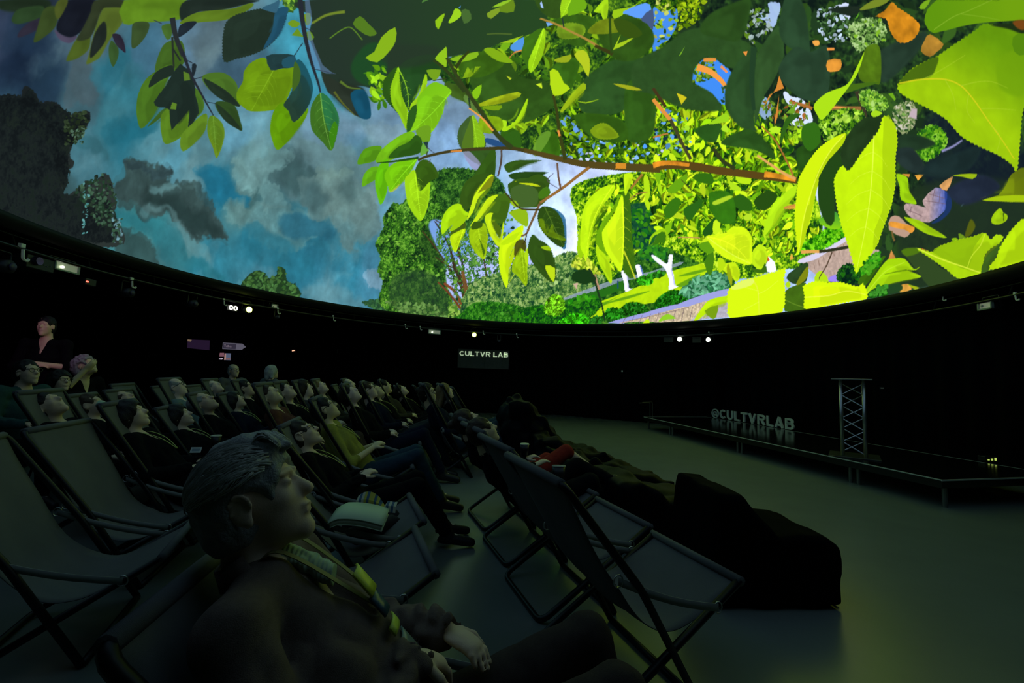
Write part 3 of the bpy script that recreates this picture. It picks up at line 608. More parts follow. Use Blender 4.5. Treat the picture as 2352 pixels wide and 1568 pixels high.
lf(1,[1400,870,1410,800,1440,780,1500,830,1518,900,1500,990,1463,1067,1440,1000,1410,930],(88,128,34),vein=(1440,780,1463,1060),w=30,grad=(Z(1,[1440,780])[0],Z(1,[1480,1000])[0],(104,138,28)))
lf(1,[1370,512,1440,490,1520,495,1590,550,1612,620,1622,717,1530,690,1430,620,1378,560],(74,112,38)); lf(1,[1375,530,1480,580,1560,640,1622,718,1530,690,1430,620],(34,50,38))
lf(1,[1455,692,1520,685,1590,720,1620,800,1636,882,1570,850,1510,800,1468,745],(48,76,34)); lf(1,[1462,700,1540,760,1600,830,1634,880,1560,845,1500,790],(36,54,36))
lf(1,[1602,620,1640,550,1650,480,1700,420,1790,390,1840,470,1990,450,1996,520,1960,620,1920,700,1850,742,1700,752,1640,720,1603,680],(106,146,18),vein=(1850,470,1700,745),w=90,tex=.08)
lf(1,[1800,380,1890,365,1992,375,1992,450,1900,462,1830,474],(34,60,62),sm=2); lf(1,[1910,400,1992,378,1992,448,1915,455],(36,82,98),sm=2)
lf(1,[1825,862,1850,750,1920,690,2000,790,2080,730,2062,800,1990,900,1940,960,1875,1012,1840,950],(96,150,12),tex=.08)
lf(1,[1915,705,1970,620,2000,410,2060,440,2110,560,2110,640,2070,740,1985,826,1950,750],(38,64,52),sm=3,grad=(Z(1,[1950,700])[0],Z(1,[2100,560])[0],(30,84,96)))
lf(1,[1990,420,2030,480,2020,560,1975,610],(66,100,34)); lf(1,[2095,780,2110,700,2165,628,2230,670,2287,780,2282,880,2241,1016,2180,960,2110,880],(62,110,34))
lf(1,[2165,628,2230,670,2287,780,2282,880,2260,940,2210,860,2180,740],(44,116,66)); lf(1,[2240,1015,2282,880,2260,820,2225,900,2230,960],(60,130,20))
veins(Z(1,[2165,628])[0],Z(1,[2238,1010])[0],56,(130,190,80),bend=.03)
lf(1,[1945,160,1980,135,2028,160,1990,187],(110,150,34)); lf(1,[1970,240,2010,190,2050,250],(104,144,34),sm=2); lf(1,[2060,250,2085,205,2122,250,2100,275],(100,140,34),sm=2); lf(1,[2055,100,2095,90,2098,150,2070,172],(118,150,30),sm=2)
lf(1,[2060,0,2090,0,2110,160,2090,200,2180,440,2270,500,2120,460,2080,250],(96,128,170),sm=2,alpha=.6)
# centre left cluster
lf(2,[530,560,550,520,630,450,640,560,650,660,700,760,695,880,640,780,570,700,530,640],(44,86,24),ser=(1.2,6)); lf(2,[580,600,605,520,635,450,642,560,660,660,702,765,692,880,640,780,592,700],(138,194,24),ser=(1,6),vein=(632,460,690,800,-.1),w=22)
lf(2,[705,770,720,700,770,640,815,500,828,560,790,660,740,720],(148,200,24),sm=3)
lf(2,[690,918,720,820,755,720,770,650,860,560,930,570,992,618,950,680,930,770,850,900,760,880,720,890],(116,186,24),vein=(985,622,700,900,-.04),w=70,grad=(Z(2,[800,600])[0],Z(2,[900,800])[0],(134,200,24)))
lf(2,[700,760,755,705,750,800,690,915],(44,92,30),sm=2); lf(2,[750,890,800,850,850,860,845,950,800,962],(108,158,32))
lf(2,[1035,900,1060,840,1130,780,1182,850,1216,930,1210,1002,1070,1006,1035,950],(62,94,44),ser=(1,6)); lf(2,[1132,780,1182,850,1216,930,1206,1002,1140,1000],(130,182,26),vein=(1132,785,1170,1000),w=36); lf(2,[1060,990,1110,830,1130,790,1138,1000],(84,120,34))
lf(2,[1070,1010,1260,1000,1285,1100,1275,1180,1190,1120,1120,1080],(54,90,34)); lf(2,[1070,1020,1110,1020,1190,1110,1150,1150,1090,1080],(150,150,190),alpha=.8)
lf(2,[355,1102,400,1010,480,985,522,1000,480,1080,400,1106],(86,150,24)); lf(2,[480,1095,520,1010,620,930,700,890,745,905,700,980,620,1060,560,1090],(112,180,24),sm=3,tex=.06)
lf(2,[565,1066,620,1000,700,960,752,912,792,950,782,1030,650,1062],(46,92,24)); lf(2,[388,1257,400,1180,450,1130,512,1130,490,1200,430,1240],(98,170,24))
lf(2,[475,1230,490,1150,520,1095,565,1085,558,1280,516,1382,490,1320],(98,184,14)); lf(2,[540,1180,590,1110,680,1080,762,1068,700,1180,640,1250,580,1298,560,1250],(114,190,16),vein=(760,1070,575,1290,.02),w=36)
stroke(Z(2,[490,1100,600,1090,770,1065]),2,6,(40,84,22)); lf(2,[560,1270,580,1290,640,1240,620,1280,575,1300],(200,190,90),alpha=.5)
lf(2,[780,1040,800,960,840,1020,790,1050],(104,170,60),sm=2); lf(2,[745,1150,790,1080,860,1100,905,1190,850,1222,780,1290,745,1230],(56,94,22))
lf(2,[675,1220,700,1180,745,1150,775,1290,842,1230,846,1290,830,1400,785,1492,720,1420,690,1350],(152,206,22),vein=(745,1160,785,1480),w=50)
lf(2,[800,960,835,955,830,1010],(34,60,60),sm=2)
# upper centre
lf(2,[1465,290,1500,250,1610,195,1600,380,1530,490,1490,430,1465,370],(62,112,24)); lf(2,[1612,192,1626,250,1604,380,1531,491,1510,420,1560,300],(152,206,24),vein=(1612,200,1530,480),w=24)
lf(2,[1730,110,1735,0,1850,0,1832,50,1740,115],(150,202,26),sm=2,vein=(1800,0,1740,110),w=30); lf(2,[1800,0,1890,0,1900,60,1780,110],(110,170,24),sm=2)
lf(2,[1950,80,2020,0,2050,0,2045,110,2020,150,2000,90],(160,210,26),sm=2); lf(2,[2085,70,2200,50,2270,10,2180,80,2090,130],(150,195,26),sm=2)
lf(2,[1710,180,1800,155,1890,180,1880,240,1790,265,1715,250],(112,150,30),ser=(1,7),tex=.15); lf(2,[1910,220,1990,140,2110,130,2160,200,2040,230],(112,134,24),tex=.15)
lf(2,[2080,340,2140,220,2110,300,2250,240,2150,310],(160,195,30),sm=0); lf(2,[2090,130,2200,150,2280,230,2200,260,2120,220],(56,84,20))
lf(2,[1655,480,1710,480,1750,560,1792,600,1680,652],(172,210,24),sm=2); lf(2,[1820,370,1880,335,1925,400,1916,522,1870,440],(176,196,34),sm=2); lf(2,[1690,400,1800,370,1780,420,1700,420],(150,170,30),sm=2)
lf(2,[1730,740,1800,640,1880,560,1900,600,1820,680,1740,760],(150,180,24),sm=2); lf(2,[1830,680,1900,690,1990,670,1900,700],(140,180,30),sm=2)
lf(2,[1930,880,2000,832,2060,850,2122,920,2050,942,1970,932],(124,156,22),ser=(.8,7)); lf(2,[2080,565,2200,580,2280,610,2180,605],(160,170,30),sm=2)
lf(2,[1330,872,1420,820,1500,670,1504,700,1480,780,1430,840,1360,886],(162,212,22),sm=3); lf(2,[1180,700,1280,660,1440,620,1450,655,1320,700,1180,720],(150,170,24),sm=2,tex=.2); lf(2,[1200,720,1330,712,1310,745,1230,740],(120,160,20),sm=2)
lf(2,[1180,800,1310,790,1340,860,1280,900,1200,890],(130,170,20),tex=.15); lf(2,[1210,340,1270,325,1380,390,1400,425,1300,410],(128,172,24)); lf(2,[975,400,1080,370,1170,350,1160,390,1060,420],(130,180,30),sm=2)
lf(2,[880,395,940,330,960,325,958,450,930,440],(140,190,30),sm=2); lf(2,[820,475,900,470,920,480,880,550],(116,160,30),sm=2); lf(2,[1065,530,1100,450,1140,500,1150,450,1190,450,1120,520],(128,170,24),sm=0)
lf(2,[1130,620,1195,570,1180,650,1150,670],(130,190,24),sm=2); lf(2,[1560,570,1600,560,1605,600],(190,220,40),sm=0); lf(2,[1360,510,1400,530,1385,540],(180,200,40),sm=0)
lf(2,[1390,310,1480,250,1470,330,1440,350,1400,340],(78,144,215),sm=2); lf(2,[1690,160,1640,180,1630,150],(110,160,220),sm=0); lf(2,[1320,290,1400,265,1480,240,1400,290],(150,190,30),sm=0)
lf(2,[2150,80,2300,20,2340,60,2290,130,2180,100],(90,150,235),sm=2); lf(2,[2270,130,2352,60,2352,200,2310,160],(70,90,130),sm=2); lf(2,[1590,20,1600,10,1615,60,1595,50],(160,190,240),sm=0)
lf(2,[1080,640,1110,660,1180,740,1170,775,1110,720,1075,670],(96,134,60)); lf(2,[1220,960,1230,930,1330,960,1390,1000,1290,990],(40,80,130),sm=2)
lf(2,[1540,1000,1600,900,1660,890,1640,960,1560,1060],(110,160,50),sm=2,alpha=.8); lf(2,[1340,930,1440,880,1460,1000,1400,1000],(50,98,24))
lf(2,[1350,1115,1420,1085,1520,1080,1600,1085,1500,1110,1400,1160,1365,1160],(52,88,26)); lf(2,[1380,1180,1480,1160,1640,1163,1610,1180,1560,1215,1420,1215],(40,74,24)); lf(2,[1400,1225,1520,1200,1600,1215,1655,1300,1590,1390,1470,1395,1410,1330],(56,92,26))
lf(2,[1420,1222,1500,1232,1585,1255,1560,1262,1440,1240],(176,196,24),sm=2); lf(2,[1590,1230,1660,1215,1630,1260,1660,1300,1590,1340],(40,110,30),sm=2)
lf(2,[1150,1170,1280,1000,1285,1180,1260,1230,1170,1300,1090,1290],(52,90,24)); lf(2,[1055,1420,1050,1330,1085,1230,1170,1180,1250,1180,1200,1300,1120,1400],(52,86,24))
# hanging leaves below the branch
lf(4,[1405,260,1420,130,1480,40,1600,0,1650,50,1560,160,1500,270,1440,320],(54,88,24)); lf(4,[1650,200,1760,180,1850,200,1830,350,1790,440,1700,430,1620,370],(68,108,24)); lf(4,[1830,90,1960,60,2100,0,2210,70,2110,260,1960,300,1880,260],(54,88,24),sm=3)
lf(4,[1860,130,2000,90,2100,160,2080,280,1950,300,1880,250],(70,102,44),soft=3)
lf(4,[1230,445,1260,350,1330,280,1400,268,1430,320,1475,360,1400,420,1310,470,1240,542],(162,212,18),tex=.05); lf(4,[1310,545,1340,480,1440,420,1445,490,1380,520],(70,96,24),sm=2)
lf(4,[1305,520,1340,450,1450,370,1460,400,1400,470],(150,196,16),sm=2)
lf(4,[1460,412,1490,310,1530,190,1600,90,1668,5,1702,30,1640,130,1560,220,1520,330],(190,224,24),sm=3,ser=(.8,5)); lf(4,[1560,170,1640,60,1702,10,1680,110,1600,150],(130,140,24),sm=2)
lf(4,[1490,472,1530,400,1600,290,1650,215,1742,183,1700,240,1600,370,1540,440],(188,220,24),sm=3)
lf(4,[1310,560,1380,515,1442,490,1442,530,1400,600,1358,708,1320,640],(178,214,16),sm=3,vein=(1430,500,1360,700),w=20)
lf(4,[1480,540,1500,480,1610,440,1647,530,1642,640,1620,766,1540,710,1490,620],(152,190,18),vein=(1560,460,1618,755,.02),w=34,tex=.08); lf(4,[1500,470,1530,425,1600,440,1590,480,1510,500],(60,92,20),sm=2); lf(4,[1568,568,1625,690,1612,745],(70,110,20),sm=0)
lf(4,[1620,400,1640,360,1695,350,1680,430,1755,580,1790,410,1785,560,1752,655,1680,570,1640,470],(188,220,24),sm=3); lf(4,[1690,430,1760,470,1760,570,1720,520],(80,110,20))
lf(4,[1745,720,1770,610,1830,545,1962,460,1952,560,1880,660,1842,760,1835,860,1822,1022,1780,950,1755,850],(194,230,18),vein=(1955,470,1815,1010,-.12),w=36); lf(4,[1830,860,1840,770,1890,650,1895,720,1850,830],(176,206,20),sm=2)
lf(4,[1770,620,1850,560,1940,520,1880,600,1790,640],(172,212,16),sm=2,alpha=.7)
lf(4,[1865,850,1880,780,1950,645,1990,740,2005,850,1995,1006,1920,920,1870,880],(148,188,16),vein=(1950,650,1985,990),w=34,tex=.1); lf(4,[1890,640,1930,590,1990,600,1990,700,1940,660,1890,760],(80,84,24),sm=2)
lf(4,[2000,670,2012,680,2015,780,2005,830,1975,740],(170,210,24),sm=2)
lf(4,[2010,660,2050,545,2110,590,2190,640,2240,740,2262,870,2240,972,2160,930,2060,810,2020,730],(50,84,24),ser=(1,6)); lf(4,[2165,822,2252,845,2243,972,2190,900],(182,212,24),sm=2); lf(4,[2125,655,2200,645,2220,690,2160,680],(150,190,20),sm=2)
lf(4,[2160,290,2250,310,2330,370,2352,450,2352,665,2300,640,2330,500,2260,360],(60,120,160),sm=3); lf(4,[2098,400,2115,320,2155,290,2250,320,2310,400,2335,500,2335,655,2230,610,2130,500],(46,78,22),ser=(1,6)); 
lf(4,[2110,440,2110,405,2150,410,2170,490,2190,530,2230,445,2250,520,2340,570,2335,600,2200,560,2130,500],(96,130,16),tex=.25); veins(Z(4,[2160,295])[0],Z(4,[2330,650])[0],50,(92,130,40))
lf(4,[1845,340,1990,310,2008,470,1920,430,1870,380],(142,182,24),sm=3); lf(4,[1850,250,1900,240,1930,300,1880,290],(150,190,24),sm=2); lf(4,[2110,160,2180,110,2215,165,2170,210,2110,220],(70,120,24),sm=2)
lf(4,[1930,80,2040,80,2120,105,2100,112,1990,95],(186,206,24),sm=2)
# bright leaves over the park
lf(5,[490,670,520,500,545,640,550,720,520,760],(150,200,14),sm=3)
lf(5,[520,640,530,440,545,330,600,220,720,120,820,95,830,130,790,200,700,320,640,470,605,640,572,785,550,720],(184,230,20),sm=3,vein=(815,105,570,770,.08),w=46,tex=.05)
lf(5,[640,470,720,350,760,340,700,420,640,480],(60,110,14),sm=2)
lf(5,[660,600,700,460,800,330,855,225,870,260,740,480,720,560,765,750,690,660],(108,166,14),sm=3); lf(5,[660,650,700,680,765,750,800,860,800,992,730,880,680,780],(172,216,18),sm=3)
lf(5,[905,180,965,170,990,600,1010,720,1000,940,930,900,905,800],(64,112,18),sm=2,soft=1,alpha=.92)
lf(5,[715,545,740,480,830,350,880,215,905,205,916,400,912,700,887,880,820,800,765,720,735,650],(198,236,24),vein=(895,215,885,870,-.03),w=44,sm=3)
stroke(Z(5,[912,690,960,800,1018,945]),3.5,3,(190,205,40)); lf(5,[915,0,995,0,975,90,950,150,925,195,915,100],(188,230,24),sm=2)
lf(5,[1140,640,1150,570,1210,510,1290,490,1310,540,1300,610,1250,540,1180,560],(150,200,20),sm=3); lf(5,[1280,470,1320,450,1350,410,1340,490,1310,540],(130,190,20),sm=2); lf(5,[1180,640,1220,540,1280,520,1290,600,1230,620],(60,120,20),sm=2)
for a, c in (([1680,280,1740,210,1850,180,1910,240,1920,400,1900,460,1800,400,1700,340],(48,110,20)), ([1450,320,1560,250,1620,220,1600,300,1500,420],(44,104,24)), ([1620,520,1700,420,1740,390,1720,520,1660,570],(34,90,24)), ([1880,250,1960,180,2060,250,2060,330,1960,320],(46,100,22)), ([1270,330,1360,220,1420,230,1400,330,1320,400],(56,120,20)), ([1650,760,1720,700,1720,830,1690,915,1650,850],(70,130,20)), ([1560,0,1700,0,1710,90,1560,60],(52,110,20)), ([2080,250,2200,150,2300,200,2180,330],(40,80,20)), ([1580,640,1700,600,1760,640,1680,720],(96,160,20))):
    lf(5,a,c,sm=3)
for a, c in (([1090,60,1110,0,1140,60,1150,180,1110,260],(172,216,24)), ([1200,40,1240,60,1260,180,1230,160],(160,210,24)), ([1100,220,1150,260,1140,330,1110,290],(176,220,24)), ([1860,60,1960,120,1960,150,1880,140],(170,215,30)), ([1720,430,1780,400,1770,520,1720,540],(190,228,30)), ([1180,0,1250,0,1230,100],(120,180,20)), ([1920,20,2050,30,2050,90,1950,80],(178,220,24)), ([1990,380,2060,350,2060,400,2010,420],(176,214,40)), ([1300,150,1380,60,1480,0,1470,80,1380,170],(104,166,20)), ([1700,200,1780,190,1860,180,1760,260],(140,190,30))):
    lf(5,a,c,sm=2)
lf(5,[1760,830,1840,800,1920,800,1960,900,1930,975,1880,920],(190,226,20),sm=2); lf(5,[1850,800,1890,930,1880,1010,1840,900],(150,170,20),sm=2); lf(5,[1760,760,1800,760,1830,820,1770,890],(176,214,20),sm=2)
lf(5,[2060,720,2130,630,2190,680,2206,760,2150,862,2060,800],(184,224,24),sm=3); lf(5,[2050,840,2150,860,2180,800,2200,880,2110,890],(60,110,20),sm=2)
lf(5,[1655,560,1720,550,1830,530,1885,488,1990,480,2060,560,2066,680,2056,812,1930,792,1800,740,1700,640],(204,236,24),ser=(1,7),vein=(1665,565,2050,805,-.12),w=90,tex=.04)
stroke(Z(5,[1660,565,1760,640,1900,730,2050,805]),2.2,1.6,(228,250,90),alpha=.7)
lf(5,[1538,1325,1620,1200,1690,1130,1850,1095,1845,1150,1720,1200,1600,1300],(180,222,14),sm=3); lf(5,[1640,1230,1760,1180,1740,1290,1700,1300],(120,160,20),sm=2); lf(5,[1080,1345,1130,1300,1145,1330,1140,1345],(190,226,24),sm=2); lf(5,[1225,1330,1260,1280,1320,1260,1380,1300,1300,1310],(140,200,40),sm=2)
lf(5,[2170,570,2200,450,2260,320,2352,180,2352,330,2280,450],(176,222,24),sm=2); lf(5,[2180,560,2280,440,2352,320,2352,360,2260,500],(120,180,16),sm=2)
# leaves at the right
lf(3,[700,1471,740,1330,830,1230,910,1175,890,1250,800,1360,740,1450],(172,222,24),sm=3); 
lf(3,[1160,950,1100,1030,1050,1140,1050,1300,1100,1420,1150,1400,1150,1130,1200,1050],(36,72,24),sm=2,soft=1)
B1 = np.vstack([Z(3,[1225,845,1150,870,1060,930,1000,1000,950,1080,918,1150,903,1300]), Z(6,[290,400,305,560,325,725,360,640,400,520,440,400,470,240,510,60]), Z(3,[1050,1130,1110,1020,1200,920])])
fill(B1, (200,230,16), sm=3, ser=(1.2,7)); fill(np.vstack([Z(3,[1225,845,1120,960,1030,1120,990,1300]), Z(6,[400,300,330,720,400,520,470,240,510,60]), Z(3,[1050,1130,1110,1020,1200,920])]), (176,206,14), sm=2)
stroke(np.vstack([Z(3,[1215,855,1130,950,1050,1090,990,1260]), Z(6,[370,420,345,600,328,715])]), 2.6, 1.4, (224,240,70), alpha=.8)
A1 = np.vstack([Z(3,[1150,1180,1152,1130,1200,1050,1242,1085,1330,960,1430,830,1462,737,1530,790,1548,900,1535,1000,1535,1150]), Z(6,[1190,130,1165,260,1135,350,1070,530,1040,620,990,700,930,790,870,855,843,897,820,800,760,600,710,450,670,260])])
fill(A1, (186,226,14), sm=3, ser=(1.8,9), tex=.04)
fill(np.vstack([Z(3,[1462,740,1530,790,1548,900,1535,1000,1535,1150]), Z(6,[1190,130,1135,350,1070,530,1000,690,1010,500,1080,330,1080,120])]), (160,196,14), sm=2, alpha=.7)
veins(Z(3,[1400,860])[0], Z(6,[845,880])[0], 120, (222,242,80), bend=-.03, wd=2)
D1L = Z(3,[1553,535,1590,490,1640,440,1720,395,1800,360,1900,290,2000,225,2050,190,2095,155,2160,160,2250,170,2400,200,2420,500,2345,700,2325,900,2305,1092,2280,1050,2200,990,2050,920,1950,860,1850,750,1700,665,1570,592])
fill(D1L, (100,150,14), sm=3, ser=(2,10), grad=(Z(3,[2050,190])[0], Z(3,[1950,600])[0], (152,194,14)), tex=.04)
fill(Z(3,[1553,535,1640,440,1800,360,1790,440,1750,490,1640,510]), (56,88,20), soft=3, alpha=.8); fill(Z(3,[2180,400,2260,330,2352,330,2352,600,2200,560]), (112,160,14), soft=5, alpha=.7)
stroke(Z(3,[1560,530,1700,505,1850,505,1950,545,2030,630,2120,760,2220,900,2290,1010]), 3.5, 2.2, (206,200,30), alpha=.85)
for a in ([1700,508,1800,460,1900,400,1980,350],[1950,545,2060,520,2150,520,2250,560],[2080,690,2180,690,2300,700],[1850,505,1900,600,1920,700],[2000,600,1990,700,2040,780],[2150,800,2200,870,2180,960]): stroke(Z(3,a), 1.8, 1, (170,200,50), alpha=.6)
E1 = Z(3,[1720,130,1740,60,1800,0,1850,-30,2400,-30,2400,120,2352,130,2100,145,1950,170,1780,212,1735,170])
fill(E1, (96,150,16), sm=2, grad=(Z(3,[1800,100])[0], Z(3,[2250,60])[0], (112,160,16))); stroke(Z(3,[1780,190,1900,110,2000,70,2150,0]), 2, 1.5, (140,180,50), alpha=.7); stroke(Z(3,[1950,90,2100,110,2200,130]),1.6,1,(140,180,50),alpha=.6)
fill(Z(3,[2140,160,2250,150,2352,140,2352,215,2250,185]), (30,48,22), soft=2); fill(Z(3,[2280,140,2352,130,2352,190,2310,180]), (120,70,24), soft=2)
fill(Z(3,[2280,240,2352,215,2352,350,2290,330]), (86,136,16), sm=2)
fill(Z(3,[1685,50,1720,10,1760,0,1720,60]), (120,170,30), sm=2)
fill(Z(3,[1410,105,1470,70,1515,15,1550,50,1600,80,1692,160,1650,250,1560,272,1500,190,1480,120]), (190,124,26), sm=2, ser=(1.2,9), tex=.25)
fill(Z(3,[1697,325,1720,260,1755,218,1842,282,1800,330,1755,362]), (166,122,44), sm=2, tex=.2); fill(Z(3,[1105,385,1190,378,1190,440,1150,455,1105,450]), (212,142,52), sm=2, tex=.15); fill(Z(3,[1010,262,1050,258,1055,285,1025,292]), (230,160,70), sm=2); fill(Z(3,[1100,305,1150,305,1150,320,1105,322]), (220,140,60), sm=0)
fill(Z(3,[570,330,600,325,590,360]), (220,140,60), sm=0); fill(Z(3,[148,590,190,605,215,620,180,665]), (200,190,30), sm=0); fill(Z(3,[162,360,205,290,175,350]), (130,190,40), sm=0)
fill(Z(3,[1300,460,1340,320,1400,280,1442,320,1442,520,1400,530,1330,520]), (82,118,22), sm=3, tex=.2); fill(Z(3,[1195,600,1240,545,1300,530,1438,522,1320,560]), (70,110,24), sm=2)
fill(Z(3,[1020,665,1100,590,1225,540,1280,450,1340,330,1300,460,1250,540,1190,620,1120,710,1070,762,1035,720]), (164,214,24), sm=3)
fill(Z(3,[1310,60,1400,0,1500,0,1440,40,1340,65]), (120,140,40), sm=2); fill(Z(3,[1275,130,1310,75,1300,110]), (90,160,40), sm=0)
fill(Z(3,[350,790,420,740,470,720,480,770,430,780]), (150,205,30), sm=2); fill(Z(3,[430,820,460,785,478,830,470,842]), (170,220,40), sm=2); fill(Z(3,[730,825,780,800,805,830,790,850]), (176,224,40), sm=2)
fill(Z(3,[400,900,425,840,428,905]), (180,224,40), sm=0); fill(Z(3,[800,900,830,780,870,730,940,725,860,790,820,900]), (50,100,26), sm=2); fill(Z(3,[840,720,920,645,890,720]), (110,165,40), sm=2)
fill(Z(3,[940,870,950,800,1010,775,1050,800,1062,900,1000,960,960,930]), (52,110,24), sm=2); fill(Z(3,[350,1240,400,1210,480,1220,520,1300,520,1400,440,1420,380,1360]), (54,120,20), sm=3, tex=.1); fill(Z(3,[380,1280,480,1240,500,1255,400,1300]), (170,206,40), soft=1)
fill(Z(3,[1490,595,1520,590,1540,630,1530,640]), (110,170,30), sm=0); fill(Z(3,[1380,720,1410,700,1455,720,1400,745]), (160,210,30), sm=2)
lf(6,[1205,0,1290,20,1312,60,1320,150,1382,245,1370,272,1250,232,1235,110],(150,202,16),sm=3); lf(6,[1275,390,1330,395,1420,420,1500,470,1660,572,1500,545,1380,480],(152,196,16),sm=3)
lf(6,[2062,440,2070,370,2135,305,2165,345,2200,370,2195,415,2130,452],(154,196,16),sm=3); stroke(Z(6,[2165,350,2170,420]),2,2,(60,90,20))
lf(6,[1710,15,1800,0,1930,0,1890,45,1800,25],(150,180,20),sm=2); lf(6,[1975,235,2120,190,2200,80,2240,0,2400,-60,2400,258,2352,255,2150,245],(128,150,16),sm=2,grad=(Z(6,[2100,220])[0],Z(6,[2300,0])[0],(96,112,18))); lf(6,[1975,235,2120,200,2352,190,2352,250,2100,245],(160,190,16),sm=2)
lf(6,[1820,560,1850,450,1880,405,1915,470,1870,550],(86,96,20),sm=3,soft=1); lf(6,[1700,580,1740,572,1760,590,1720,605],(130,180,20),sm=2); lf(6,[1762,535,1800,545,1840,590,1780,600],(110,150,30),sm=2)
lf(6,[1250,690,1390,660,1500,730,1600,840,1790,940,1600,985,1500,1010,1400,880,1290,740],(50,74,36),sm=2,soft=2); lf(6,[1250,690,1300,665,1400,665,1420,700,1300,740],(80,120,20),sm=2,soft=2)
lf(6,[1385,662,1530,702,1600,645,1760,592,1900,560,2000,528,2050,590,2100,545,2165,562,2130,620,2060,660,1990,740,1970,890,1780,942,1650,850,1500,745],(164,206,16),sm=3,ser=(1.6,9),tex=.04)
lf(6,[1530,702,1600,645,1760,592,1900,560,1990,530,1900,660,1850,860,1700,790],(136,178,14),sm=2,alpha=.8); stroke(Z(6,[1400,670,1600,760,1800,830,1960,885]),3.2,2.4,(206,226,60)); stroke(Z(6,[2000,540,1960,640,1880,740,1840,850]),3,2,(190,216,50),alpha=.8)
lf(6,[1965,885,2000,760,2100,660,2165,590,2100,740,2040,860],(60,96,30),sm=2); lf(6,[2036,862,2100,760,2140,650,2200,560,2240,500,2400,380,2400,765,2352,780],(172,212,14),sm=2,ser=(1.8,10),tex=.04)
lf(6,[860,980,900,900,1050,760,1110,740,1000,900,930,1000],(60,110,16),sm=2); scatter(Z(6,[860,900,960,740,1050,700,1060,800,960,900]),110,10,[(24,100,14),(50,150,20),(80,170,30)],asp=.8)
lf(6,[918,1062,1000,930,1110,782,1180,758,1280,760,1362,852,1418,828,1380,862,1300,862,1432,918,1330,945,1200,970,1000,1030,940,1085],(158,206,14),sm=3); stroke(Z(6,[940,1070,1100,880,1280,790]),2.4,1.6,(190,226,60),alpha=.6); stroke(Z(6,[1100,900,1300,860]),1.5,4,(90,130,14),alpha=.7)
fill(Z(6,[940,1100,1000,1040,1220,980,1240,1050,960,1112]),(36,72,36),soft=2); scatter(Z(6,[950,1100,1040,1010,1120,1010,1120,1070]),90,11,[(24,90,16),(60,140,40)],asp=.8); lf(6,[1310,990,1350,1000,1412,1020,1370,1035],(160,180,20),sm=2)
lf(6,[200,1060,300,1000,395,975,400,1215,205,1232],(68,108,22),sm=2,tex=.1); stroke(Z(6,[210,1130,300,1170,395,1200]),1.6,1.6,(110,150,40)); lf(6,[230,900,400,790,415,850,400,960,310,990,240,960],(44,74,36),sm=2); lf(6,[305,985,380,860,415,830,412,920,340,990],(130,140,20),sm=2)
lf(6,[470,970,490,890,540,870,600,965],(170,214,24),sm=2); lf(6,[210,990,240,960,260,1000,230,1020],(170,210,24),sm=2)
lf(6,[370,1010,400,990,480,962,600,975,700,970,860,1012,905,980,945,1112,800,1142,600,1180,392,1214,385,1100],(206,236,14),sm=3,ser=(1.8,8)); stroke(Z(6,[390,1105,600,1090,760,1050,930,1080]),2.2,1.6,(232,240,80),alpha=.8)
X1 = np.vstack([Z(5,[1848,1060,1890,1010,1980,958,2100,930,2300,870]), Z(6,[100,880,212,848,195,930,205,1010,205,1100,180,1238,0,1266]), Z(5,[2100,1280,1868,1296,1850,1180])])
fill(X1, (206,236,18), sm=2, ser=(1.8,8)); stroke(Z(5,[2080,960,2120,1050,2130,1270]),2.6,1.8,(220,226,70),alpha=.8); fill(Z(5,[1880,1020,1980,960,2080,945,2060,1000,1920,1040]),(222,232,150),soft=2,alpha=.6)
for a in ([2120,1080,2200,1040,2300,960],[2130,1150,2000,1220],[2120,1050,2000,1020]): stroke(Z(5,a),1.4,.8,(226,244,90),alpha=.6)

# ---- 7. branches
BR = (66,62,30)
stroke(Z(2,[765,1082,830,1055,1000,1020,1250,1003,1400,1003,1500,1020]), 5, 9, BR); stroke(Z(2,[1480,1015,1620,1048,1750,1080,1900,1110,2100,1125,2400,1140]), 10, 19, (84,72,30))
stroke(np.vstack([Z(3,[0,1055,130,1045,260,1055,400,1080,560,1100,700,1118,800,1130,912,1145])]), 20, 15, (92,70,26))
stroke(Z(3,[0,1050,60,1035,130,1035,230,1048]), 13, 8, (206,132,36), tex=.2); stroke(Z(3,[705,1105,780,1115,905,1140]), 14, 10, (214,140,36), tex=.2); stroke(Z(2,[2100,1120,2170,1122]), 13, 13, (206,136,40)); stroke(Z(2,[985,1023,1062,1018]),4,5,(200,130,60))
stroke(Z(2,[960,390,1050,550,1180,740,1300,910,1400,1000]), 7, 12, (52,66,30)); stroke(Z(2,[870,405,960,480,1080,620]), 7, 8, (46,64,28)); stroke(Z(2,[1110,345,1060,400,1020,460]), 5, 8, (50,64,24)); stroke(Z(2,[1108,730,1200,800,1272,885]), 3, 5, (222,152,64)); stroke(Z(2,[1108,660,1118,730]), 4, 4, (40,60,40))
stroke(Z(2,[1590,125,1700,165,1800,215,1900,265,1990,320]), 4, 6, (168,136,60)); stroke(Z(2,[1960,310,2080,365]), 7, 9, (60,60,24)); stroke(Z(2,[2060,120,2065,240,2072,360]), 6, 5, (46,76,24)); stroke(Z(2,[1740,120,1750,185]), 3, 3, (40,60,50))
stroke(Z(2,[1678,640,1700,740,1722,900,1760,1080]), 5, 9, (58,66,24)); stroke(Z(2,[1712,880,1722,920]), 5, 5, (220,140,60)); stroke(Z(2,[1430,345,1400,370,1380,395]), 3, 2, (180,120,60)); stroke(Z(2,[1465,340,1420,355]), 4, 3, (200,140,70))
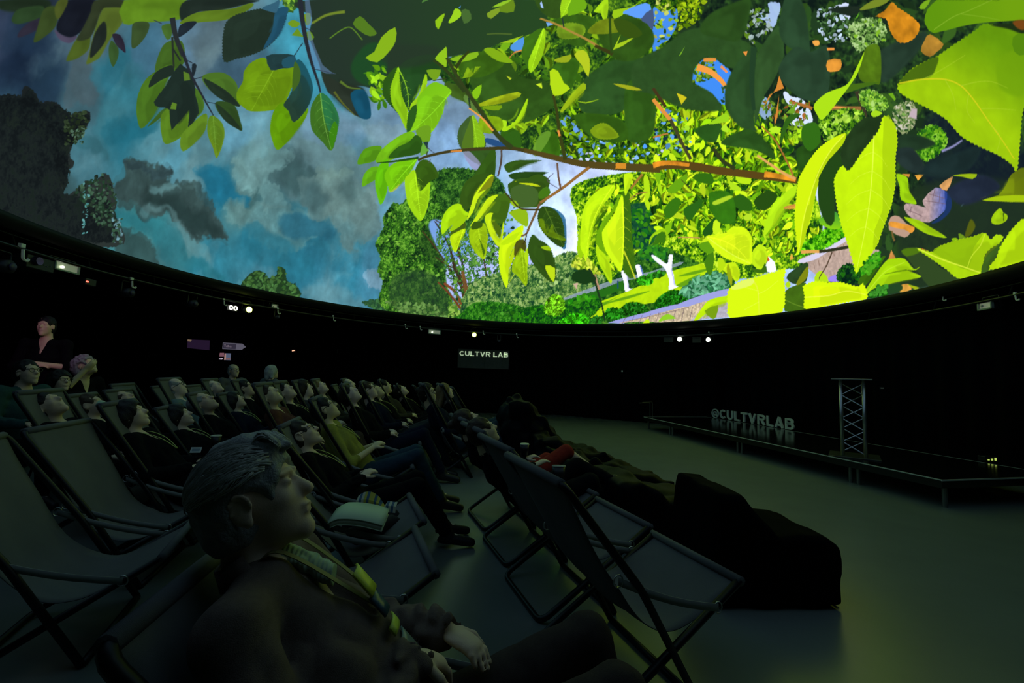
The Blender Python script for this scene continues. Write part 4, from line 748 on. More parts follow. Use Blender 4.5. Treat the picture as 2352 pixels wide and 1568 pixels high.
stroke(Z(2,[1922,1130,1830,1200,1740,1270,1590,1370]), 7, 6, (150,108,52)); stroke(Z(2,[1590,1370,1545,1470,1505,1560]), 5, 5, (110,84,50)); stroke(Z(2,[1706,1100,1712,1180,1730,1280]), 4, 5, (112,84,64)); stroke(Z(2,[1680,1170,1640,1220,1715,1275]), 1.5, 1.5, (90,80,90))
stroke(Z(2,[1330,1010,1325,1100,1305,1190]), 4, 4, (84,70,60)); stroke(Z(2,[825,1055,828,1020]), 3, 3, (60,80,40)); stroke(Z(2,[850,1075,835,1105]), 1.5, 1, (90,90,90)); stroke(Z(2,[820,990,880,1040]), 1.5, 1, (60,60,60)); stroke(Z(2,[865,545,960,530]),2,2,(50,60,30))
stroke(Z(4,[2110,270,2085,330,2040,440,2000,530,1950,560]), 4, 4, (120,92,60)); stroke(Z(4,[1800,160,1870,240,1950,310,2120,320]), 3, 4, (64,60,30)); stroke(Z(4,[2000,530,1985,600,1965,630]),2.5,2,(60,50,30))
stroke(Z(5,[975,130,1040,50,1080,0]), 5, 6, (160,120,50)); stroke(Z(5,[960,230,1030,180,1130,160]), 2, 2, (170,130,60)); stroke(Z(5,[1430,50,1510,130,1530,150]), 2, 2, (80,90,30)); stroke(Z(5,[1400,570,1600,575]), 3, 2.5, (190,150,80))
stroke(Z(3,[660,985,740,1040,830,1100,905,1135]), 5, 7, (214,160,90)); stroke(Z(3,[0,630,50,690,110,760]), 9, 9, (216,140,60)); stroke(Z(3,[0,560,80,680]), 7, 7, (70,56,30)); stroke(Z(3,[110,760,160,860,200,940,240,1010]), 8, 7, (70,70,40)); stroke(Z(3,[380,940,440,1020,520,1070]), 8, 9, (50,62,30))
stroke(Z(3,[0,872,60,855,95,848]), 4, 3, (190,120,60)); stroke(Z(3,[690,800,780,900,860,1050,890,1120]), 3, 4, (170,110,50)); stroke(Z(3,[830,1320,900,1300]), 5, 5, (200,140,60))
stroke(Z(6,[350,700,430,695,520,695]), 8, 7, (214,160,80)); stroke(Z(6,[515,695,600,685,775,655]), 7, 7, (50,52,34)); stroke(Z(6,[630,700,580,820,520,920,515,945]), 3, 1.6, (84,66,50)); stroke(Z(6,[1165,510,1175,560,1190,600]),4,4,(120,96,50))
stroke(Z(1,[1165,120,1190,250,1240,380]), 13, 10, (40,46,48)); stroke(Z(1,[1165,250,1175,460]), 5, 4, (40,50,40)); stroke(Z(1,[1235,350,1290,500,1370,650,1442,780]), 8, 2.5, (38,42,50)); stroke(Z(1,[1170,330,1220,410]), 4, 4, (36,44,42)); lf(1,[1300,430,1330,440,1310,515,1296,490],(32,42,48),sm=2)
stroke(Z(1,[2025,-20,2050,180,2080,330,2110,440,2150,560,2165,625]), 12, 3.5, (38,44,52)); stroke(Z(1,[1990,375,2045,290]), 2, 2, (40,50,60)); stroke(Z(1,[2118,465,2260,500]), 1.5, 1, (50,60,80)); stroke(Z(1,[1310,535,1370,518]), 2, 1.5, (40,50,60)); stroke(Z(1,[1400,688,1460,700]), 1.8, 1.2, (40,50,60)); stroke(Z(1,[1250,400,1300,425]),2,2,(40,46,54)); stroke(Z(1,[2065,190,2120,210]),2,1,(50,60,70)); stroke(Z(1,[1040,135,1095,160]),2,2,(50,60,70))

# ---- 8. the part of the film above and behind the photograph: unseen sky, its colour chosen for the fill light it gives, with the crown overhead
_r = np.random.RandomState(11)
yy, xx = np.mgrid[0:MH:4, 0:MW:4]
X_, Y_ = xx / CS + MX0, yy / CS + MY0
rr = np.hypot(X_, Y_); azm = np.arctan2(X_, Y_); elm = np.pi / 2 - rr / RD
P3 = dome_pt(azm, elm); pp = proj_np(P3); qq = P3 - EYEP
outm = ((pp[..., 0] < -6) | (pp[..., 0] > 2358) | (pp[..., 1] < -6) | (qq[..., 1] * CT + qq[..., 2] * ST < .2)).astype(np.float32)
outm = box(outm, 1)
cl = fbm(*outm.shape, 60, 77, 5); cl = np.clip((cl - .42) * 5, 0, 1)[..., None]
sky_fill = np.array([62, 98, 128], np.float32) * (1 - cl) + np.array([122, 136, 150], np.float32) * cl
lo_ = np.repeat(np.repeat(outm, 4, 0), 4, 1)[:MH, :MW][..., None]
sky_fill = np.repeat(np.repeat(sky_fill, 4, 0), 4, 1)[:MH, :MW]
keep = pic.copy()
pic += lo_ * (sky_fill - pic)
leafy = [(26,44,28),(36,60,32),(48,84,28),(70,112,26),(96,140,24)]
def cfill(C, c):
    R = raster(C)
    if R: blend(R[0], R[1], R[2], c)
def cleaf(cx, cy, L, a, w, c):
    s = np.linspace(0, 1, 8); pr = np.sin(math.pi * s ** .8) * w / 2
    u = np.array([math.cos(a), math.sin(a)]); n = np.array([-u[1], u[0]])
    m = np.array([cx, cy]) + (s[:, None] - .5) * L * u
    cfill(np.vstack([m + n * pr[:, None], (m - n * pr[:, None])[::-1][1:-1]]), c)
ys_, xs_ = np.nonzero(outm[::2, ::2] > .5)
for _ in range(420):
    k = _r.randint(len(ys_)); cx, cy = xs_[k] * 8., ys_[k] * 8.
    X0_, Y0_ = cx / CS + MX0, cy / CS + MY0
    if _r.rand() > np.clip(1.2 - np.hypot(X0_ - 2.5, (Y0_ - 1.5) * .8) / 4.5, .03, 1): continue
    c = np.array(leafy[_r.randint(5)]) * (.75 + .4 * _r.rand())
    cleaf(cx, cy, 130 + 190 * _r.rand(), _r.rand() * 6.28, 60 + 80 * _r.rand(), c)
pic[:] = keep + lo_ * (pic - keep)
del keep, sky_fill

# ------------------------------------------------------------------ dome mesh carrying the film frame
def lin(c):
    c = np.clip(c, 0, 255) / 255.0
    return np.where(c <= .04045, c / 12.92, ((c + .055) / 1.055) ** 2.4)
def sample(az, el):
    x, y = master(az, el)
    x = np.clip(x, 0, MW - 2.001); y = np.clip(y, 0, MH - 2.001)
    xi, yi = x.astype(int), y.astype(int)
    fx, fy = (x - xi)[..., None], (y - yi)[..., None]
    return (pic[yi, xi] * (1 - fx) + pic[yi, xi + 1] * fx) * (1 - fy) + (pic[yi + 1, xi] * (1 - fx) + pic[yi + 1, xi + 1] * fx) * fy
PXSTEP = 1.5
def build_dome():
    V, Fc, Cc, base = [], [], [], 0
    azb = np.radians(np.arange(-180, 181, 15)); elb = np.radians([0, 6, 12, 18, 24, 30, 37, 44, 52, 60, 70, 82, 90])
    for i in range(len(azb) - 1):
        for j in range(len(elb) - 1):
            a0, a1, e0, e1 = azb[i], azb[i + 1], elb[j], elb[j + 1]
            A, E = np.meshgrid(np.linspace(a0, a1, 9), np.linspace(e0, e1, 9), indexing='ij')
            P = dome_pt(A, E); Q = proj_np(P)
            q = (P - EYEP); F = q[..., 1] * CT + q[..., 2] * ST
            ok = (F > .3) & (Q[..., 0] > -20) & (Q[..., 0] < 2372) & (Q[..., 1] > -20)
            if ok.any():
                da = np.where(ok[1:] | ok[:-1], np.linalg.norm(np.diff(Q, axis=0), axis=-1), 0).max()
                de = np.where(ok[:, 1:] | ok[:, :-1], np.linalg.norm(np.diff(Q, axis=1), axis=-1), 0).max()
                na, ne = int(min(400, max(6, da * 8 / PXSTEP))), int(min(400, max(6, de * 8 / PXSTEP)))
            else:
                na, ne = max(3, int(40 * math.cos((e0 + e1) / 2))), max(6, int((e1 - e0) * 120))
            A, E = np.meshgrid(np.linspace(a0, a1, na + 1), np.linspace(e0, e1, ne + 1), indexing='ij')
            P = dome_pt(A, E).reshape(-1, 3)
            c = sample(A, E).reshape(-1, 3)
            c = lin(c)
            c = c * (1 + .18 * np.clip((c.max(-1, keepdims=True) - .25) / .45, 0, 1))     # the projector's highlights run hot
            idx = np.arange((na + 1) * (ne + 1)).reshape(na + 1, ne + 1) + base
            f = np.stack([idx[:-1, :-1], idx[:-1, 1:], idx[1:, 1:], idx[1:, :-1]], -1).reshape(-1, 4)
            V.append(P); Fc.append(f); Cc.append(c); base += len(P)
    V = np.vstack(V).astype(np.float32); Fc = np.vstack(Fc).astype(np.int32); Cc = np.vstack(Cc)
    me = bpy.data.meshes.new('projected_picture')
    me.vertices.add(len(V)); me.vertices.foreach_set('co', V.ravel())
    me.loops.add(Fc.size); me.loops.foreach_set('vertex_index', Fc.ravel())
    me.polygons.add(len(Fc)); me.polygons.foreach_set('loop_start', np.arange(0, Fc.size, 4, dtype=np.int32)); 
    me.update(calc_edges=True)
    at = me.color_attributes.new('film', 'FLOAT_COLOR', 'POINT')
    at.data.foreach_set('color', np.c_[Cc, np.ones(len(Cc))].astype(np.float32).ravel())
    return me

# ------------------------------------------------------------------ object helpers
def link(o, parent=None):
    scene.collection.objects.link(o)
    if parent is not None: o.parent = parent
    return o
def tag(o, label=None, cat=None, group=None, kind=None):
    if label: o['label'] = label
    if cat: o['category'] = cat
    if group: o['group'] = group
    if kind: o['kind'] = kind
    return o
def thing(name, label, cat, loc=(0, 0, 0), rz=0.0, group=None, kind=None):
    o = bpy.data.objects.new(name, None); o.empty_display_size = .1
    o.location = loc; o.rotation_euler = (0, 0, rz)
    link(o); return tag(o, label, cat, group, kind)
def mesh_obj(name, me, mat=None, parent=None):
    o = bpy.data.objects.new(name, me)
    if mat is not None and len(me.materials) == 0: me.materials.append(mat)
    elif mat is not None and me.materials[0] != mat:
        link(o, parent); o.material_slots[0].link = 'OBJECT'; o.material_slots[0].material = mat; return o
    return link(o, parent)
def bm_obj(name, bm, mat, parent=None, smooth_=False, bevel=0.0):
    if bevel: bmesh.ops.bevel(bm, geom=list(bm.edges), offset=bevel, segments=2, affect='EDGES', profile=.5)
    bmesh.ops.recalc_face_normals(bm, faces=bm.faces)
    me = bpy.data.meshes.new(name); bm.to_mesh(me); bm.free()
    if smooth_: me.polygons.foreach_set('use_smooth', [True] * len(me.polygons))
    me.materials.append(mat)
    return link(bpy.data.objects.new(name, me), parent)
def add_box(bm, x0, x1, y0, y1, z0, z1, M=None):
    g = bmesh.ops.create_cube(bm, size=1)['verts']
    T = Matrix.Translation(((x0 + x1) / 2, (y0 + y1) / 2, (z0 + z1) / 2)) @ Matrix.Diagonal((x1 - x0, y1 - y0, z1 - z0, 1))
    if M is not None: T = M @ T
    bmesh.ops.transform(bm, matrix=T, verts=g)
def tube_arrays(path, r, n=8, closed=False, caps=True):
    P = np.asarray(path, float); m = len(P)
    rr = np.full(m, r) if np.isscalar(r) else np.asarray(r, float)
    T = np.gradient(P, axis=0) if not closed else np.roll(P, -1, 0) - np.roll(P, 1, 0)
    T /= np.linalg.norm(T, axis=1)[:, None] + 1e-9
    ref = np.array([0, 0, 1.0]) if abs(T[0, 2]) < .9 else np.array([0, 1.0, 0])
    nrm = np.cross(T[0], ref); nrm /= np.linalg.norm(nrm)
    V = []
    for i in range(m):
        nrm = nrm - T[i] * (nrm @ T[i]); nrm /= np.linalg.norm(nrm) + 1e-9
        b = np.cross(T[i], nrm)
        a = np.arange(n) / n * 2 * math.pi
        V.append(P[i] + rr[i] * (np.cos(a)[:, None] * nrm + np.sin(a)[:, None] * b))
    V = np.vstack(V); F = []
    for i in range(m if closed else m - 1):
        j = (i + 1) % m
        for k in range(n):
            F.append((i * n + k, i * n + (k + 1) % n, j * n + (k + 1) % n, j * n + k))
    if not closed and caps:
        F.append(tuple(range(n))[::-1]); F.append(tuple(range((m - 1) * n, m * n)))
    return V, F
def add_tube(bm, path, r, n=8, closed=False):
    V, F = tube_arrays(path, r, n, closed)
    vs = [bm.verts.new(v) for v in V]
    for f in F:
        try: bm.faces.new([vs[i] for i in f])
        except ValueError: pass
def round_path(pts, rad, n=4):
    """polyline with rounded corners"""
    P = [np.asarray(p, float) for p in pts]; out = [P[0]]
    for a, b, c in zip(P[:-2], P[1:-1], P[2:]):
        u, v = a - b, c - b; lu, lv = np.linalg.norm(u), np.linalg.norm(v)
        r = min(rad, lu * .45, lv * .45); p, q = b + u / lu * r, b + v / lv * r
        for t in np.linspace(0, 1, n + 1): out.append((1 - t) ** 2 * p + 2 * t * (1 - t) * b + t * t * q)
    out.append(P[-1]); return np.array(out)
def add_grid(bm, G, thick=0.0):
    """G: (a,b,3) array of points"""
    a, b, _ = G.shape
    def sheet(G, flip):
        vs = [[bm.verts.new(G[i, j]) for j in range(b)] for i in range(a)]
        for i in range(a - 1):
            for j in range(b - 1):
                q = (vs[i][j], vs[i + 1][j], vs[i + 1][j + 1], vs[i][j + 1])
                bm.faces.new(q[::-1] if flip else q)
        return vs
    v1 = sheet(G, False)
    if thick:
        du = np.gradient(G, axis=0); dv = np.gradient(G, axis=1); nn = np.cross(du, dv); nn /= np.linalg.norm(nn, axis=-1)[..., None] + 1e-9
        v2 = sheet(G - nn * thick, True)
        ring = lambda v: [v[i][0] for i in range(a)] + [v[a - 1][j] for j in range(1, b)] + [v[i][b - 1] for i in range(a - 2, -1, -1)] + [v[0][j] for j in range(b - 2, 0, -1)]
        r1, r2 = ring(v1), ring(v2)
        for i in range(len(r1)):
            j = (i + 1) % len(r1); bm.faces.new((r1[i], r1[j], r2[j], r2[i]))

# ------------------------------------------------------------------ materials
_mats = {}
def mat(name, col, rough=.7, metal=0.0, noise=0.0, nscale=40.0, bump=0.0, bscale=200.0, spec=.5, sheen=0.0, emit=None, estr=1.0, wave=None):
    if name in _mats: return _mats[name]
    m = bpy.data.materials.new(name); m.use_nodes = True; nt = m.node_tree; N = nt.nodes; L = nt.links
    b = N['Principled BSDF']; b.inputs['Roughness'].default_value = rough; b.inputs['Metallic'].default_value = metal
    b.inputs['Specular IOR Level'].default_value = spec
    b.inputs['Sheen Weight'].default_value = sheen
    c = (*col, 1); b.inputs['Base Color'].default_value = c
    tc = N.new('ShaderNodeTexCoord')
    if noise:
        t = N.new('ShaderNodeTexNoise'); t.inputs['Scale'].default_value = nscale; t.inputs['Detail'].default_value = 4
        r = N.new('ShaderNodeMix'); r.data_type = 'RGBA'
        L.new(tc.outputs['Object'], t.inputs['Vector']); L.new(t.outputs['Fac'], r.inputs['Factor'])
        r.inputs['A'].default_value = (*[x * (1 - noise) for x in col], 1); r.inputs['B'].default_value = (*[min(1, x * (1 + noise)) for x in col], 1)
        L.new(r.outputs['Result'], b.inputs['Base Color'])
    if bump:
        t = N.new('ShaderNodeTexNoise') if wave is None else N.new('ShaderNodeTexWave')
        t.inputs['Scale'].default_value = bscale if wave is None else wave
        L.new(tc.outputs['Object'], t.inputs['Vector'])
        k = N.new('ShaderNodeBump'); k.inputs['Strength'].default_value = bump; k.inputs['Distance'].default_value = .004
        L.new(t.outputs['Fac'], k.inputs['Height']); L.new(k.outputs['Normal'], b.inputs['Normal'])
    if emit is not None:
        b.inputs['Emission Color'].default_value = (*emit, 1); b.inputs['Emission Strength'].default_value = estr
    _mats[name] = m; return m

# ------------------------------------------------------------------ figures: smooth distance fields turned into one continuous skin
def vnoise3(X, Y, Zz, sc, seed):
    r = np.random.RandomState(seed); g = r.rand(16, 16, 16).astype(np.float32)
    def f(a): i = np.floor(a).astype(int); t = a - i; return i, t * t * (3 - 2 * t)
    xi, fx = f(X * sc); yi, fy = f(Y * sc); zi, fz = f(Zz * sc)
    o = 0
    for dx in (0, 1):
        for dy in (0, 1):
            for dz in (0, 1):
                o = o + g[(xi + dx) % 16, (yi + dy) % 16, (zi + dz) % 16] * (fx if dx else 1 - fx) * (fy if dy else 1 - fy) * (fz if dz else 1 - fz)
    return o
class Field:
    def __init__(s, lo, hi, h):
        s.lo = np.asarray(lo, float); s.h = h
        s.n = np.ceil((np.asarray(hi, float) - s.lo) / h).astype(int) + 1
        s.D = np.full(s.n, .3, np.float32)
        s.ax = [s.lo[i] + np.arange(s.n[i]) * h for i in range(3)]
    def _sl(s, lo, hi):
        a = np.clip(np.floor((lo - s.lo) / s.h).astype(int), 0, s.n); b = np.clip(np.ceil((hi - s.lo) / s.h).astype(int) + 1, 0, s.n)
        return tuple(slice(i, j) for i, j in zip(a, b))
    def grid(s, sl): return s.ax[0][sl[0]][:, None, None], s.ax[1][sl[1]][None, :, None], s.ax[2][sl[2]][None, None, :]
    def put(s, d, sl, k=.02, sub=False):
        A = s.D[sl]
        if A.size == 0: return
        if sub:
            hh = np.clip(.5 - .5 * (A + d) / k, 0, 1); s.D[sl] = A * (1 - hh) - d * hh + k * hh * (1 - hh); return
        hh = np.clip(.5 + .5 * (A - d) / k, 0, 1)
        s.D[sl] = A * (1 - hh) + d * hh - k * hh * (1 - hh)
    def cone(s, a, b, r1, r2, k=.02, flat=None, fs=1.0, sub=False, nz=0, nsc=20, seed=1):
        a, b = np.asarray(a, float), np.asarray(b, float); R = max(r1, r2) * max(1, fs) + .05 + k
        sl = s._sl(np.minimum(a, b) - R, np.maximum(a, b) + R); X, Y, Zz = s.grid(sl)
        px, py, pz = X - a[0], Y - a[1], Zz - a[2]; v = b - a
        if flat is not None:
            n = np.asarray(flat, float); n = n / np.linalg.norm(n); c = px * n[0] + py * n[1] + pz * n[2]; vn = v @ n
            g = 1 / fs - 1; px, py, pz = px + n[0] * c * g, py + n[1] * c * g, pz + n[2] * c * g; v = v + n * vn * g
        L = v @ v + 1e-9
        t = np.clip((px * v[0] + py * v[1] + pz * v[2]) / L, 0, 1)
        d = np.sqrt((px - v[0] * t) ** 2 + (py - v[1] * t) ** 2 + (pz - v[2] * t) ** 2) - (r1 + (r2 - r1) * t)
        if nz: d = d - (np.abs(vnoise3(X + 5, Y + 5, Zz + 5, nsc, seed) - .5) * 2.6 - .45) * nz * .7
        s.put(d, sl, k, sub)
    def ell(s, c, ax, R=None, k=.02, sub=False, nz=0, nsc=30, seed=1):
        """ellipsoid: centre, half axes, rotation (columns = axes)"""
        c = np.asarray(c, float); ax = np.asarray(ax, float); m = ax.max() + .05 + k
        sl = s._sl(c - m, c + m); X, Y, Zz = s.grid(sl)
        P = [X - c[0], Y - c[1], Zz - c[2]]
        R = np.eye(3) if R is None else R
        q = [(P[0] * R[0, i] + P[1] * R[1, i] + P[2] * R[2, i]) / ax[i] for i in range(3)]
        r = np.sqrt(q[0] ** 2 + q[1] ** 2 + q[2] ** 2); d = (r - 1) * ax.min() * np.clip(r, .6, 1.4)
        if nz: d = d + (vnoise3(X + 5, Y + 5, Zz + 5, nsc, seed) - .5) * nz
        s.put(d.astype(np.float32), sl, k, sub)
    def prism(s, poly, y0, y1, r=.03, k=.04, nz=0, nsc=10, seed=1):
        """side outline (x, z) pulled from y0 to y1 with rounded edges"""
        P = np.asarray(poly, float); X, Y, Zz = s.grid((slice(None),) * 3); x2, z2 = X[:, 0, 0][:, None], Zz[0, 0][None, :]
        d = np.full((x2.shape[0], z2.shape[1]), 9.0); ins = np.zeros(d.shape, bool)
        for a, b in zip(P, np.roll(P, -1, 0)):
            e = b - a; wx, wz = x2 - a[0], z2 - a[1]; t = np.clip((wx * e[0] + wz * e[1]) / (e @ e), 0, 1); d = np.minimum(d, np.hypot(wx - e[0] * t, wz - e[1] * t))
            c = ((a[1] > z2) != (b[1] > z2)); ins ^= c & (x2 < e[0] * (z2 - a[1]) / (e[1] if e[1] else 1) + a[0])
        d = np.where(ins, -d, d)[:, None, :] + r; dy = np.abs(Y - (y0 + y1) / 2) - (y1 - y0) / 2 + r
        D = np.sqrt(np.maximum(d, 0) ** 2 + np.maximum(dy, 0) ** 2) + np.minimum(np.maximum(d, dy), 0) - r
        if nz: D = D + (vnoise3(X + 5, Y + 5, Zz + 5, nsc, seed) - .5) * nz
        s.put(D.astype(np.float32), (slice(None),) * 3, k)
    def plane(s, p, n, k=.01):
        """keep the side the normal points away from"""
        n = np.asarray(n, float); n = n / np.linalg.norm(n); X, Y, Zz = s.grid((slice(None),) * 3)
        d = (X - p[0]) * n[0] + (Y - p[1]) * n[1] + (Zz - p[2]) * n[2]
        A = s.D; hh = np.clip(.5 - .5 * (A - d) / k, 0, 1); s.D = (A * (1 - hh) + d * hh + k * hh * (1 - hh)).astype(np.float32)
    def floor0(s):
        s.plane((0, 0, s.lo[2] + s.h * 1.2), (0, 0, -1), .002)
    def mesh(s, name):
        D = s.D; D[[0, -1]] = .1; D[:, [0, -1]] = .1; D[:, :, [0, -1]] = .1
        S = D < 0
        c = np.zeros(tuple(np.array(D.shape) - 1), np.uint8)
        for i in (0, 1):
            for j in (0, 1):
                for k in (0, 1): c += S[i:D.shape[0] - 1 + i, j:D.shape[1] - 1 + j, k:D.shape[2] - 1 + k]
        cell = (c > 0) & (c < 8); I = np.argwhere(cell); idx = np.full(cell.shape, -1, np.int32); idx[cell] = np.arange(len(I))
        acc = np.zeros((len(I), 3)); cnt = np.zeros(len(I))
        for ax in range(3):
            o = [(0, 0), (0, 1), (1, 0), (1, 1)]
            for u, v in o:
                a = I.copy(); oth = [q for q in range(3) if q != ax]; a[:, oth[0]] += u; a[:, oth[1]] += v; b = a.copy(); b[:, ax] += 1
                da, db = D[a[:, 0], a[:, 1], a[:, 2]], D[b[:, 0], b[:, 1], b[:, 2]]
                m = (da < 0) != (db < 0); t = da / np.where(m, da - db, 1)
                p = a.astype(float); p[:, ax] += t; acc[m] += p[m]; cnt[m] += 1
        V = s.lo + (acc / cnt[:, None]) * s.h
        F = []
        for ax in range(3):
            oth = [q for q in range(3) if q != ax]
            A = np.take(S, range(D.shape[ax] - 1), ax); B = np.take(S, range(1, D.shape[ax]), ax)
            for m, fl in ((A & ~B, 0), (~A & B, 1)):
                E = np.argwhere(m); E = E[(E[:, oth[0]] > 0) & (E[:, oth[1]] > 0) & (E[:, oth[0]] < D.shape[oth[0]] - 1) & (E[:, oth[1]] < D.shape[oth[1]] - 1)]
                if len(E) == 0: continue
                def g(u, v): e = E.copy(); e[:, oth[0]] -= u; e[:, oth[1]] -= v; return idx[e[:, 0], e[:, 1], e[:, 2]]
                q = np.stack([g(0, 0), g(1, 0), g(1, 1), g(0, 1)], -1)
                if (fl == 1) ^ (ax == 1): q = q[:, ::-1]
                F.append(q)
        F = np.vstack(F).astype(np.int32); F = F[(F >= 0).all(1)]
        me = bpy.data.meshes.new(name)
        me.vertices.add(len(V)); me.vertices.foreach_set('co', V.astype(np.float32).ravel())
        me.loops.add(F.size); me.loops.foreach_set('vertex_index', F.ravel())
        me.polygons.add(len(F)); me.polygons.foreach_set('loop_start', np.arange(0, F.size, 4, dtype=np.int32))
        me.polygons.foreach_set('use_smooth', np.ones(len(F), bool)); me.update(calc_edges=True)
        return me

# ------------------------------------------------------------------ people
def unit(v): v = np.asarray(v, float); return v / np.linalg.norm(v)
def base_pose():
    P = dict(pelvis=(.04, 0, .37), chest=(-.20, 0, .64), neck=(-.33, 0, .80), head=(-.36, 0, .945), gaze=(.86, 0, .5), crown=(-.5, 0, .86))
    for s, t in ((1, 'l'), (-1, 'r')):
        P['sh' + t] = (-.29, .175 * s, .765); P['el' + t] = (-.13, .29 * s, .53); P['wr' + t] = (.09, .15 * s, .54); P['hd' + t] = (.15, .07 * s, .545)
        P['hip' + t] = (.06, .09 * s, .37); P['kn' + t] = (.50, .12 * s, .53); P['an' + t] = (.74, .11 * s, .10); P['toe' + t] = (.90, .13 * s, .045)
    return P
def head_axes(P):
    g = unit(P['gaze']); u = np.array(P['crown'], float); u = unit(u - g * (u @ g)); return g, np.cross(u, g), u   # forward, left, up
def put_head(f, P, big=1.0, detail=True):
    g, l, u = head_axes(P); R = np.stack([g, l, u], 1); c = np.array(P['head'], float)
    at = lambda x, y, z: c + (g * x + l * y + u * z) * big
    f.ell(at(-.012, 0, .03), np.array([.098, .077, .09]) * big, R, k=.01)
    f.ell(at(.03, 0, -.03), np.array([.066, .062, .075]) * big, R, k=.025)
    f.cone(at(.03, 0, -.07), at(.07, 0, -.098), .042 * big, .026 * big, k=.025)           # jaw and chin
    f.cone(at(-.035, 0, -.06), np.array(P['neck'], float), .054 * big, .06 * big, k=.03)
    if detail:
        f.cone(at(.083, 0, .018), at(.108, 0, -.022), .009 * big, .0145 * big, k=.012)        # nose
        for s in (1, -1):
            f.ell(at(.09, .03 * s, .012), np.array([.016, .018, .011]) * big, R, k=.012, sub=True)
            f.ell(at(.078, .031 * s, .010), np.array([.014, .015, .010]) * big, R, k=.004)
            f.cone(at(.09, .014 * s, .031), at(.078, .05 * s, .03), .008 * big, .006 * big, k=.01)
            f.ell(at(-.004, .079 * s, -.008), np.array([.019, .0075, .032]) * big, R, k=.008); f.ell(at(.004, .088 * s, -.006), np.array([.009, .006, .016]) * big, R, k=.005, sub=True)
            if f.h < .0095:
                E = [at(-.004 + .021 * math.cos(a), (.083 + .004 * math.sin(a)) * s, -.004 + .031 * math.sin(a)) for a in np.radians([-70, -100, -140, 180, 140, 100, 60, 30, 0])]
                for e0, e1 in zip(E[:-1], E[1:]): f.cone(e0, e1, .0048 * big, .0048 * big, k=.004)
                f.ell(at(.002, .082 * s, -.036), np.array([.009, .005, .009]) * big, R, k=.005)
            f.ell(at(.06, .04 * s, -.02), np.array([.022, .018, .02]) * big, R, k=.02)
        f.ell(at(.094, 0, -.053), np.array([.010, .026, .006]) * big, R, k=.006); f.ell(at(.091, 0, -.066), np.array([.010, .022, .007]) * big, R, k=.006)
        f.ell(at(.1, 0, -.0595), np.array([.008, .024, .0016]) * big, R, k=.003, sub=True)
def put_hand(f, wrist, hand, palm_n, s=1, curl=.5, sc=1.0):
    w, h = np.asarray(wrist, float), np.asarray(hand, float); d = unit(h - w); n = unit(np.asarray(palm_n, float)); n = unit(n - d * (n @ d)); sd = np.cross(n, d) * s
    f.cone(w, w + d * .06 * sc, .025 * sc, .034 * sc, k=.015, flat=n, fs=.55)
    f.cone(w + d * .04 * sc, w + d * .085 * sc, .038 * sc, .036 * sc, k=.012, flat=n, fs=.42)
    for i, (o, L) in enumerate(((.027, .066), (.009, .076), (-.009, .070), (-.026, .054))):
        b = w + d * .088 * sc + sd * o * sc; m = b + unit(d + n * curl * .7 + sd * o * 1.2) * L * .5 * sc; e = m + unit(d + n * curl * 2.2) * L * .5 * sc
        f.cone(b - d * .02, m, .0098 * sc, .0088 * sc, k=.006); f.cone(m, e, .0088 * sc, .0072 * sc, k=.004)
    b = w + d * .03 * sc + sd * .032 * sc; m = b + unit(d * .8 + sd * .9 + n * .4) * .042 * sc; e = m + unit(d + sd * .2 + n * .5) * .032 * sc
    f.cone(b, m, .013 * sc, .0115 * sc, k=.01); f.cone(m, e, .0112 * sc, .0085 * sc, k=.005)
def bounds(P, keys=None, pad=.2):
    X = np.array([v for k, v in P.items() if k not in ('gaze', 'crown') and not k.startswith('pn') and (keys is None or k in keys)])
    return X.min(0) - pad, X.max(0) + pad
def torso_dirs(P):
    v = unit(np.array(P['neck']) - np.array(P['pelvis'])); side = unit(np.array(P['shl']) - np.array(P['shr'])); return v, side, unit(np.cross(side, v))
def body_mesh(name, P, h=.010, big=1.0, female=False, curl=.5):
    lo, hi = bounds(P, pad=.17); lo[2] = max(lo[2], 0.0); f = Field(lo, hi, h); v, side, fr = torso_dirs(P); A = lambda k: np.array(P[k], float)
    f.cone(A('pelvis'), A('chest'), .10, .115, k=.05, flat=side, fs=1.35); f.cone(A('chest'), A('neck') - v * .07, .105, .07, k=.05, flat=side, fs=1.5)
    for t, s in (('l', 1), ('r', -1)):
        f.cone(A('neck') - v * .06, A('sh' + t), .05, .05, k=.03); f.cone(A('sh' + t), A('el' + t), .047, .038, k=.03); f.cone(A('el' + t), A('wr' + t), .037, .026, k=.02)
        put_hand(f, P['wr' + t], P['hd' + t], P.get('pn' + t, (-.1, 0, -1)), -s, curl)
        f.cone(A('hip' + t), A('kn' + t), .078, .052, k=.04); f.cone(A('kn' + t), A('an' + t), .05, .036, k=.02); f.cone(A('an' + t), A('toe' + t), .035, .026, k=.02)
    put_head(f, P, big, detail=h < .013)
    return f.mesh(name)
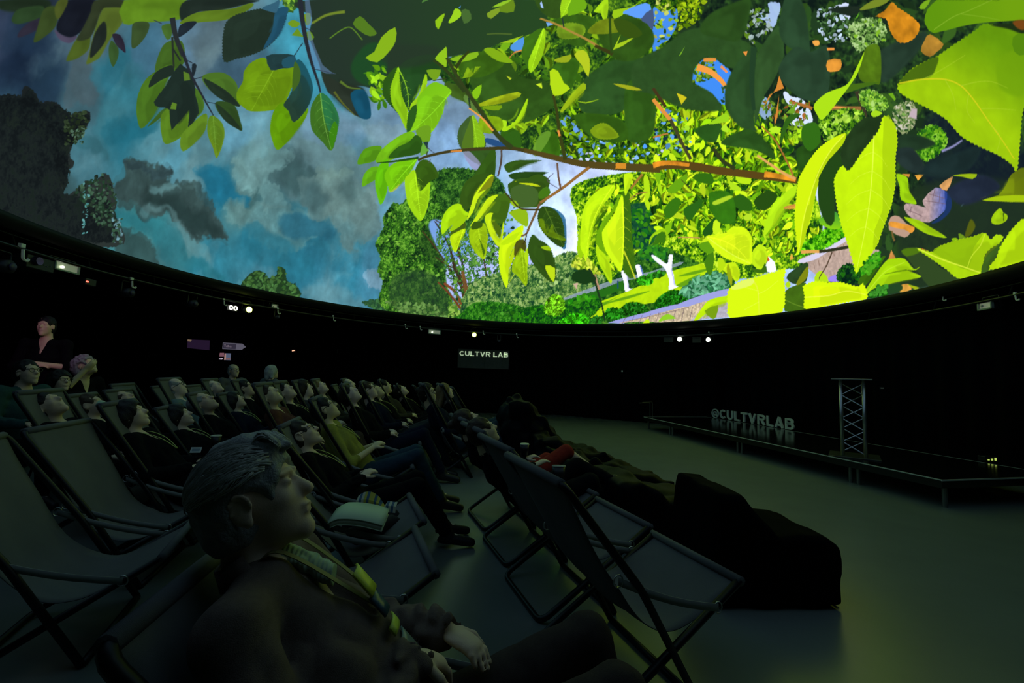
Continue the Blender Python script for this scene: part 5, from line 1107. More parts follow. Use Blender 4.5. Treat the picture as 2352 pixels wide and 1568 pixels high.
def jacket_mesh(name, P, h=.011, fold=.012, puff=0.0, seed=3, sleeve=1.0, coat=0.0):
    lo, hi = bounds(P, ['pelvis', 'chest', 'neck', 'shl', 'shr', 'ell', 'elr', 'wrl', 'wrr'], .19); f = Field(lo, hi, h); v, side, fr = torso_dirs(P); A = lambda k: np.array(P[k], float)
    n = dict(nz=fold, nsc=13, seed=seed)
    f.cone(A('pelvis') + v * .03 - fr * .0, A('chest'), .118 + puff, .130 + puff, k=.05, flat=side, fs=1.36, **n); f.cone(A('chest'), A('neck') - v * .075, .12 + puff, .078, k=.05, flat=side, fs=1.5, **n)
    f.cone(A('neck') - v * .05, A('neck') - v * .005, .07, .062, k=.02)
    for t in 'lr':
        f.cone(A('neck') - v * .07, A('sh' + t), .06, .064 + puff * .4, k=.03); f.cone(A('sh' + t), A('el' + t), .064 + puff * .5, .055 + puff * .5, k=.03, **n)
        e = A('el' + t) + (A('wr' + t) - A('el' + t)) * sleeve
        if sleeve > 0: f.cone(A('el' + t), e, .054 + puff * .5, .042 + puff * .3, k=.02, nz=fold * 1.3, nsc=24, seed=seed + 1)
        if sleeve > 0:
            d = unit(A('wr' + t) - A('el' + t)); f.cone(e + d * .028, e + d * .06, .034, .05, k=.004, sub=True)
    f.cone(A('neck') + v * .012, A('neck') + v * .16, .052, .10, k=.006, sub=True)
    f.cone(A('chest') + fr * .14 + v * .02, A('neck') + fr * .06 + v * .02, .012, .05, k=.012, sub=True)
    if coat: f.cone(A('pelvis'), (A('knl') + A('knr')) / 2 * .4 + A('pelvis') * .6, .14, .13, k=.06, flat=side, fs=1.4, **n)
    return f.mesh(name)
def trousers_mesh(name, P, h=.012, fold=.010, wide=0.0, shorts=1.0):
    lo, hi = bounds(P, ['pelvis', 'hipl', 'hipr', 'knl', 'knr', 'anl', 'anr'], .17); lo[2] = max(lo[2], 0); f = Field(lo, hi, h); v, side, fr = torso_dirs(P); A = lambda k: np.array(P[k], float)
    f.cone(A('pelvis') - v * .02, A('pelvis') + v * .05, .118, .115, k=.04, flat=side, fs=1.35)
    for t in 'lr':
        f.cone(A('hip' + t), A('kn' + t), .094, .068 + wide, k=.04, nz=fold, nsc=14, seed=5)
        e = A('kn' + t) + (A('an' + t) - A('kn' + t)) * .93 * shorts; f.cone(A('kn' + t), e, .067 + wide, .052 + wide, k=.02, nz=fold, nsc=20, seed=6)
    return f.mesh(name)
def shoe_mesh(name, P, t, h=.009):
    a, b = np.array(P['an' + t], float), np.array(P['toe' + t], float); lo, hi = np.minimum(a, b) - .09, np.maximum(a, b) + .09; lo[2] = max(lo[2], 0)
    f = Field(lo, hi, h); d = unit(b - a); dn = np.array([0, 0, -1.0])
    f.cone(a - d * .02 + dn * .02, b + d * .02, .046, .036, k=.02, flat=unit(np.cross(d, (0, 0, 1))), fs=1.05); f.cone(a + (0, 0, .02), a - (0, 0, .02), .046, .044, k=.02)
    f.cone(a - d * .06 + dn * .055, b + d * .02 + dn * .0, .022, .02, k=.015)
    return f.mesh(name)
def hair_mesh(name, P, style, h=.009, big=1.0, seed=2):
    g, l, u = head_axes(P); R = np.stack([g, l, u], 1); c = np.array(P['head'], float); at = lambda x, y, z: c + (g * x + l * y + u * z) * big
    ext = .34 if style in ('long', 'pony') else .2
    f = Field(c - ext, c + ext, h)
    th = dict(short=.0, swept=.008, long=.014, bob=.014, thin=-.001, curly=.02, pony=.008, cap=.012)[style]
    f.ell(at(-.014, 0, .034), (np.array([.103, .083, .096]) + th) * big, R, k=.01, nz=.014 if style != 'curly' else .035, nsc=38 if style != 'curly' else 45, seed=seed)
    f.ell(at(-.045, 0, -.02), (np.array([.07, .076, .08]) + th) * big, R, k=.03, nz=.012, nsc=40, seed=seed + 1)
    # cut the face free
    f.ell(at(.115, 0, -.045), np.array([.085, .072, .105]) * big, R, k=.012, sub=True)
    f.ell(at(.07, 0, -.11), np.array([.10, .12, .075]) * big, R, k=.02, sub=True)
    if style in ('short', 'thin', 'swept', 'curly'):
        for s in (1, -1): f.ell(at(.022, .09 * s, -.03), np.array([.052, .034, .062]) * big, R, k=.008, sub=True)
        f.ell(at(-.05, 0, -.13), np.array([.12, .12, .055]) * big, R, k=.015, sub=True)
    if style == 'thin': f.ell(at(.06, 0, .10), np.array([.09, .06, .05]) * big, R, k=.02, sub=True)
    if style == 'swept':
        f.cone(at(.055, .03, .115), at(.105, -.01, .085), .022, .012, k=.02, nz=.008, nsc=60, seed=4); f.cone(at(.02, -.02, .125), at(.085, -.035, .095), .024, .014, k=.02, nz=.008, nsc=60, seed=5)
        f.cone(at(-.03, 0, .125), at(.05, .01, .122), .03, .022, k=.03)
    if style in ('long', 'bob'):
        L = .2 if style == 'long' else .09
        dn = unit(np.array([-.35, 0, -1.0]))
        for s in (1, -1): f.cone(at(-.03, .07 * s, 0), at(-.03, .07 * s, 0) + dn * L + l * .02 * s, .045, .03, k=.03, nz=.012, nsc=40, seed=seed)
        f.cone(at(-.08, 0, 0), at(-.07, 0, 0) + dn * L, .06, .045, k=.03, nz=.012, nsc=40, seed=seed)
    if style == 'pony': f.ell(at(-.12, 0, .07), np.array([.045, .042, .042]), R, k=.01, nz=.01, nsc=50, seed=seed)
    return f.mesh(name)
def strap_pts(P, off=.0, L=.30, hgt=.125):
    """a ribbon loop hanging from the neck over the chest"""
    v, side, fr = torso_dirs(P); n = np.array(P['neck'], float); c = np.array(P['chest'], float); out = []
    for s in (1, -1):
        out.append([n + side * .055 * s + fr * .01 - v * .01, n + side * .062 * s + fr * .075 - v * .045, c + side * .045 * s + fr * (hgt + .012) + v * .05, c + side * .008 * s + fr * (hgt + .03) - v * (L - .22)])
    return out

SK = {}
def skin(i):
    c = [(.80, .60, .42), (.68, .50, .35), (.84, .64, .50), (.56, .40, .28), (.78, .62, .36)][i]
    return mat('skin_%s' % 'abcde'[i], c, .55, noise=.08, nscale=30, bump=.12, bscale=300, spec=.35)
def cloth(name, c, r=.9, w=.25): return mat('cloth_' + name, c, r, noise=w, nscale=60, bump=.35, bscale=420, spec=.08)
HAIR = {k: mat('hair_' + k, c, .55, noise=.45, nscale=70, bump=.8, bscale=160, spec=.3) for k, c in dict(black=(.012, .011, .012), brown=(.05, .032, .02), grey=(.30, .31, .30), white=(.42, .42, .42), blond=(.24, .17, .07), darkbrown=(.025, .017, .012)).items()}
M_LENS = mat('glasses_frame', (.01, .01, .012), .25, spec=.6)
M_STRAP = mat('lanyard_yellow', (.42, .46, .10), .5, noise=.2)
M_WHITE = mat('paper_white', (.62, .66, .6), .8, noise=.06)
M_SHOE = mat('shoe_black', (.012, .012, .013), .5, noise=.3)
def glasses_bm(P, big=1.0):
    g, l, u = head_axes(P); c = np.array(P['head'], float); at = lambda x, y, z: c + (g * x + l * y + u * z) * big
    bm = bmesh.new()
    for s in (1, -1):
        ring = [at(.1, .033 * s + .024 * math.cos(a), .008 + .019 * math.sin(a)) for a in np.linspace(0, 2 * math.pi, 15)[:-1]]
        add_tube(bm, ring, .0024, 5, closed=True)
        add_tube(bm, [at(.1, .056 * s, .014), at(.085, .074 * s, .014), at(0, .082 * s, .008), at(-.02, .08 * s, -.01)], .0024, 5)
    add_tube(bm, [at(.1, -.01, .012), at(.106, 0, .015), at(.1, .01, .012)], .0024, 5)
    return bm
_pcache = {}
def cached(key, fn):
    if key not in _pcache: _pcache[key] = fn()
    return _pcache[key]
def make_person(label, loc, rz, pose='recline', sk=0, jacket=('black', (.012, .012, .014)), trousers=('navy', (.02, .022, .03)), hair='short', hcol='brown', glasses=False, lan=False,
                h=.012, sz=1.0, big=1.0, group=None, P=None, sleeve=1.0, puff=0.0, fold=.012, shoes=True, curl=.5, mask=False, top='jacket', shorts=1.0, bottom='trousers', seed=3):
    P = P or POSES[pose]
    t = thing('person', label, 'person', loc, rz, group); t.scale = (1, 1, sz)
    K = (pose, h, big)
    body = mesh_obj('body', cached(('b',) + K, lambda: body_mesh('body', P, h, big, curl=curl)), skin(sk), t)
    mesh_obj(top, cached(('j',) + K + (sleeve, puff, fold), lambda: jacket_mesh(top, P, h * 1.05, fold, puff, seed, sleeve)), cloth(*jacket), t)
    mesh_obj(bottom, cached(('t',) + K + (shorts,), lambda: trousers_mesh(bottom, P, h * 1.1, shorts=shorts)), cloth(*trousers), t)
    if hair: mesh_obj('hair', cached(('h', hair) + K, lambda: hair_mesh('hair', P, hair, max(.006, h * .85), big)), HAIR[hcol], t)
    if shoes:
        for q in 'lr': mesh_obj('shoe', cached(('s' + q,) + K, lambda: shoe_mesh('shoe', P, q)), M_SHOE, t)
    if glasses: mesh_obj('glasses', cached(('g',) + K, lambda: to_mesh(glasses_bm(P, big), 'glasses')), M_LENS, t)
    if lan:
        def mk():
            bm = bmesh.new()
            for pts in strap_pts(P):
                Q = np.array(pts); w = torso_dirs(P)[1] * .008; S = smooth3(Q, 6)
                add_grid(bm, np.stack([S - w, S + w], 1), .002)
            return to_mesh(bm, 'lanyard')
        mesh_obj('lanyard', cached(('lan',) + K, mk), M_STRAP, t)
    if mask:
        g, l, u = head_axes(P); c = np.array(P['head'], float)
        def mk():
            f = Field(c - .16, c + .18, .007); R = np.stack([g, l, u], 1); at = lambda x, y, z: c + (g * x + l * y + u * z)
            f.ell(at(.07, 0, -.045), np.array([.052, .068, .062]), R, k=.004); f.ell(at(.06, 0, -.045), np.array([.048, .063, .058]), R, k=.004, sub=True); f.plane(at(.035, 0, 0), -g)
            return f.mesh('face_mask')
        mesh_obj('face_mask', cached(('mask',) + K, mk), mat('mask_fabric', (.34, .50, .40), .8, noise=.1), t)
    return t, P
def smooth3(Q, n=6):
    Q = np.asarray(Q, float); A = np.vstack([2 * Q[0] - Q[1], Q, 2 * Q[-1] - Q[-2]]); out = []
    for a, b, c, d in zip(A[:-3], A[1:-2], A[2:-1], A[3:]):
        for t in np.arange(n) / n: out.append(.5 * (2 * b + (c - a) * t + (2 * a - 5 * b + 4 * c - d) * t * t + (3 * b - a - 3 * c + d) * t ** 3))
    out.append(Q[-1]); return np.array(out)
def to_mesh(bm, name):
    bmesh.ops.recalc_face_normals(bm, faces=bm.faces); me = bpy.data.meshes.new(name); bm.to_mesh(me); bm.free(); me.polygons.foreach_set('use_smooth', [True] * len(me.polygons)); return me
POSES = {}
POSES['recline'] = base_pose()
def variant(src, **k):
    P = dict(POSES[src]); P.update(k); return P
POSES['clasped'] = variant('recline', ell=(-.10, .27, .50), elr=(-.10, -.27, .50), wrl=(.08, .08, .60), wrr=(.08, -.08, .60), hdl=(.14, .02, .64), hdr=(.14, -.02, .64), gaze=(.78, .12, .62))
POSES['tilted'] = variant('recline', gaze=(.62, -.25, .72), crown=(-.75, 0, .66), head=(-.375, -.02, .935))
POSES['turned'] = variant('recline', gaze=(.75, -.6, .3), crown=(-.3, 0, .95), wrl=(.22, .16, .60), hdl=(.28, .14, .62))
POSES['legcross'] = variant('recline', knl=(.48, .06, .62), anl=(.74, -.10, .50), toel=(.86, -.14, .42), wrl=(.16, .22, .60), hdl=(.22, .22, .63))
POSES['upright'] = dict(pelvis=(0, 0, .50), chest=(-.04, 0, .85), neck=(-.02, 0, 1.06), head=(.01, 0, 1.20), gaze=(.95, 0, .2), crown=(-.1, 0, 1),
    shl=(-.03, .18, 1.02), shr=(-.03, -.18, 1.02), ell=(.02, .25, .76), elr=(.02, -.25, .76), wrl=(.22, .14, .74), wrr=(.22, -.14, .74), hdl=(.29, .10, .74), hdr=(.29, -.10, .74),
    hipl=(.02, .09, .49), hipr=(.02, -.09, .49), knl=(.42, .12, .51), knr=(.42, -.12, .51), anl=(.44, .12, .10), anr=(.44, -.12, .10), toel=(.58, .14, .04), toer=(.58, -.14, .04))
POSES['pointing'] = dict(POSES['upright'], elr=(.12, -.30, .92), wrr=(.22, -.16, 1.16), hdr=(.27, -.12, 1.23), gaze=(.8, .2, .6), pnr=(-1, 0, 0))
POSES['stand'] = dict(pelvis=(0, 0, .95), chest=(-.01, 0, 1.30), neck=(0, 0, 1.53), head=(.03, 0, 1.68), gaze=(1, 0, .12), crown=(-.1, 0, 1),
    shl=(-.01, .20, 1.47), shr=(-.01, -.20, 1.47), ell=(.06, .26, 1.20), elr=(.06, -.26, 1.20), wrl=(.20, .02, 1.24), wrr=(.19, -.02, 1.20), hdl=(.17, -.08, 1.27), hdr=(.17, .08, 1.22),
    hipl=(0, .09, .93), hipr=(0, -.09, .93), knl=(.02, .11, .50), knr=(.02, -.11, .50), anl=(0, .12, .09), anr=(0, -.12, .09), toel=(.14, .14, .04), toer=(.14, -.14, .04))

# ------------------------------------------------------------------ the room
M_FLOOR = mat('floor_vinyl', (.185, .215, .20), .27, noise=.12, nscale=2.5, bump=.05, bscale=60, spec=.5)
M_CURT = mat('black_curtain', (.0045, .0045, .006), .95, noise=.3, nscale=6, spec=.1)
M_BLK = mat('black_steel', (.010, .010, .011), .35, metal=.0, spec=.6)
M_RIM = mat('rim_black', (.006, .006, .007), .6, spec=.3)
M_PIPE = mat('dark_pipe', (.05, .05, .055), .3, metal=.8)
M_ALU = mat('aluminium', (.55, .56, .56), .3, metal=.9, noise=.1, nscale=30)
M_STRIP = mat('edge_strip_paint', (.62, .66, .6), .4)
M_DECK = mat('stage_deck', (.006, .006, .007), .13, spec=.5, noise=.2, nscale=8)
def structure(name, bm, m):
    o = bm_obj(name, bm, m); tag(o, kind='structure'); return o
bm = bmesh.new(); add_box(bm, -13, 9.5, -4, 15.2, -.1, 0); structure('floor', bm, M_FLOOR)
def curtain(name, pts, z1=9.6, amp=.05):
    """a hung curtain wall with folds"""
    P = np.asarray(pts, float); L = np.r_[0, np.cumsum(np.hypot(*np.diff(P, axis=0).T))]; n = int(L[-1] / .06)
    s = np.linspace(0, L[-1], n); x = np.interp(s, L, P[:, 0]); y = np.interp(s, L, P[:, 1]); t = np.gradient(np.c_[x, y], axis=0); t /= np.hypot(*t.T)[:, None]
    o = np.sin(s * 2 * math.pi / .34 + np.sin(s * 1.7)) * amp
    G = np.array([[(x[i] - t[i, 1] * o[i], y[i] + t[i, 0] * o[i], z) for z in (0, z1 * .33, z1 * .66, z1)] for i in range(n)])
    bm = bmesh.new(); add_grid(bm, G, .01); ob = structure(name, bm, M_CURT); ob.data.polygons.foreach_set('use_smooth', [True] * len(ob.data.polygons))
curtain('wall_back', [(-12, 14.9), (-3, 14.9), (1.5, 14.6), (3.9, 12.7), (5.6, 11.9)])
curtain('wall_right', [(5.7, 12.1), (6.35, 8.6), (7.0, 5.2), (8.2, -3.5)])
curtain('wall_left', [(-12, -3.5), (-12.4, 6), (-12, 14.9)])
curtain('wall_front', [(8.2, -3.4), (-12, -3.4)])
bm = bmesh.new(); add_box(bm, -13, 9.5, -4, 15.2, 9.6, 9.75); structure('ceiling', bm, M_CURT)

# ------------------------------------------------------------------ dome: screen, shell and rim
dome = thing('dome_screen', 'large tilted dome screen showing a film of leafy branches, clouds and a sunny park', 'screen', tuple(DC))
me = build_dome()
fm = bpy.data.materials.new('film_light'); fm.use_nodes = True
nt = fm.node_tree; nt.nodes.clear()
out = nt.nodes.new('ShaderNodeOutputMaterial'); em = nt.nodes.new('ShaderNodeEmission'); at = nt.nodes.new('ShaderNodeAttribute')
at.attribute_name = 'film'; at.attribute_type = 'GEOMETRY'; em.inputs['Strength'].default_value = FILM
nt.links.new(at.outputs['Color'], em.inputs['Color']); nt.links.new(em.outputs[0], out.inputs[0])
fm.cycles.emission_sampling = 'NONE'
me.materials.append(fm)
def at_dome(name, me, m=None, par=None):
    me.transform(Matrix.Translation(-Vector(DC))); o = bpy.data.objects.new(name, me)
    if m: me.materials.append(m)
    return link(o, par)
at_dome('projected_picture', me, None, dome)
def lathe_dome(profile, n=96, name='shell'):
    """profile: (radius, height above the rim plane)"""
    a = np.arange(n + 1) / n * 2 * math.pi
    G = np.array([[DC + r * (np.sin(t) * D1 + np.cos(t) * D2) + h * DN for r, h in profile] for t in a])
    bm = bmesh.new(); add_grid(bm, G); bmesh.ops.remove_doubles(bm, verts=bm.verts, dist=1e-4); return bm
th_ = np.linspace(0, math.pi / 2, 14)
bm = lathe_dome([(6.06 * math.cos(t), 6.06 * math.sin(t)) for t in th_]); me = to_mesh(bm, 'outer_shell'); at_dome('outer_shell', me, M_RIM, dome)
bm = lathe_dome([(6.0, .0), (6.0, -.05), (6.05, -.16), (6.10, -.16), (6.13, .02), (6.06, .02), (6.0, 0)]); at_dome('rim_edge', to_mesh(bm, 'rim_edge'), M_RIM, dome)
rail = thing('lighting_rail', 'black curved lighting rail hung below the dome rim', 'rail', tuple(DC))
def ring_path(r, h, n=120): return np.array([DC + r * (math.sin(t) * D1 + math.cos(t) * D2) + h * DN for t in np.arange(n) / n * 2 * math.pi])
for nm, r, h, rad in (('rail_pipe', 6.13, -.33, .022), ('rail_pipe', 6.2, -.12, .02), ('cable_run', 6.16, -.19, .012)):
    bm = bmesh.new(); add_tube(bm, ring_path(r, h), rad, 8, closed=True); at_dome(nm, to_mesh(bm, nm), M_PIPE, rail)
for k in range(36):
    t = k / 36 * 2 * math.pi; q = lambda r, h: DC + r * (math.sin(t) * D1 + math.cos(t) * D2) + h * DN
    bm = bmesh.new(); add_tube(bm, [q(6.13, -.33), q(6.2, -.12), q(6.12, .02)], .012, 6); at_dome('bracket', to_mesh(bm, 'bracket'), M_RIM, rail)

def ring_hit(px, py, r=6.13):
    """where the sight line through a picture point crosses the cylinder of the rail, far side"""
    d = ray(px, py); o = EYEP - DC; du, dv = d @ D1, d @ D2; ou, ov = o @ D1, o @ D2
    A = du * du + dv * dv; B = ou * du + ov * dv; Cc = ou * ou + ov * ov - r * r
    t = (-B + math.sqrt(max(0, B * B - A * Cc))) / A; p = EYEP + d * t
    q = p - DC; return p, math.atan2(q @ D1, q @ D2)
def frame_at(p, az):
    """x = along the rail, y = towards the dome centre, z = up"""
    u = math.sin(az) * D1 + math.cos(az) * D2; y = -u; z = DN; x = np.cross(y, z)
    return Matrix(((x[0], y[0], z[0], p[0]), (x[1], y[1], z[1], p[1]), (x[2], y[2], z[2], p[2]), (0, 0, 0, 1)))
M_LAMPG = mat('lamp_green_glow', (.1, .1, .02), emit=(.75, 1, .12), estr=9)
M_LAMPW = mat('lamp_white_glow', (.1, .1, .1), emit=(.9, 1, .75), estr=7)
M_LAMPR = mat('led_red', (.1, .0, .0), emit=(1, .08, .05), estr=5)
M_REFL = mat('reflector', (.42, .45, .34), .35, metal=.4, emit=(.30, .33, .24), estr=.35)  # faint emission stands in for the dome mirrored in the reflector
M_HOUS = mat('lamp_housing', (.02, .02, .024), .45, spec=.5)
M_HOUSG = mat('lamp_frame_grey', (.36, .42, .36), .45, metal=.2)
M_PURP = mat('purple_lit_plastic', (.05, .04, .10), .4)
def flood(px, py, w, h, label, tilt=0, lamp=True, facing=0):
    p, az = ring_hit(px, py); t = thing('floodlight', label, 'floodlight', group='floodlights on the lighting rail'); t.matrix_world = frame_at(p, az) @ Matrix.Rotation(tilt, 4, 'X')
    bm = bmesh.new(); add_box(bm, -w / 2, w / 2, -.12, -.02, -h / 2, h / 2); bm_obj('housing', bm, M_HOUS, t, bevel=.008)
    bm = bmesh.new(); b = .018
    add_box(bm, -w / 2, w / 2, -.02, .01, h / 2 - b, h / 2); add_box(bm, -w / 2, w / 2, -.02, .01, -h / 2, -h / 2 + b); add_box(bm, -w / 2, -w / 2 + b, -.02, .01, -h / 2, h / 2); add_box(bm, w / 2 - b, w / 2, -.02, .01, -h / 2, h / 2)
    bm_obj('front_frame', bm, M_HOUSG, t)
    bm = bmesh.new(); add_box(bm, -w / 2 + b, w / 2 - b, -.02, -.012, -h / 2 + b, h / 2 - b); bm_obj('reflector', bm, M_REFL, t)
    bm = bmesh.new(); bmesh.ops.create_uvsphere(bm, u_segments=12, v_segments=8, radius=h * .13, matrix=Matrix.Translation((w * .18, 0, -.01))); bm_obj('bulb', bm, M_LAMPW if lamp else M_ALU, t, True)
    bm = bmesh.new(); add_tube(bm, round_path([(-w / 2 - .01, -.07, 0), (-w / 2 - .01, -.07, h / 2 + .05), (w / 2 + .01, -.07, h / 2 + .05), (w / 2 + .01, -.07, 0)], .02), .008, 6); bm_obj('yoke', bm, M_HOUS, t)
flood(155, 614, .36, .13, 'wide floodlight with a bright bulb on the rail, above the standing man')
flood(998, 762, .34, .125, 'small floodlight with a pale reflector, up and left of the lit sign')
flood(2262, 700, .20, .125, 'floodlight with an olive frame on the rail over the right end of the stage', lamp=False)
flood(631, 703, .145, .09, 'small plain square lamp just right of the yellow spotlight', lamp=False)
def spot(px, py, r, mlamp, label, body=.12):
    p, az = ring_hit(px, py); t = thing('spotlight', label, 'spotlight', group='spotlights on the lighting rail'); t.matrix_world = frame_at(p, az)
    bm = bmesh.new(); bmesh.ops.create_cone(bm, cap_ends=True, segments=20, radius1=body * .62, radius2=body * .5, depth=body * 1.9, matrix=Matrix.Translation((0, -body * .9, 0)) @ Matrix.Rotation(math.pi / 2, 4, 'X')); bm_obj('can', bm, M_HOUS, t, True)
    bm = bmesh.new(); bmesh.ops.create_uvsphere(bm, u_segments=14, v_segments=8, radius=r, matrix=Matrix.Translation((0, .035, 0)) @ Matrix.Diagonal((1, .4, 1, 1))); bm_obj('lens', bm, mlamp, t, True)
    bm = bmesh.new(); add_tube(bm, round_path([(-body * .75, -body * .6, 0), (-body * .75, -body * .6, .18), (body * .75, -body * .6, .18), (body * .75, -body * .6, 0)], .03), .009, 6); bm_obj('yoke', bm, M_HOUS, t)
spot(570, 711, .062, M_LAMPG, 'yellow-green glowing spotlight under the rim, above the signs')
spot(1089, 769, .06, M_LAMPG, 'green glowing spotlight above the lit sign')
spot(1562, 779, .055, M_LAMPW, 'left one of the two white spotlights close together, with a grey barn door')
spot(1628, 780, .05, M_LAMPW, 'right one of the two white spotlights close together')
spot(447, 697, .04, M_PURP, 'unlit moving-head lamp with a bluish dome under the rim', .11)
spot(22, 612, .05, M_PURP, 'dim purple lamp at the very left end of the rail', .13)
spot(1146, 783, .03, M_PURP, 'small dark lamp right above the lit sign', .06)
spot(638, 728, .03, M_PURP, 'small dark lamp hanging under the white clamp right of the yellow spotlight', .07)
spot(300, 672, .04, M_PURP, 'dark blue lamp hanging below the clamp, right of the red light', .12)
for px, py, ww in ((1535, 779, .24), (1600, 780, .2)):
    p, az = ring_hit(px, py); t = thing('barn_door', 'grey flap beside the %s white spotlight' % ('left' if px < 1560 else 'right'), 'lamp flap'); t.matrix_world = frame_at(p, az)
    bm = bmesh.new(); add_box(bm, -ww / 2, ww / 2, -.01, 0, -.07, .06); add_box(bm, -ww / 2, ww / 2, 0, .02, .05, .06); bm_obj('flap', bm, mat('flap_grey', (.03, .03, .03), .6), t)
# pair of ring lights
p, az = ring_hit(536, 707); t = thing('ring_lamp', 'pair of small glowing white rings left of the yellow spotlight', 'lamp'); t.matrix_world = frame_at(p, az)
M_RING = mat('ring_glow', (.1, .1, .1), emit=(.95, .95, .8), estr=2.2)
for sx in (-1, 1):
    bm = bmesh.new(); add_tube(bm, [(sx * .047 + .032 * math.cos(a), 0, .038 * math.sin(a)) for a in np.arange(16) / 16 * 2 * math.pi], .012, 6, closed=True); bm_obj('ring', bm, M_RING, t)
bm = bmesh.new(); add_box(bm, -.11, .11, -.1, -.03, -.06, .06); bm_obj('housing', bm, M_HOUS, t, bevel=.01)
# projector with purple reflections and a red light
p, az = ring_hit(95, 606); t = thing('projector', 'dark projector with a round lens left of the wide floodlight', 'projector'); t.matrix_world = frame_at(p, az)
bm = bmesh.new(); add_box(bm, -.19, .19, -.35, 0, -.085, .085); bm_obj('case', bm, M_HOUS, t, bevel=.012)
bm = bmesh.new(); bmesh.ops.create_cone(bm, cap_ends=True, segments=24, radius1=.062, radius2=.05, depth=.06, matrix=Matrix.Translation((.08, .02, .02)) @ Matrix.Rotation(-math.pi / 2, 4, 'X')); bm_obj('lens', bm, mat('lens_glass', (.10, .08, .13), .08, metal=.7), t)
for i, (x, z) in enumerate(((-.09, -.02), (-.14, .0), (-.05, -.01))):
    bm = bmesh.new(); add_box(bm, x, x + .02, 0, .006, z, z + .01); bm_obj('vent', bm, M_PURP, t)
p, az = ring_hit(207, 648); t = thing('motion_sensor', 'small black box with a red light below the wide floodlight', 'sensor'); t.matrix_world = frame_at(p, az)
bm = bmesh.new(); add_box(bm, -.1, .07, -.08, 0, -.05, .05); bm_obj('case', bm, M_HOUS, t, bevel=.01)
bm = bmesh.new(); bmesh.ops.create_uvsphere(bm, u_segments=10, v_segments=6, radius=.016, matrix=Matrix.Translation((.045, .004, .0)) @ Matrix.Diagonal((1.4, .6, .7, 1))); bm_obj('indicator_light', bm, M_LAMPR, t)
M_CLAMP = mat('clamp_white', (.55, .62, .55), .4, metal=.3, emit=(.3, .4, .3), estr=.05)
CL = [(45, 580, 'at the left end of the rail', 1.5), (300, 650, 'between the red light and the moving-head lamp', 1.2), (513, 694, 'left of the glowing rings', 1), (637, 714, 'right of the small square lamp', 1), (765, 731, 'alone on the rail over the middle rows', 1), (931, 750, 'left of the pale floodlight', .9), (965, 754, 'touching the pale floodlight', .8), (1110, 764, 'right of the green spotlight', .8), (1187, 771, 'above the right end of the lit sign', .9), (1629, 766, 'above the right one of the white spotlights', .6), (2168, 684, 'left of the olive floodlight', .8), (2336, 682, 'at the right end of the rail', .8)]
for px, py, where, s in CL:
    p, az = ring_hit(px, py); t = thing('hook_clamp', 'small pale hook clamp %s' % where, 'clamp', group='pale hook clamps on the lighting rail'); t.matrix_world = frame_at(p, az) @ Matrix.Scale(s, 4)
    bm = bmesh.new(); add_box(bm, -.012, .028, 0, .03, .04, .075); bm_obj('knob', bm, M_CLAMP, t, bevel=.004)
    bm = bmesh.new(); add_tube(bm, round_path([(.0, .02, .03), (-.01, .02, -.05), (-.055, .02, -.055), (-.06, .02, -.035)], .02), .011, 6); bm_obj('hook', bm, M_CLAMP, t)

# ------------------------------------------------------------------ signs
FONT = None
def text_mesh(s, size, depth, off=0.0, ws=1.0, spacing=1.0):
    cu = bpy.data.curves.new('text', 'FONT'); cu.body = s; cu.size = size; cu.extrude = depth; cu.offset = off; cu.space_character = spacing; cu.resolution_u = 3
    o = bpy.data.objects.new('text', cu); scene.collection.objects.link(o); bpy.context.view_layer.update()
    me = bpy.data.meshes.new_from_object(o.evaluated_get(bpy.context.evaluated_depsgraph_get())); bpy.data.objects.remove(o); bpy.data.curves.remove(cu)
    me.transform(Matrix.Diagonal((ws, 1, 1, 1))); return me
def basis(o, x, z):
    x = unit(x); z = unit(z); n = np.cross(x, z); return Matrix(((x[0], z[0], n[0], o[0]), (x[1], z[1], n[1], o[1]), (x[2], z[2], n[2], o[2]), (0, 0, 0, 1)))
def ribbon(path, w, z0, z1, closed=False):
    """flat bar following a path in the letter plane, pulled to a thickness"""
    P = np.asarray(path, float); n = len(P)
    T = np.array([unit3(P[min(i + 1, n - 1)] - P[max(i - 1, 0)]) for i in range(n)]) if not closed else np.array([unit3(P[(i + 1) % n] - P[i - 1]) for i in range(n)])
    N = np.c_[-T[:, 1], T[:, 0]]
    if not closed:
        pass
    k = np.ones(n)
    for i in range(n):
        if closed or 0 < i < n - 1:
            e = unit3(P[(i + 1) % n] - P[i]); k[i] = 1 / max(.6, abs(N[i] @ np.array([-e[1], e[0]])))
    A = P + N * (w / 2 * k)[:, None]; B = P - N * (w / 2 * k)[:, None]; V = []; F = []
    for z in (z0, z1): V += [(x, y, z) for x, y in A] + [(x, y, z) for x, y in B]
    m = n if closed else n - 1
    for i in range(m):
        j = (i + 1) % n; F += [(i, j, n + j, n + i), (2 * n + j, 2 * n + i, 3 * n + i, 3 * n + j), (i, 2 * n + i, 2 * n + j, j), (n + j, 3 * n + j, 3 * n + i, n + i)]
    if not closed: F += [(0, n, 3 * n, 2 * n), (n - 1, 3 * n - 1, 4 * n - 1, 2 * n - 1)][:1] + [(n - 1, 3 * n - 1, 4 * n - 1, 2 * n - 1)]
    return V, F
def unit3(v): return v / (np.linalg.norm(v) + 1e-9)
def arc(cx, cy, rx, ry, a0, a1, n=10): return [(cx + rx * math.cos(math.radians(a)), cy + ry * math.sin(math.radians(a))) for a in np.linspace(a0, a1, n)]
_w = .19
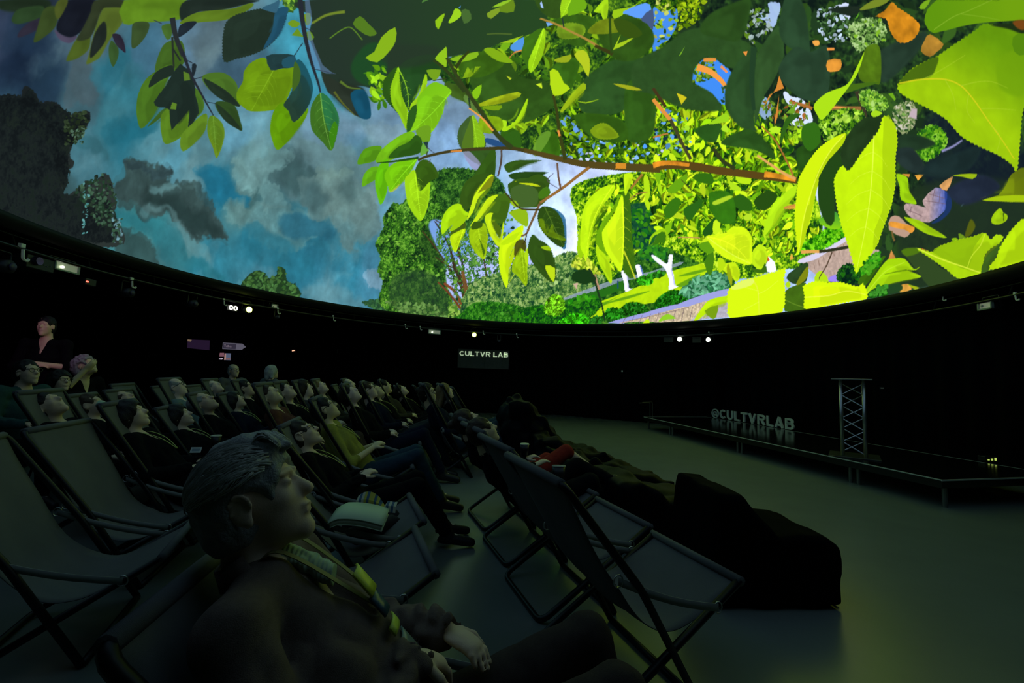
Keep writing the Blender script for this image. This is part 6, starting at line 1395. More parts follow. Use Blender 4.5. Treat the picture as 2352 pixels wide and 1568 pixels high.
GLY = {'C': (.80, [arc(.42, .5, .42 - _w / 2, .5 - _w / 2, 42, 318, 16)]), 'U': (.78, [[(_w / 2, 1), (_w / 2, .38)] + arc(.39, .38, .39 - _w / 2, .38 - _w / 2, 180, 360, 10)[1:-1] + [(.78 - _w / 2, .38), (.78 - _w / 2, 1)]]),
       'L': (.64, [[(_w / 2, 1), (_w / 2, 0)], [(0, _w / 2), (.64, _w / 2)]]), 'T': (.74, [[(.37, 1 - _w), (.37, 0)], [(0, 1 - _w / 2), (.74, 1 - _w / 2)]]), 'V': (.84, [[(.10, 1), (.42, .0)], [(.74, 1), (.42, .0)]]),
       'R': (.80, [[(_w / 2, 0), (_w / 2, 1)], [(_w / 2, 1 - _w / 2 * .9), (.45, 1 - _w / 2 * .9)] + arc(.48, .72, .22, .19, 90, -90, 8) + [(_w / 2, .52)], [(.42, .5), (.70, 0)]]),
       'A': (.84, [[(.10, 0), (.42, 1)], [(.74, 0), (.42, 1)], [(.2, .27), (.64, .27)]]), 'B': (.76, [[(_w / 2, 0), (_w / 2, 1)], [(_w / 2, 1 - _w / 2 * .9), (.42, 1 - _w / 2 * .9)] + arc(.45, .73, .18, .18, 90, -90, 8) + [(_w / 2, .535)], [(_w / 2, .53), (.42, .53)] + arc(.47, .31, .2, .22, 90, -90, 8) + [(_w / 2, _w / 2 * .9)]]),
       '@': (1.0, [arc(.5, .45, .44, .47, -55, 290, 22), arc(.47, .45, .17, .2, 0, 340, 14), [(.66, .66), (.64, .36), (.72, .24), (.84, .3)]])}
def fit_text(word, size, p0, p1, height, m, parent, name='letter', depth=.004, off=0.0, up=(0, 0, 1), gap=.1, thin=1.0):
    """letters one by one so that the word spans p0..p1; glyphs are cut from bars"""
    x = 0; L_ = []
    for ch in word:
        if ch == ' ': x += .34; continue
        if ch in GLY: wd, st = GLY[ch]
        else: wd, st = .34, None
        L_.append((ch, x, wd, st)); x += wd + gap
    W = x - gap; p0, p1 = np.array(p0, float), np.array(p1, float); L = np.linalg.norm(p1 - p0); B = basis(p0, p1 - p0, up)
    inv = parent.matrix_world.inverted() if parent is not None else Matrix()
    for ch, x0, wd, st in L_:
        if st is None:
            me = text_mesh(ch, 1.35, .0, .015); co = np.array([v.co[:] for v in me.vertices]); lo, hi = co[:, 0].min(), co[:, 0].max()
            me.transform(Matrix.Translation((x0, 0, 0)) @ Matrix.Diagonal((wd / max(.2, hi - lo), 1, 1, 1)) @ Matrix.Translation((-lo, 0, 0)))
        else:
            bm = bmesh.new()
            for i, path in enumerate(st):
                V, F = ribbon([(a + x0, b) for a, b in path], (_w if ch != '@' else .1) * thin, -1, 1); vs = [bm.verts.new(v) for v in V]
                for f in F:
                    try: bm.faces.new([vs[q] for q in f])
                    except ValueError: pass
            bmesh.ops.recalc_face_normals(bm, faces=bm.faces); me = bpy.data.meshes.new(name); bm.to_mesh(me); bm.free()
        me.transform(inv @ B @ Matrix.Diagonal((L / W, height, depth, 1))); me.materials.append(m); link(bpy.data.objects.new(name, me), parent)
SY = 14.25
M_SIGNL = mat('sign_letters_lit', (.6, .65, .5), .6, emit=(.42, .55, .36), estr=.75)
a, b = on_y(1052, 846, SY), on_y(1169, 801, SY)
t = thing('hanging_sign', 'dark banner sign with lit letters CULTVR LAB on the back wall', 'sign', ((a[0] + b[0]) / 2, SY, a[2])); bpy.context.view_layer.update()
c0, c1, c2, c3 = on_y(1052, 800.5, SY), on_y(1170, 805.5, SY), on_y(1168, 848, SY), on_y(1051, 844, SY)
bm = bmesh.new(); vs = [bm.verts.new(Vector(c) - Vector(t.location)) for c in (c3, c2, c1, c0)]; f = bm.faces.new(vs); r = bmesh.ops.extrude_face_region(bm, geom=[f]); bmesh.ops.translate(bm, vec=(0, .04, 0), verts=[v for v in r['geom'] if isinstance(v, bmesh.types.BMVert)])
bm_obj('panel', bm, mat('sign_panel', (.11, .12, .11), .5, noise=.35, nscale=9), t)
fit_text('CULTVR LAB', .2, on_y(1055.2, 816.3, SY - .012), on_y(1167, 820.3, SY - .012), .148, M_SIGNL, t, gap=.12)
M_SCR = mat('scratch_line', (.16, .18, .15), .6)
for x0 in (1068.5, 1071.6, 1075, 1077.8, 1082, 1113.5, 1115.5, 1155):
    q0, q1 = on_y(x0, 822, SY - .006), on_y(x0 - 2, 842, SY - .006); bm = bmesh.new(); add_tube(bm, [Vector(q0) - t.location, Vector(q1) - t.location], .0035 if x0 != 1115.5 else .006, 4); bm_obj('crease', bm, M_SCR, t)
WY = 14.55
def flat_poly(name, pts, m, t, y=WY, thick=.02):
    bm = bmesh.new(); vs = [bm.verts.new(Vector(on_y(px, py, y)) - t.location) for px, py in pts]; f = bm.faces.new(vs); r = bmesh.ops.extrude_face_region(bm, geom=[f]); bmesh.ops.translate(bm, vec=(0, thick, 0), verts=[v for v in r['geom'] if isinstance(v, bmesh.types.BMVert)]); return bm_obj(name, bm, m, t)
q = on_y(535, 803, WY); t = thing('arrow_sign', 'grey arrow-shaped direction sign pointing right on the dark wall', 'sign', tuple(q)); bpy.context.view_layer.update()
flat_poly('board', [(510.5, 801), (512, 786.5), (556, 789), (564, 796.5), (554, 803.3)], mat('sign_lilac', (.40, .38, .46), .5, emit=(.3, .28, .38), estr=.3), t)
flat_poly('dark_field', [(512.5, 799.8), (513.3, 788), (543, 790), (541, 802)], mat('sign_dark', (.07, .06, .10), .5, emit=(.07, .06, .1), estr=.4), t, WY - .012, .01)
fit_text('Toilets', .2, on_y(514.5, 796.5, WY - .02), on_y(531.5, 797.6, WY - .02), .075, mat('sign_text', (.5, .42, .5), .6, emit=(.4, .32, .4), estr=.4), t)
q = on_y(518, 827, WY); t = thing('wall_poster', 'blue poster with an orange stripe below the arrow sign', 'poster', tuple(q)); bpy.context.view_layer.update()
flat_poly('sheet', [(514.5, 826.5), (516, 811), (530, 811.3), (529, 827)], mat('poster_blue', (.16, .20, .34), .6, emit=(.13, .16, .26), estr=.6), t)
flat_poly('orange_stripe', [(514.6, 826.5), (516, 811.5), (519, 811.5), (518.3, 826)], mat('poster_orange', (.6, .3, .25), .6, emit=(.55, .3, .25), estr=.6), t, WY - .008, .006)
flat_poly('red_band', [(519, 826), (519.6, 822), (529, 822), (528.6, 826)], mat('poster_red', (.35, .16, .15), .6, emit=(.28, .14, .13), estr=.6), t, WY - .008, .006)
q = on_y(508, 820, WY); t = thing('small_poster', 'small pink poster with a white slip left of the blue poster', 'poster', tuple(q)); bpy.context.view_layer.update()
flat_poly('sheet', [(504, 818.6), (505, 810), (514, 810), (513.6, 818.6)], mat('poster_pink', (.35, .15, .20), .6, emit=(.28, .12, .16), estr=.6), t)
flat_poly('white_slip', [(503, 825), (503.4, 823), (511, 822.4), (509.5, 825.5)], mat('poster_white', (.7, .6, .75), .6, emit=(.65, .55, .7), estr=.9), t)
q = on_y(455, 791, WY); t = thing('dark_monitor', 'dark purple screen on the wall left of the arrow sign', 'screen', tuple(q)); bpy.context.view_layer.update()
flat_poly('panel', [(430, 799), (431, 779), (481, 781), (480, 804)], mat('monitor_purple', (.03, .02, .05), .4, emit=(.03, .015, .045), estr=.5), t)
flat_poly('lit_corner', [(430.5, 783), (431, 779), (440, 780), (438, 784)], mat('monitor_lit', (.4, .25, .15), .6, emit=(.3, .2, .12), estr=.6), t, WY - .01, .006)
q = on_y(673, 805, WY); t = thing('wall_lamp', 'tiny orange indicator lamp on the back wall', 'lamp', tuple(q)); bpy.context.view_layer.update()
flat_poly('lens', [(670.5, 806.5), (671, 803.5), (677, 803.8), (676, 805.5)], mat('orange_glow', (.5, .2, .1), emit=(1, .5, .3), estr=1.2), t)
flat_poly('casing', [(669, 809), (669, 802), (679, 802), (679, 809)], M_HOUS, t, WY + .03, .03)
q = on_y(775, 803, WY); t = thing('door_handle_bar', 'small grey vertical pull handle on the dark back wall', 'handle', tuple(q)); bpy.context.view_layer.update()
flat_poly('bar', [(774, 811), (775, 801.5), (776.5, 801.5), (775.8, 811)], M_ALU, t); flat_poly('mount', [(773, 804), (773, 803), (777, 803), (777, 804)], M_HOUS, t, WY + .01, .05)

# ------------------------------------------------------------------ stage
SD = .30
FL, FR = on_z(1479, 957, SD), on_z(2163, 1102, SD)
hd = unit((FR - FL) * (1, 1, 0)); sdv = np.array([-hd[1], hd[0], 0]);  sdv = sdv if sdv[0] > 0 else -sdv
SL = np.linalg.norm((FR - FL)[:2]); SWD = 1.75
stage = thing('stage_platform', 'low black stage platform with thin silver edge on metal legs', 'stage', (FL[0], FL[1], 0)); bpy.context.view_layer.update()
S_ = lambda a, b, z: np.array([0, 0, 0.]) + hd * a + sdv * b + np.array([0, 0, z])
MB = basis((0, 0, 0), hd, (0, 0, 1))      # columns: along, up, normal
legs_px = [(1483, 985), (1537, 999), (1691, 1040.6), (1954, 1110), (2161, 1166)]
cuts = [0.0]
for px, py in legs_px[1:-1]:
    cuts.append(float((on_z(px, py, 0) - FL) @ hd))
cuts.append(SL)
def obox(bm, a0, a1, b0, b1, z0, z1):
    vs = [bm.verts.new(S_(a, b, z)) for z in (z0, z1) for a, b in ((a0, b0), (a1, b0), (a1, b1), (a0, b1))]
    for f in ((3, 2, 1, 0), (4, 5, 6, 7), (0, 1, 5, 4), (1, 2, 6, 5), (2, 3, 7, 6), (3, 0, 4, 7)): bm.faces.new([vs[i] for i in f])
for i in range(len(cuts) - 1):
    bm = bmesh.new(); obox(bm, cuts[i] + .002, cuts[i + 1] - .002, .004, SWD, SD - .09, SD); o = bm_obj('deck', bm, M_DECK, stage)
    bm = bmesh.new(); obox(bm, cuts[i] + .002, cuts[i + 1] - .002, -.006, .004, SD - .008, SD + .003); bm_obj('edge_strip', bm, M_STRIP, stage)
bm = bmesh.new(); obox(bm, 0, SL, SWD, SWD + .006, SD - .006, SD + .002); bm_obj('edge_strip', bm, M_STRIP, stage)
bm = bmesh.new(); obox(bm, SL, SL + .008, -.006, SWD, SD - .012, SD + .003); bm_obj('edge_strip', bm, M_STRIP, stage)
bm = bmesh.new(); obox(bm, -.008, 0, -.006, SWD, SD - .006, SD + .003); bm_obj('edge_strip', bm, M_STRIP, stage)
for i, c in enumerate(cuts):
    for b_ in (.10, SWD - .1):
        for dx in ((-.055, .055) if 0 < i < len(cuts) - 1 else ((.05,) if i == 0 else (-.05,))):
            bm = bmesh.new(); p = S_(c + dx, b_, 0); add_tube(bm, [p + (0, 0, .001), p + (0, 0, SD - .09)], .024, 10); bm_obj('leg', bm, mat('leg_steel', (.22, .23, .22), .35, metal=.8), stage)
# @CULTVRLAB standing on the deck
sg = thing('standing_letters', 'row of pale standing letters reading @CULTVRLAB on the stage', 'letters', tuple(on_z(1730, 975, SD))); bpy.context.view_layer.update()
M_LET = mat('letters_white', (.90, .94, .88), .6, noise=.03)
e0, e1 = on_z(1635, 957.5, SD), on_z(1824, 988.5, SD); e0[2] = e1[2] = SD + .006
hgt = (988.5 - 962.5) / FX * e1[1]
fit_text('@CULTVRLAB', .3, e0, e1, hgt * .97, M_LET, sg, depth=.014, gap=.15)
# lectern
LB = on_z(1962, 1047, SD)
lec = thing('truss_lectern', 'silver truss lectern with a thin flat top on the stage', 'lectern', tuple(LB), -math.atan2(LB[0], LB[1]))
HL = 1.35 - SD + .0
for dx in (-.125, .125):
    for dy in (-.125, .125):
        bm = bmesh.new(); add_tube(bm, [(dx, dy, .012), (dx, dy, HL - .01)], .022, 12); bm_obj('upright', bm, M_ALU, lec, True)
for s_, ax in ((-1, 0), (1, 0), (-1, 1), (1, 1)):
    for k in range(6):
        z0 = .04 + k * (HL - .1) / 6; z1 = z0 + (HL - .1) / 6; sg_ = 1 if (k + (s_ > 0)) % 2 else -1
        A_, B_ = ((-.125 * sg_, .125 * s_, z0), (.125 * sg_, .125 * s_, z1)) if ax == 0 else ((.125 * s_, -.125 * sg_, z0), (.125 * s_, .125 * sg_, z1))
        bm = bmesh.new(); add_tube(bm, [A_, B_], .008, 6); bm_obj('diagonal_brace', bm, M_ALU, lec)
bm = bmesh.new(); add_box(bm, -.23, .22, -.2, .2, HL - .01, HL + .006); bm_obj('top_plate', bm, M_ALU, lec, bevel=.002)
bm = bmesh.new(); add_box(bm, -.28, .28, -.26, .26, .0, .012); bm_obj('base_plate', bm, mat('base_dark', (.12, .13, .13), .3, metal=.7), lec, bevel=.002)
# hand rail at the far corner of the stage
hr0 = on_z(1494, 956, SD); t = thing('step_handrail', 'slim angled metal handrail at the far corner of the stage', 'handrail', tuple(hr0)); bpy.context.view_layer.update()
for k, dz in ((0, 0), (1, .03)):
    tp = on_y(1493 + 7 * k, 924.5 - 1.5 * k, hr0[1]) - hr0; lf_ = on_y(1468 + 9 * k, 925.5 - 1.5 * k, hr0[1] - .1) - hr0; bs = np.array([tp[0] + .0, 0, .003])
    bm = bmesh.new(); add_tube(bm, round_path([bs + (0, .05 * k, 0), tp + (0, .05 * k, 0), lf_ + (0, .05 * k, 0)], .04), .012, 6); bm_obj('rail_tube', bm, mat('leg_steel', (.22, .23, .22)), t)
# cable and small lit box at the right wall
wp = on_z(2270, 1059, SD); t = thing('power_box', 'small black power box with tiny lit indicators at the back right of the stage', 'power box', (wp[0] + .0, wp[1], SD)); bpy.context.view_layer.update()
bm = bmesh.new(); add_box(bm, -.09, .09, -.05, .05, 0, .07); bm_obj('case', bm, M_HOUS, t, bevel=.006)
for i in range(3):
    bm = bmesh.new(); add_box(bm, -.06 + i * .045, -.04 + i * .045, -.056, -.05, .02, .035 + .01 * i); bm_obj('indicator_light', bm, mat('led_green', (.1, .2, .02), emit=(.6, .8, .15), estr=.8), t)
for px, py, z_, lab in ((1429, 852, None, 'tiny pale tag on the back wall left of the stage'), (2027, 891, None, 'tiny pale tag on the right wall beside the lectern')):
    y_ = 13.0 if px < 1600 else 7.3; q = on_y(px, py, y_); t = thing('wall_tag', lab, 'tag', tuple(q)); bpy.context.view_layer.update()
    bm = bmesh.new(); add_box(bm, -.022, .022, 0, .01, -.022 if px < 1600 else -.008, .022 if px < 1600 else .008); bm_obj('plate', bm, M_CLAMP, t)
    bm = bmesh.new(); add_box(bm, -.03, .03, .01, .02, -.03, .03); bm_obj('backing', bm, M_HOUS, t)

# ------------------------------------------------------------------ deck chairs (x = forward, origin on the floor)
M_FRAME = mat('chair_steel', (.006, .006, .007), .42, spec=.35)
M_SLING = mat('sling_fabric', (.135, .138, .142), .85, noise=.16, nscale=6, bump=.25, bscale=500, spec=.2)
M_BELT = mat('arm_strap', (.26, .28, .25), .6, noise=.1)
def sling_profile(zt=1.0, load=0):
    P = [(-.43, 0, zt - .005), (-.36, 0, zt * .86), (-.25, 0, zt * .655), (-.13, 0, .44 - .01 * load), (-.01, 0, .325 - .03 * load), (.10, 0, .285 - .035 * load), (.22, 0, .32 - .02 * load), (.35, 0, .39), (.45, 0, .445)]
    return smooth3(P, 4)
def chair_parts(zt=1.0, load=0, seed=0):
    out = []; w = .325; wi = .295; r = .017
    k = (zt - .02) / 1.0
    top = (-.44, zt); foot = (.19, .0125)
    bm = bmesh.new(); add_tube(bm, round_path([(foot[0], w, foot[1]), (top[0] + .35, w, .5), (top[0], w, top[1]), (top[0], -w, top[1]), (top[0] + .35, -w, .5), (foot[0], -w, foot[1])], .05, 4), r, 8); out.append(('back_frame', to_mesh(bm, 'back_frame'), M_FRAME))
    bm = bmesh.new(); add_tube(bm, round_path([(foot[0], w, .0125), (foot[0], -w, .0125)], .05, 4), r, 8); out.append(('floor_bar', to_mesh(bm, 'floor_bar'), M_FRAME))
    bm = bmesh.new(); add_tube(bm, round_path([(.45, wi, .45), (-.25, wi, .014), (-.25, -wi, .014), (.45, -wi, .45)], .07, 5), r, 8); out.append(('seat_frame', to_mesh(bm, 'seat_frame'), M_FRAME))
    bm = bmesh.new(); add_tube(bm, [(.45, wi + .012, .45), (.45, -wi - .012, .45)], r, 8); out.append(('front_bar', to_mesh(bm, 'front_bar'), M_FRAME))
    S = sling_profile(zt, load); n = 13; rr = np.random.RandomState(seed); G = []
    s = np.linspace(0, 1, len(S))
    for i, p in enumerate(S):
        narrow = .312 - .04 * math.sin(s[i] * math.pi) ** .7; row = []
        for v in np.linspace(-1, 1, n):
            sag = -(1 - v * v) * .022 * math.sin(s[i] * math.pi) + .006 * math.sin(v * 7 + s[i] * 9 + seed) * math.sin(s[i] * math.pi)
            cr = (.5 - abs(math.sin(v * 3.1 + s[i] * 5.0 + seed) * math.cos(s[i] * 11 + v * 2.2))) * .012 * math.sin(s[i] * math.pi)
            row.append((p[0] - sag * -.6 + cr * .5, v * narrow, p[2] + sag + cr))
        G.append(row)
    bm = bmesh.new(); add_grid(bm, np.array(G), .003)
    add_tube(bm, [(S[0][0] - .009, .306, S[0][2] + .004), (S[0][0] - .009, -.306, S[0][2] + .004)], .0215, 8); add_tube(bm, [(.45, .308, .45), (.45, -.308, .45)], .021, 8)
    out.append(('sling', to_mesh(bm, 'sling'), M_SLING))
    for y in (w + .005, -w - .005):
        A_, B_ = np.array((-.20, y, .55)), np.array((.31, y * .95, .365)); t = np.linspace(0, 1, 7)[:, None]; c = A_ + (B_ - A_) * t - np.array([0, 0, 1]) * (.02 * np.sin(t * math.pi))
        bm = bmesh.new(); add_grid(bm, np.stack([c + (0, 0, .016), c - (0, 0, .016)], 1), .003); out.append(('arm_strap', to_mesh(bm, 'arm_strap'), M_BELT))
        for e in (A_, B_):
            bm = bmesh.new(); add_tube(bm, [e + (.02 * math.cos(a), 0, .024 * math.sin(a)) for a in np.arange(10) / 10 * 2 * math.pi], .0035, 5, closed=True); out.append(('ring', to_mesh(bm, 'ring'), M_ALU))
    return out
_ck = {}
def make_chair(label, x, y, rz, zt=1.0, load=0, sz=1.0, seed=0):
    k = (round(zt, 2), load, seed % 3)
    if k not in _ck: _ck[k] = chair_parts(zt, load, seed % 3)
    t = thing('deck_chair', label, 'deck chair', (x, y, 0), rz, 'folding deck chairs of the audience'); t.scale = (1, 1, sz)
    for n_, me, m in _ck[k]: mesh_obj(n_, me, m, t)
    return t
R_ = math.radians
HX, HZ = -.36, .945
def seat_person(px, py, y, rz, label, clabel, chair=True, zt=1.05, **kw):
    """chair and sitter so that the head appears at the measured point"""
    h = on_y(px, py, y); s = float(np.clip(h[2] / HZ, .90, 1.12)); c, s_ = math.cos(rz), math.sin(rz)
    x0, y0 = h[0] - c * HX, h[1] - s_ * HX
    if chair: make_chair(clabel, x0, y0, rz, zt, 1, s, seed=len(scene.objects))
    return make_person(label, (x0, y0, 0), rz, sz=s, **kw)

# --- right hand row, seen from behind (front corners measured)
hR = R_(20)
def row_chair(k, label, zt=.93, near=(1.04, 2.01), hd_=hR, pitch=.706, load=0):
    r = np.array([-.267, .964]); f = np.array([math.cos(hd_), math.sin(hd_)]); sd_ = np.array([-f[1], f[0]])
    c = np.array(near) + k * pitch * r + sd_ * .325 - f * .45
    return make_chair(label, c[0], c[1], hd_, zt, load, 1.0, k), c
row_chair(0, 'nearest empty deck chair of the right row, crossed black legs in plain view')
row_chair(1, 'empty deck chair of the right row, second from the camera')
_, c2 = row_chair(2, 'deck chair of the person in black holding the nearer lidded cup', load=1)
_, c3 = row_chair(3, 'deck chair under the woman in the red skirt', load=1)
B_ = lambda n, c: (n, c)
# --- hero and his row
HERO = dict(POSES['recline']); HERO.update(hipl=(.15, .09, .37), hipr=(.15, -.09, .37), knl=(.58, .12, .54), knr=(.58, -.12, .54), pelvis=(.13, 0, .36), chest=(-.12, 0, .60), neck=(-.325, 0, .855), head=(-.32, 0, .985), gaze=(.90, .06, .42), crown=(-.40, .08, .9), shl=(-.30, .19, .785), shr=(-.28, -.195, .775),
    elr=(-.06, -.31, .47), wrr=(.07, -.06, .63), hdr=(.14, .0, .585), ell=(-.08, .30, .54), wrl=(.16, .14, .58), hdl=(.23, .08, .57))
POSES['hero'] = HERO
hh = on_y(590, 1150, 1.13); rzh = R_(9)
hx, hy = hh[0] - math.cos(rzh) * (-.32), hh[1] - math.sin(rzh) * (-.32); hs = float(hh[2] / .985)
make_chair('deck chair under the grey-haired man in the brown jacket nearest the camera', hx, hy, rzh, .86, 1, 1.0, 1)
hero, _ = make_person('grey-haired man in a brown jacket nearest the camera, seen from the side, looking up', (hx, hy, 0), rzh, 'hero', sk=0, jacket=('brown', (.17, .128, .108)), trousers=('brown_trousers', (.06, .045, .04)),
    hair='swept', hcol='grey', lan=False, h=.0065, sz=hs, big=1.08, fold=.021, puff=.014)
# shirt collar, badges and lanyard of the man in front
def hero_hair(P):
    g, l, u = head_axes(P); c = np.array(P['head']); r = np.random.RandomState(5); B = 1.08
    bm = bmesh.new(); ax = np.array([.112, .094, .106]) * B; o = c + (g * -.014 + u * .034) * B
    for i in range(950):
        th = r.uniform(-1.35, 1.35); x0 = r.uniform(-.5, .80); n = 9; pts = []; lift = r.uniform(1.0, 1.05); L = r.uniform(.5, 1.0); wv = r.uniform(-.12, .12)
        for k in range(n):
            t = k / (n - 1); a = math.acos(np.clip(x0, -1, 1)) + t * L; tt = th * (1 + .12 * t) + wv * math.sin(t * 4)
            d = np.array([math.cos(a), math.sin(a) * math.sin(tt), math.sin(a) * math.cos(tt)])
            if d[2] < -.45 or (d[0] > -.1 and d[2] < -.02): break
            q = o + (g * d[0] * ax[0] + l * d[1] * ax[1] + u * d[2] * ax[2]) * (lift + .03 * math.sin(t * math.pi)); pts.append(q)
        if len(pts) > 3: add_tube(bm, pts, [.0022 * (1 - .8 * k / len(pts)) for k in range(len(pts))], 3)
    for i in range(160):
        y = r.uniform(-.045, .055); q0 = c + (g * .045 + l * y + u * .115) * B; h_ = r.uniform(.010, .03)
        pts = [q0 + (g * .055 * t + u * (h_ * math.sin(t * 2.6) - .035 * t * t) + l * .015 * t * r.uniform(-1, 1)) for t in np.linspace(0, 1, 6)]
        add_tube(bm, pts, [.0024 * (1 - .7 * k / 6) for k in range(6)], 3)
    o_ = bm_obj('hair_strands', bm, mat('hair_silver', (.62, .63, .58), .5, noise=.5, nscale=60), hero, True); tag(o_, label='silver swept hair strands', kind='stuff')
def hero_extras():
    P = HERO; v, side, fr = torso_dirs(P); n = np.array(P['neck']); c = np.array(P['chest'])
    f = Field(n - .2, n + .2, .006); f.cone(n - v * .04, n + v * .025, .064, .056, k=.01, nz=.01, nsc=40); f.cone(n + v * .03, n + v * .2, .05, .1, k=.005, sub=True)
    f.cone(n - v * .02 + fr * .055, n * .45 + c * .55 + fr * .125, .018, .022, k=.02, flat=side, fs=1.5, nz=.010, nsc=40)
    me = f.mesh('shirt_collar')
    hero_hair(P); mesh_obj('shirt_collar', me, mat('shirt_striped', (.42, .54, .38), .8, noise=.5, nscale=25, bump=.5, wave=30), hero)
    back = [n + (side * math.sin(t) * .078 - fr * math.cos(t) * .07) + v * (.005 + .012 * math.cos(t)) for t in np.linspace(-1.9, 1.9, 13)]
    bm = bmesh.new(); add_grid(bm, np.stack([np.array(back) + v * .02, np.array(back) * 1.0 - v * .03 + (np.array(back) - n) * .25], 1), .007); bm_obj('collar', bm, cloth('brown', (.17, .128, .108)), hero, True)
    for i, (o, sz_, m) in enumerate((((.06, -.075, .03), (.035, .022), mat('badge_yellow', (.78, .88, .08), .35)), ((.135, -.07, -.015), (.03, .02), mat('badge_blue', (.05, .12, .16), .3)), ((.17, -.065, -.035), (.012, .026), mat('badge_lime', (.7, .85, .1), .35)), ((.20, -.06, -.055), (.03, .03), mat('badge_grey', (.2, .26, .25), .3)))):
        q = c + fr * (.178 - .008 * i) + side * (-.02) + v * (.10 - .065 * i)
        bm = bmesh.new(); G = np.array([[q + v * a * sz_[0] + side * b * sz_[1] * 1.4 + fr * .008 * (1 - b * b) for b in np.linspace(-1, 1, 5)] for a in (-1, -.3, .3, 1)]); add_grid(bm, G, .006)
        o_ = bm_obj('badge', bm, m, hero, True); o_['label'] = ('yellow-green badge', 'blue patterned badge', 'narrow lime badge', 'grey badge')[i]
    for s in (1, -1):
        pts = smooth3([n + side * .06 * s - v * .01 + fr * .02, n + side * .055 * s + fr * .085 - v * .04, c + fr * .16 + side * .03 * s + v * .07, c + fr * .165 - v * .0], 6)
        bm = bmesh.new(); add_grid(bm, np.stack([pts - side * .009, pts + side * .009], 1), .002); bm_obj('lanyard', bm, mat('lanyard_olive', (.22, .20, .07), .6), hero)
hero_extras()
hL = R_(21)
_, n0 = row_chair(0, 'empty deck chair partly hidden behind the grey-haired man, nearest seat corner showing', near=(-.31, 2.02), hd_=hL)
_, n1 = row_chair(1, 'empty deck chair with a notebook and patterned pouch on its seat', near=(-.31, 2.02), hd_=hL, pitch=.70)
G1 = 'people reclining in the audience'
NAVY, BLK, GRY = ('navy_top', (.010, .014, .032)), ('black_top', (.005, .005, .0065)), ('grey_top', (.06, .062, .068))
seat_person(690, 1004, 3.35, R_(14), 'man with short hair and black glasses in a black jumper, hands folded', 'deck chair under the man in black glasses with folded hands', pose='clasped', sk=0, jacket=BLK, trousers=BLK, hair='short', hcol='darkbrown', glasses=True, lan=True, h=.008, big=1.1, group=G1)
seat_person(745, 941, 4.18, R_(15), 'person in a yellow shirt and glasses with blue jeans', 'deck chair under the person in the yellow shirt', pose='clasped', sk=4, jacket=('yellow_shirt', (.30, .30, .06)), trousers=('jeans', (.03, .06, .09)), hair='short', hcol='black', glasses=True, lan=True, h=.010, sleeve=.35, group=G1)
# --- the two empty chairs at the left and the row behind
make_chair('empty deck chair at the left with its whole sling in view', -2.50, 3.04, R_(17), 1.0, 0, .95, 2)
make_chair('empty deck chair cut by the left edge of the photo', -2.19, 2.30, R_(23), 1.0, 0, .96, 1)
seat_person(298, 955, 3.55, R_(22), 'dark-haired woman in black with a drop earring and striped lanyard, chin raised', 'deck chair under the dark-haired woman next to the empty chair', pose='recline', sk=0, jacket=BLK, trousers=BLK, hair='long', hcol='black', lan=True, h=.009, group=G1)
seat_person(408, 957, 4.25, R_(20), 'dark-haired woman holding a lidded cup with a pale badge on her chest', 'deck chair under the woman holding a lidded cup and wearing a pale badge', pose='legcross', sk=0, jacket=BLK, trousers=BLK, hair='bob', hcol='black', lan=True, h=.009, group=G1)
seat_person(470, 925, 4.95, R_(20), 'balding man with brownish grey hair behind the woman with the cup', 'deck chair under the balding man behind the woman with the cup', pose='tilted', sk=1, jacket=BLK, trousers=GRY, hair='thin', hcol='grey', h=.011, big=1.15, group=G1)
seat_person(537, 922, 5.6, R_(14), 'dark long-haired woman in profile with bright clasped hands', 'deck chair under the long-haired woman with clasped hands', pose='clasped', sk=0, jacket=NAVY, trousers=BLK, hair='long', hcol='black', lan=True, h=.011, group=G1)
seat_person(622, 903, 4.65, R_(14), 'bearded man in a rust-brown jacket holding something in his lap', 'deck chair under the man in the rust-brown jacket', pose='tilted', sk=4, jacket=('rust', (.12, .05, .035)), trousers=('brown_trousers', (.06, .045, .04)), hair='short', hcol='brown', h=.011, group=G1)
seat_person(658, 890, 5.4, R_(14), 'man with a dark beard looking straight up behind the rust-brown jacket', 'deck chair under the dark-bearded man looking straight up', pose='tilted', sk=0, jacket=BLK, trousers=BLK, hair='short', hcol='black', lan=True, h=.0125, group=G1)
seat_person(697, 895, 6.1, R_(14), 'person with round pale face and dark hair, right of the bearded man', 'deck chair under the pale round-faced person', pose='recline', sk=2, jacket=GRY, trousers=BLK, hair='bob', hcol='darkbrown', h=.0125, group=G1)
seat_person(736, 890, 6.8, R_(14), 'fair-haired person with chin up, right of the pale round face', 'deck chair under the fair-haired person with chin up', pose='tilted', sk=2, jacket=('olive', (.05, .045, .03)), trousers=BLK, hair='short', hcol='blond', h=.0125, group=G1)
seat_person(800, 886, 7.6, R_(14), 'bald man in dark clothes leaning right', 'deck chair under the bald man', pose='recline', sk=2, jacket=BLK, trousers=BLK, hair='thin', hcol='grey', h=.0125, group=G1)
seat_person(806, 906, 5.3, R_(14), 'person in black with a pink face and a dark face covering', 'deck chair under the pink-faced person in black', pose='tilted', sk=2, jacket=BLK, trousers=NAVY, hair='short', hcol='darkbrown', h=.0125, group=G1)
seat_person(845, 894, 6.1, R_(14), 'man with glasses and a reddish beard in a navy jacket', 'deck chair under the man in the navy jacket', pose='recline', sk=2, jacket=NAVY, trousers=('grey_jeans', (.05, .055, .06)), hair='short', hcol='brown', glasses=True, lan=True, h=.0125, group=G1)
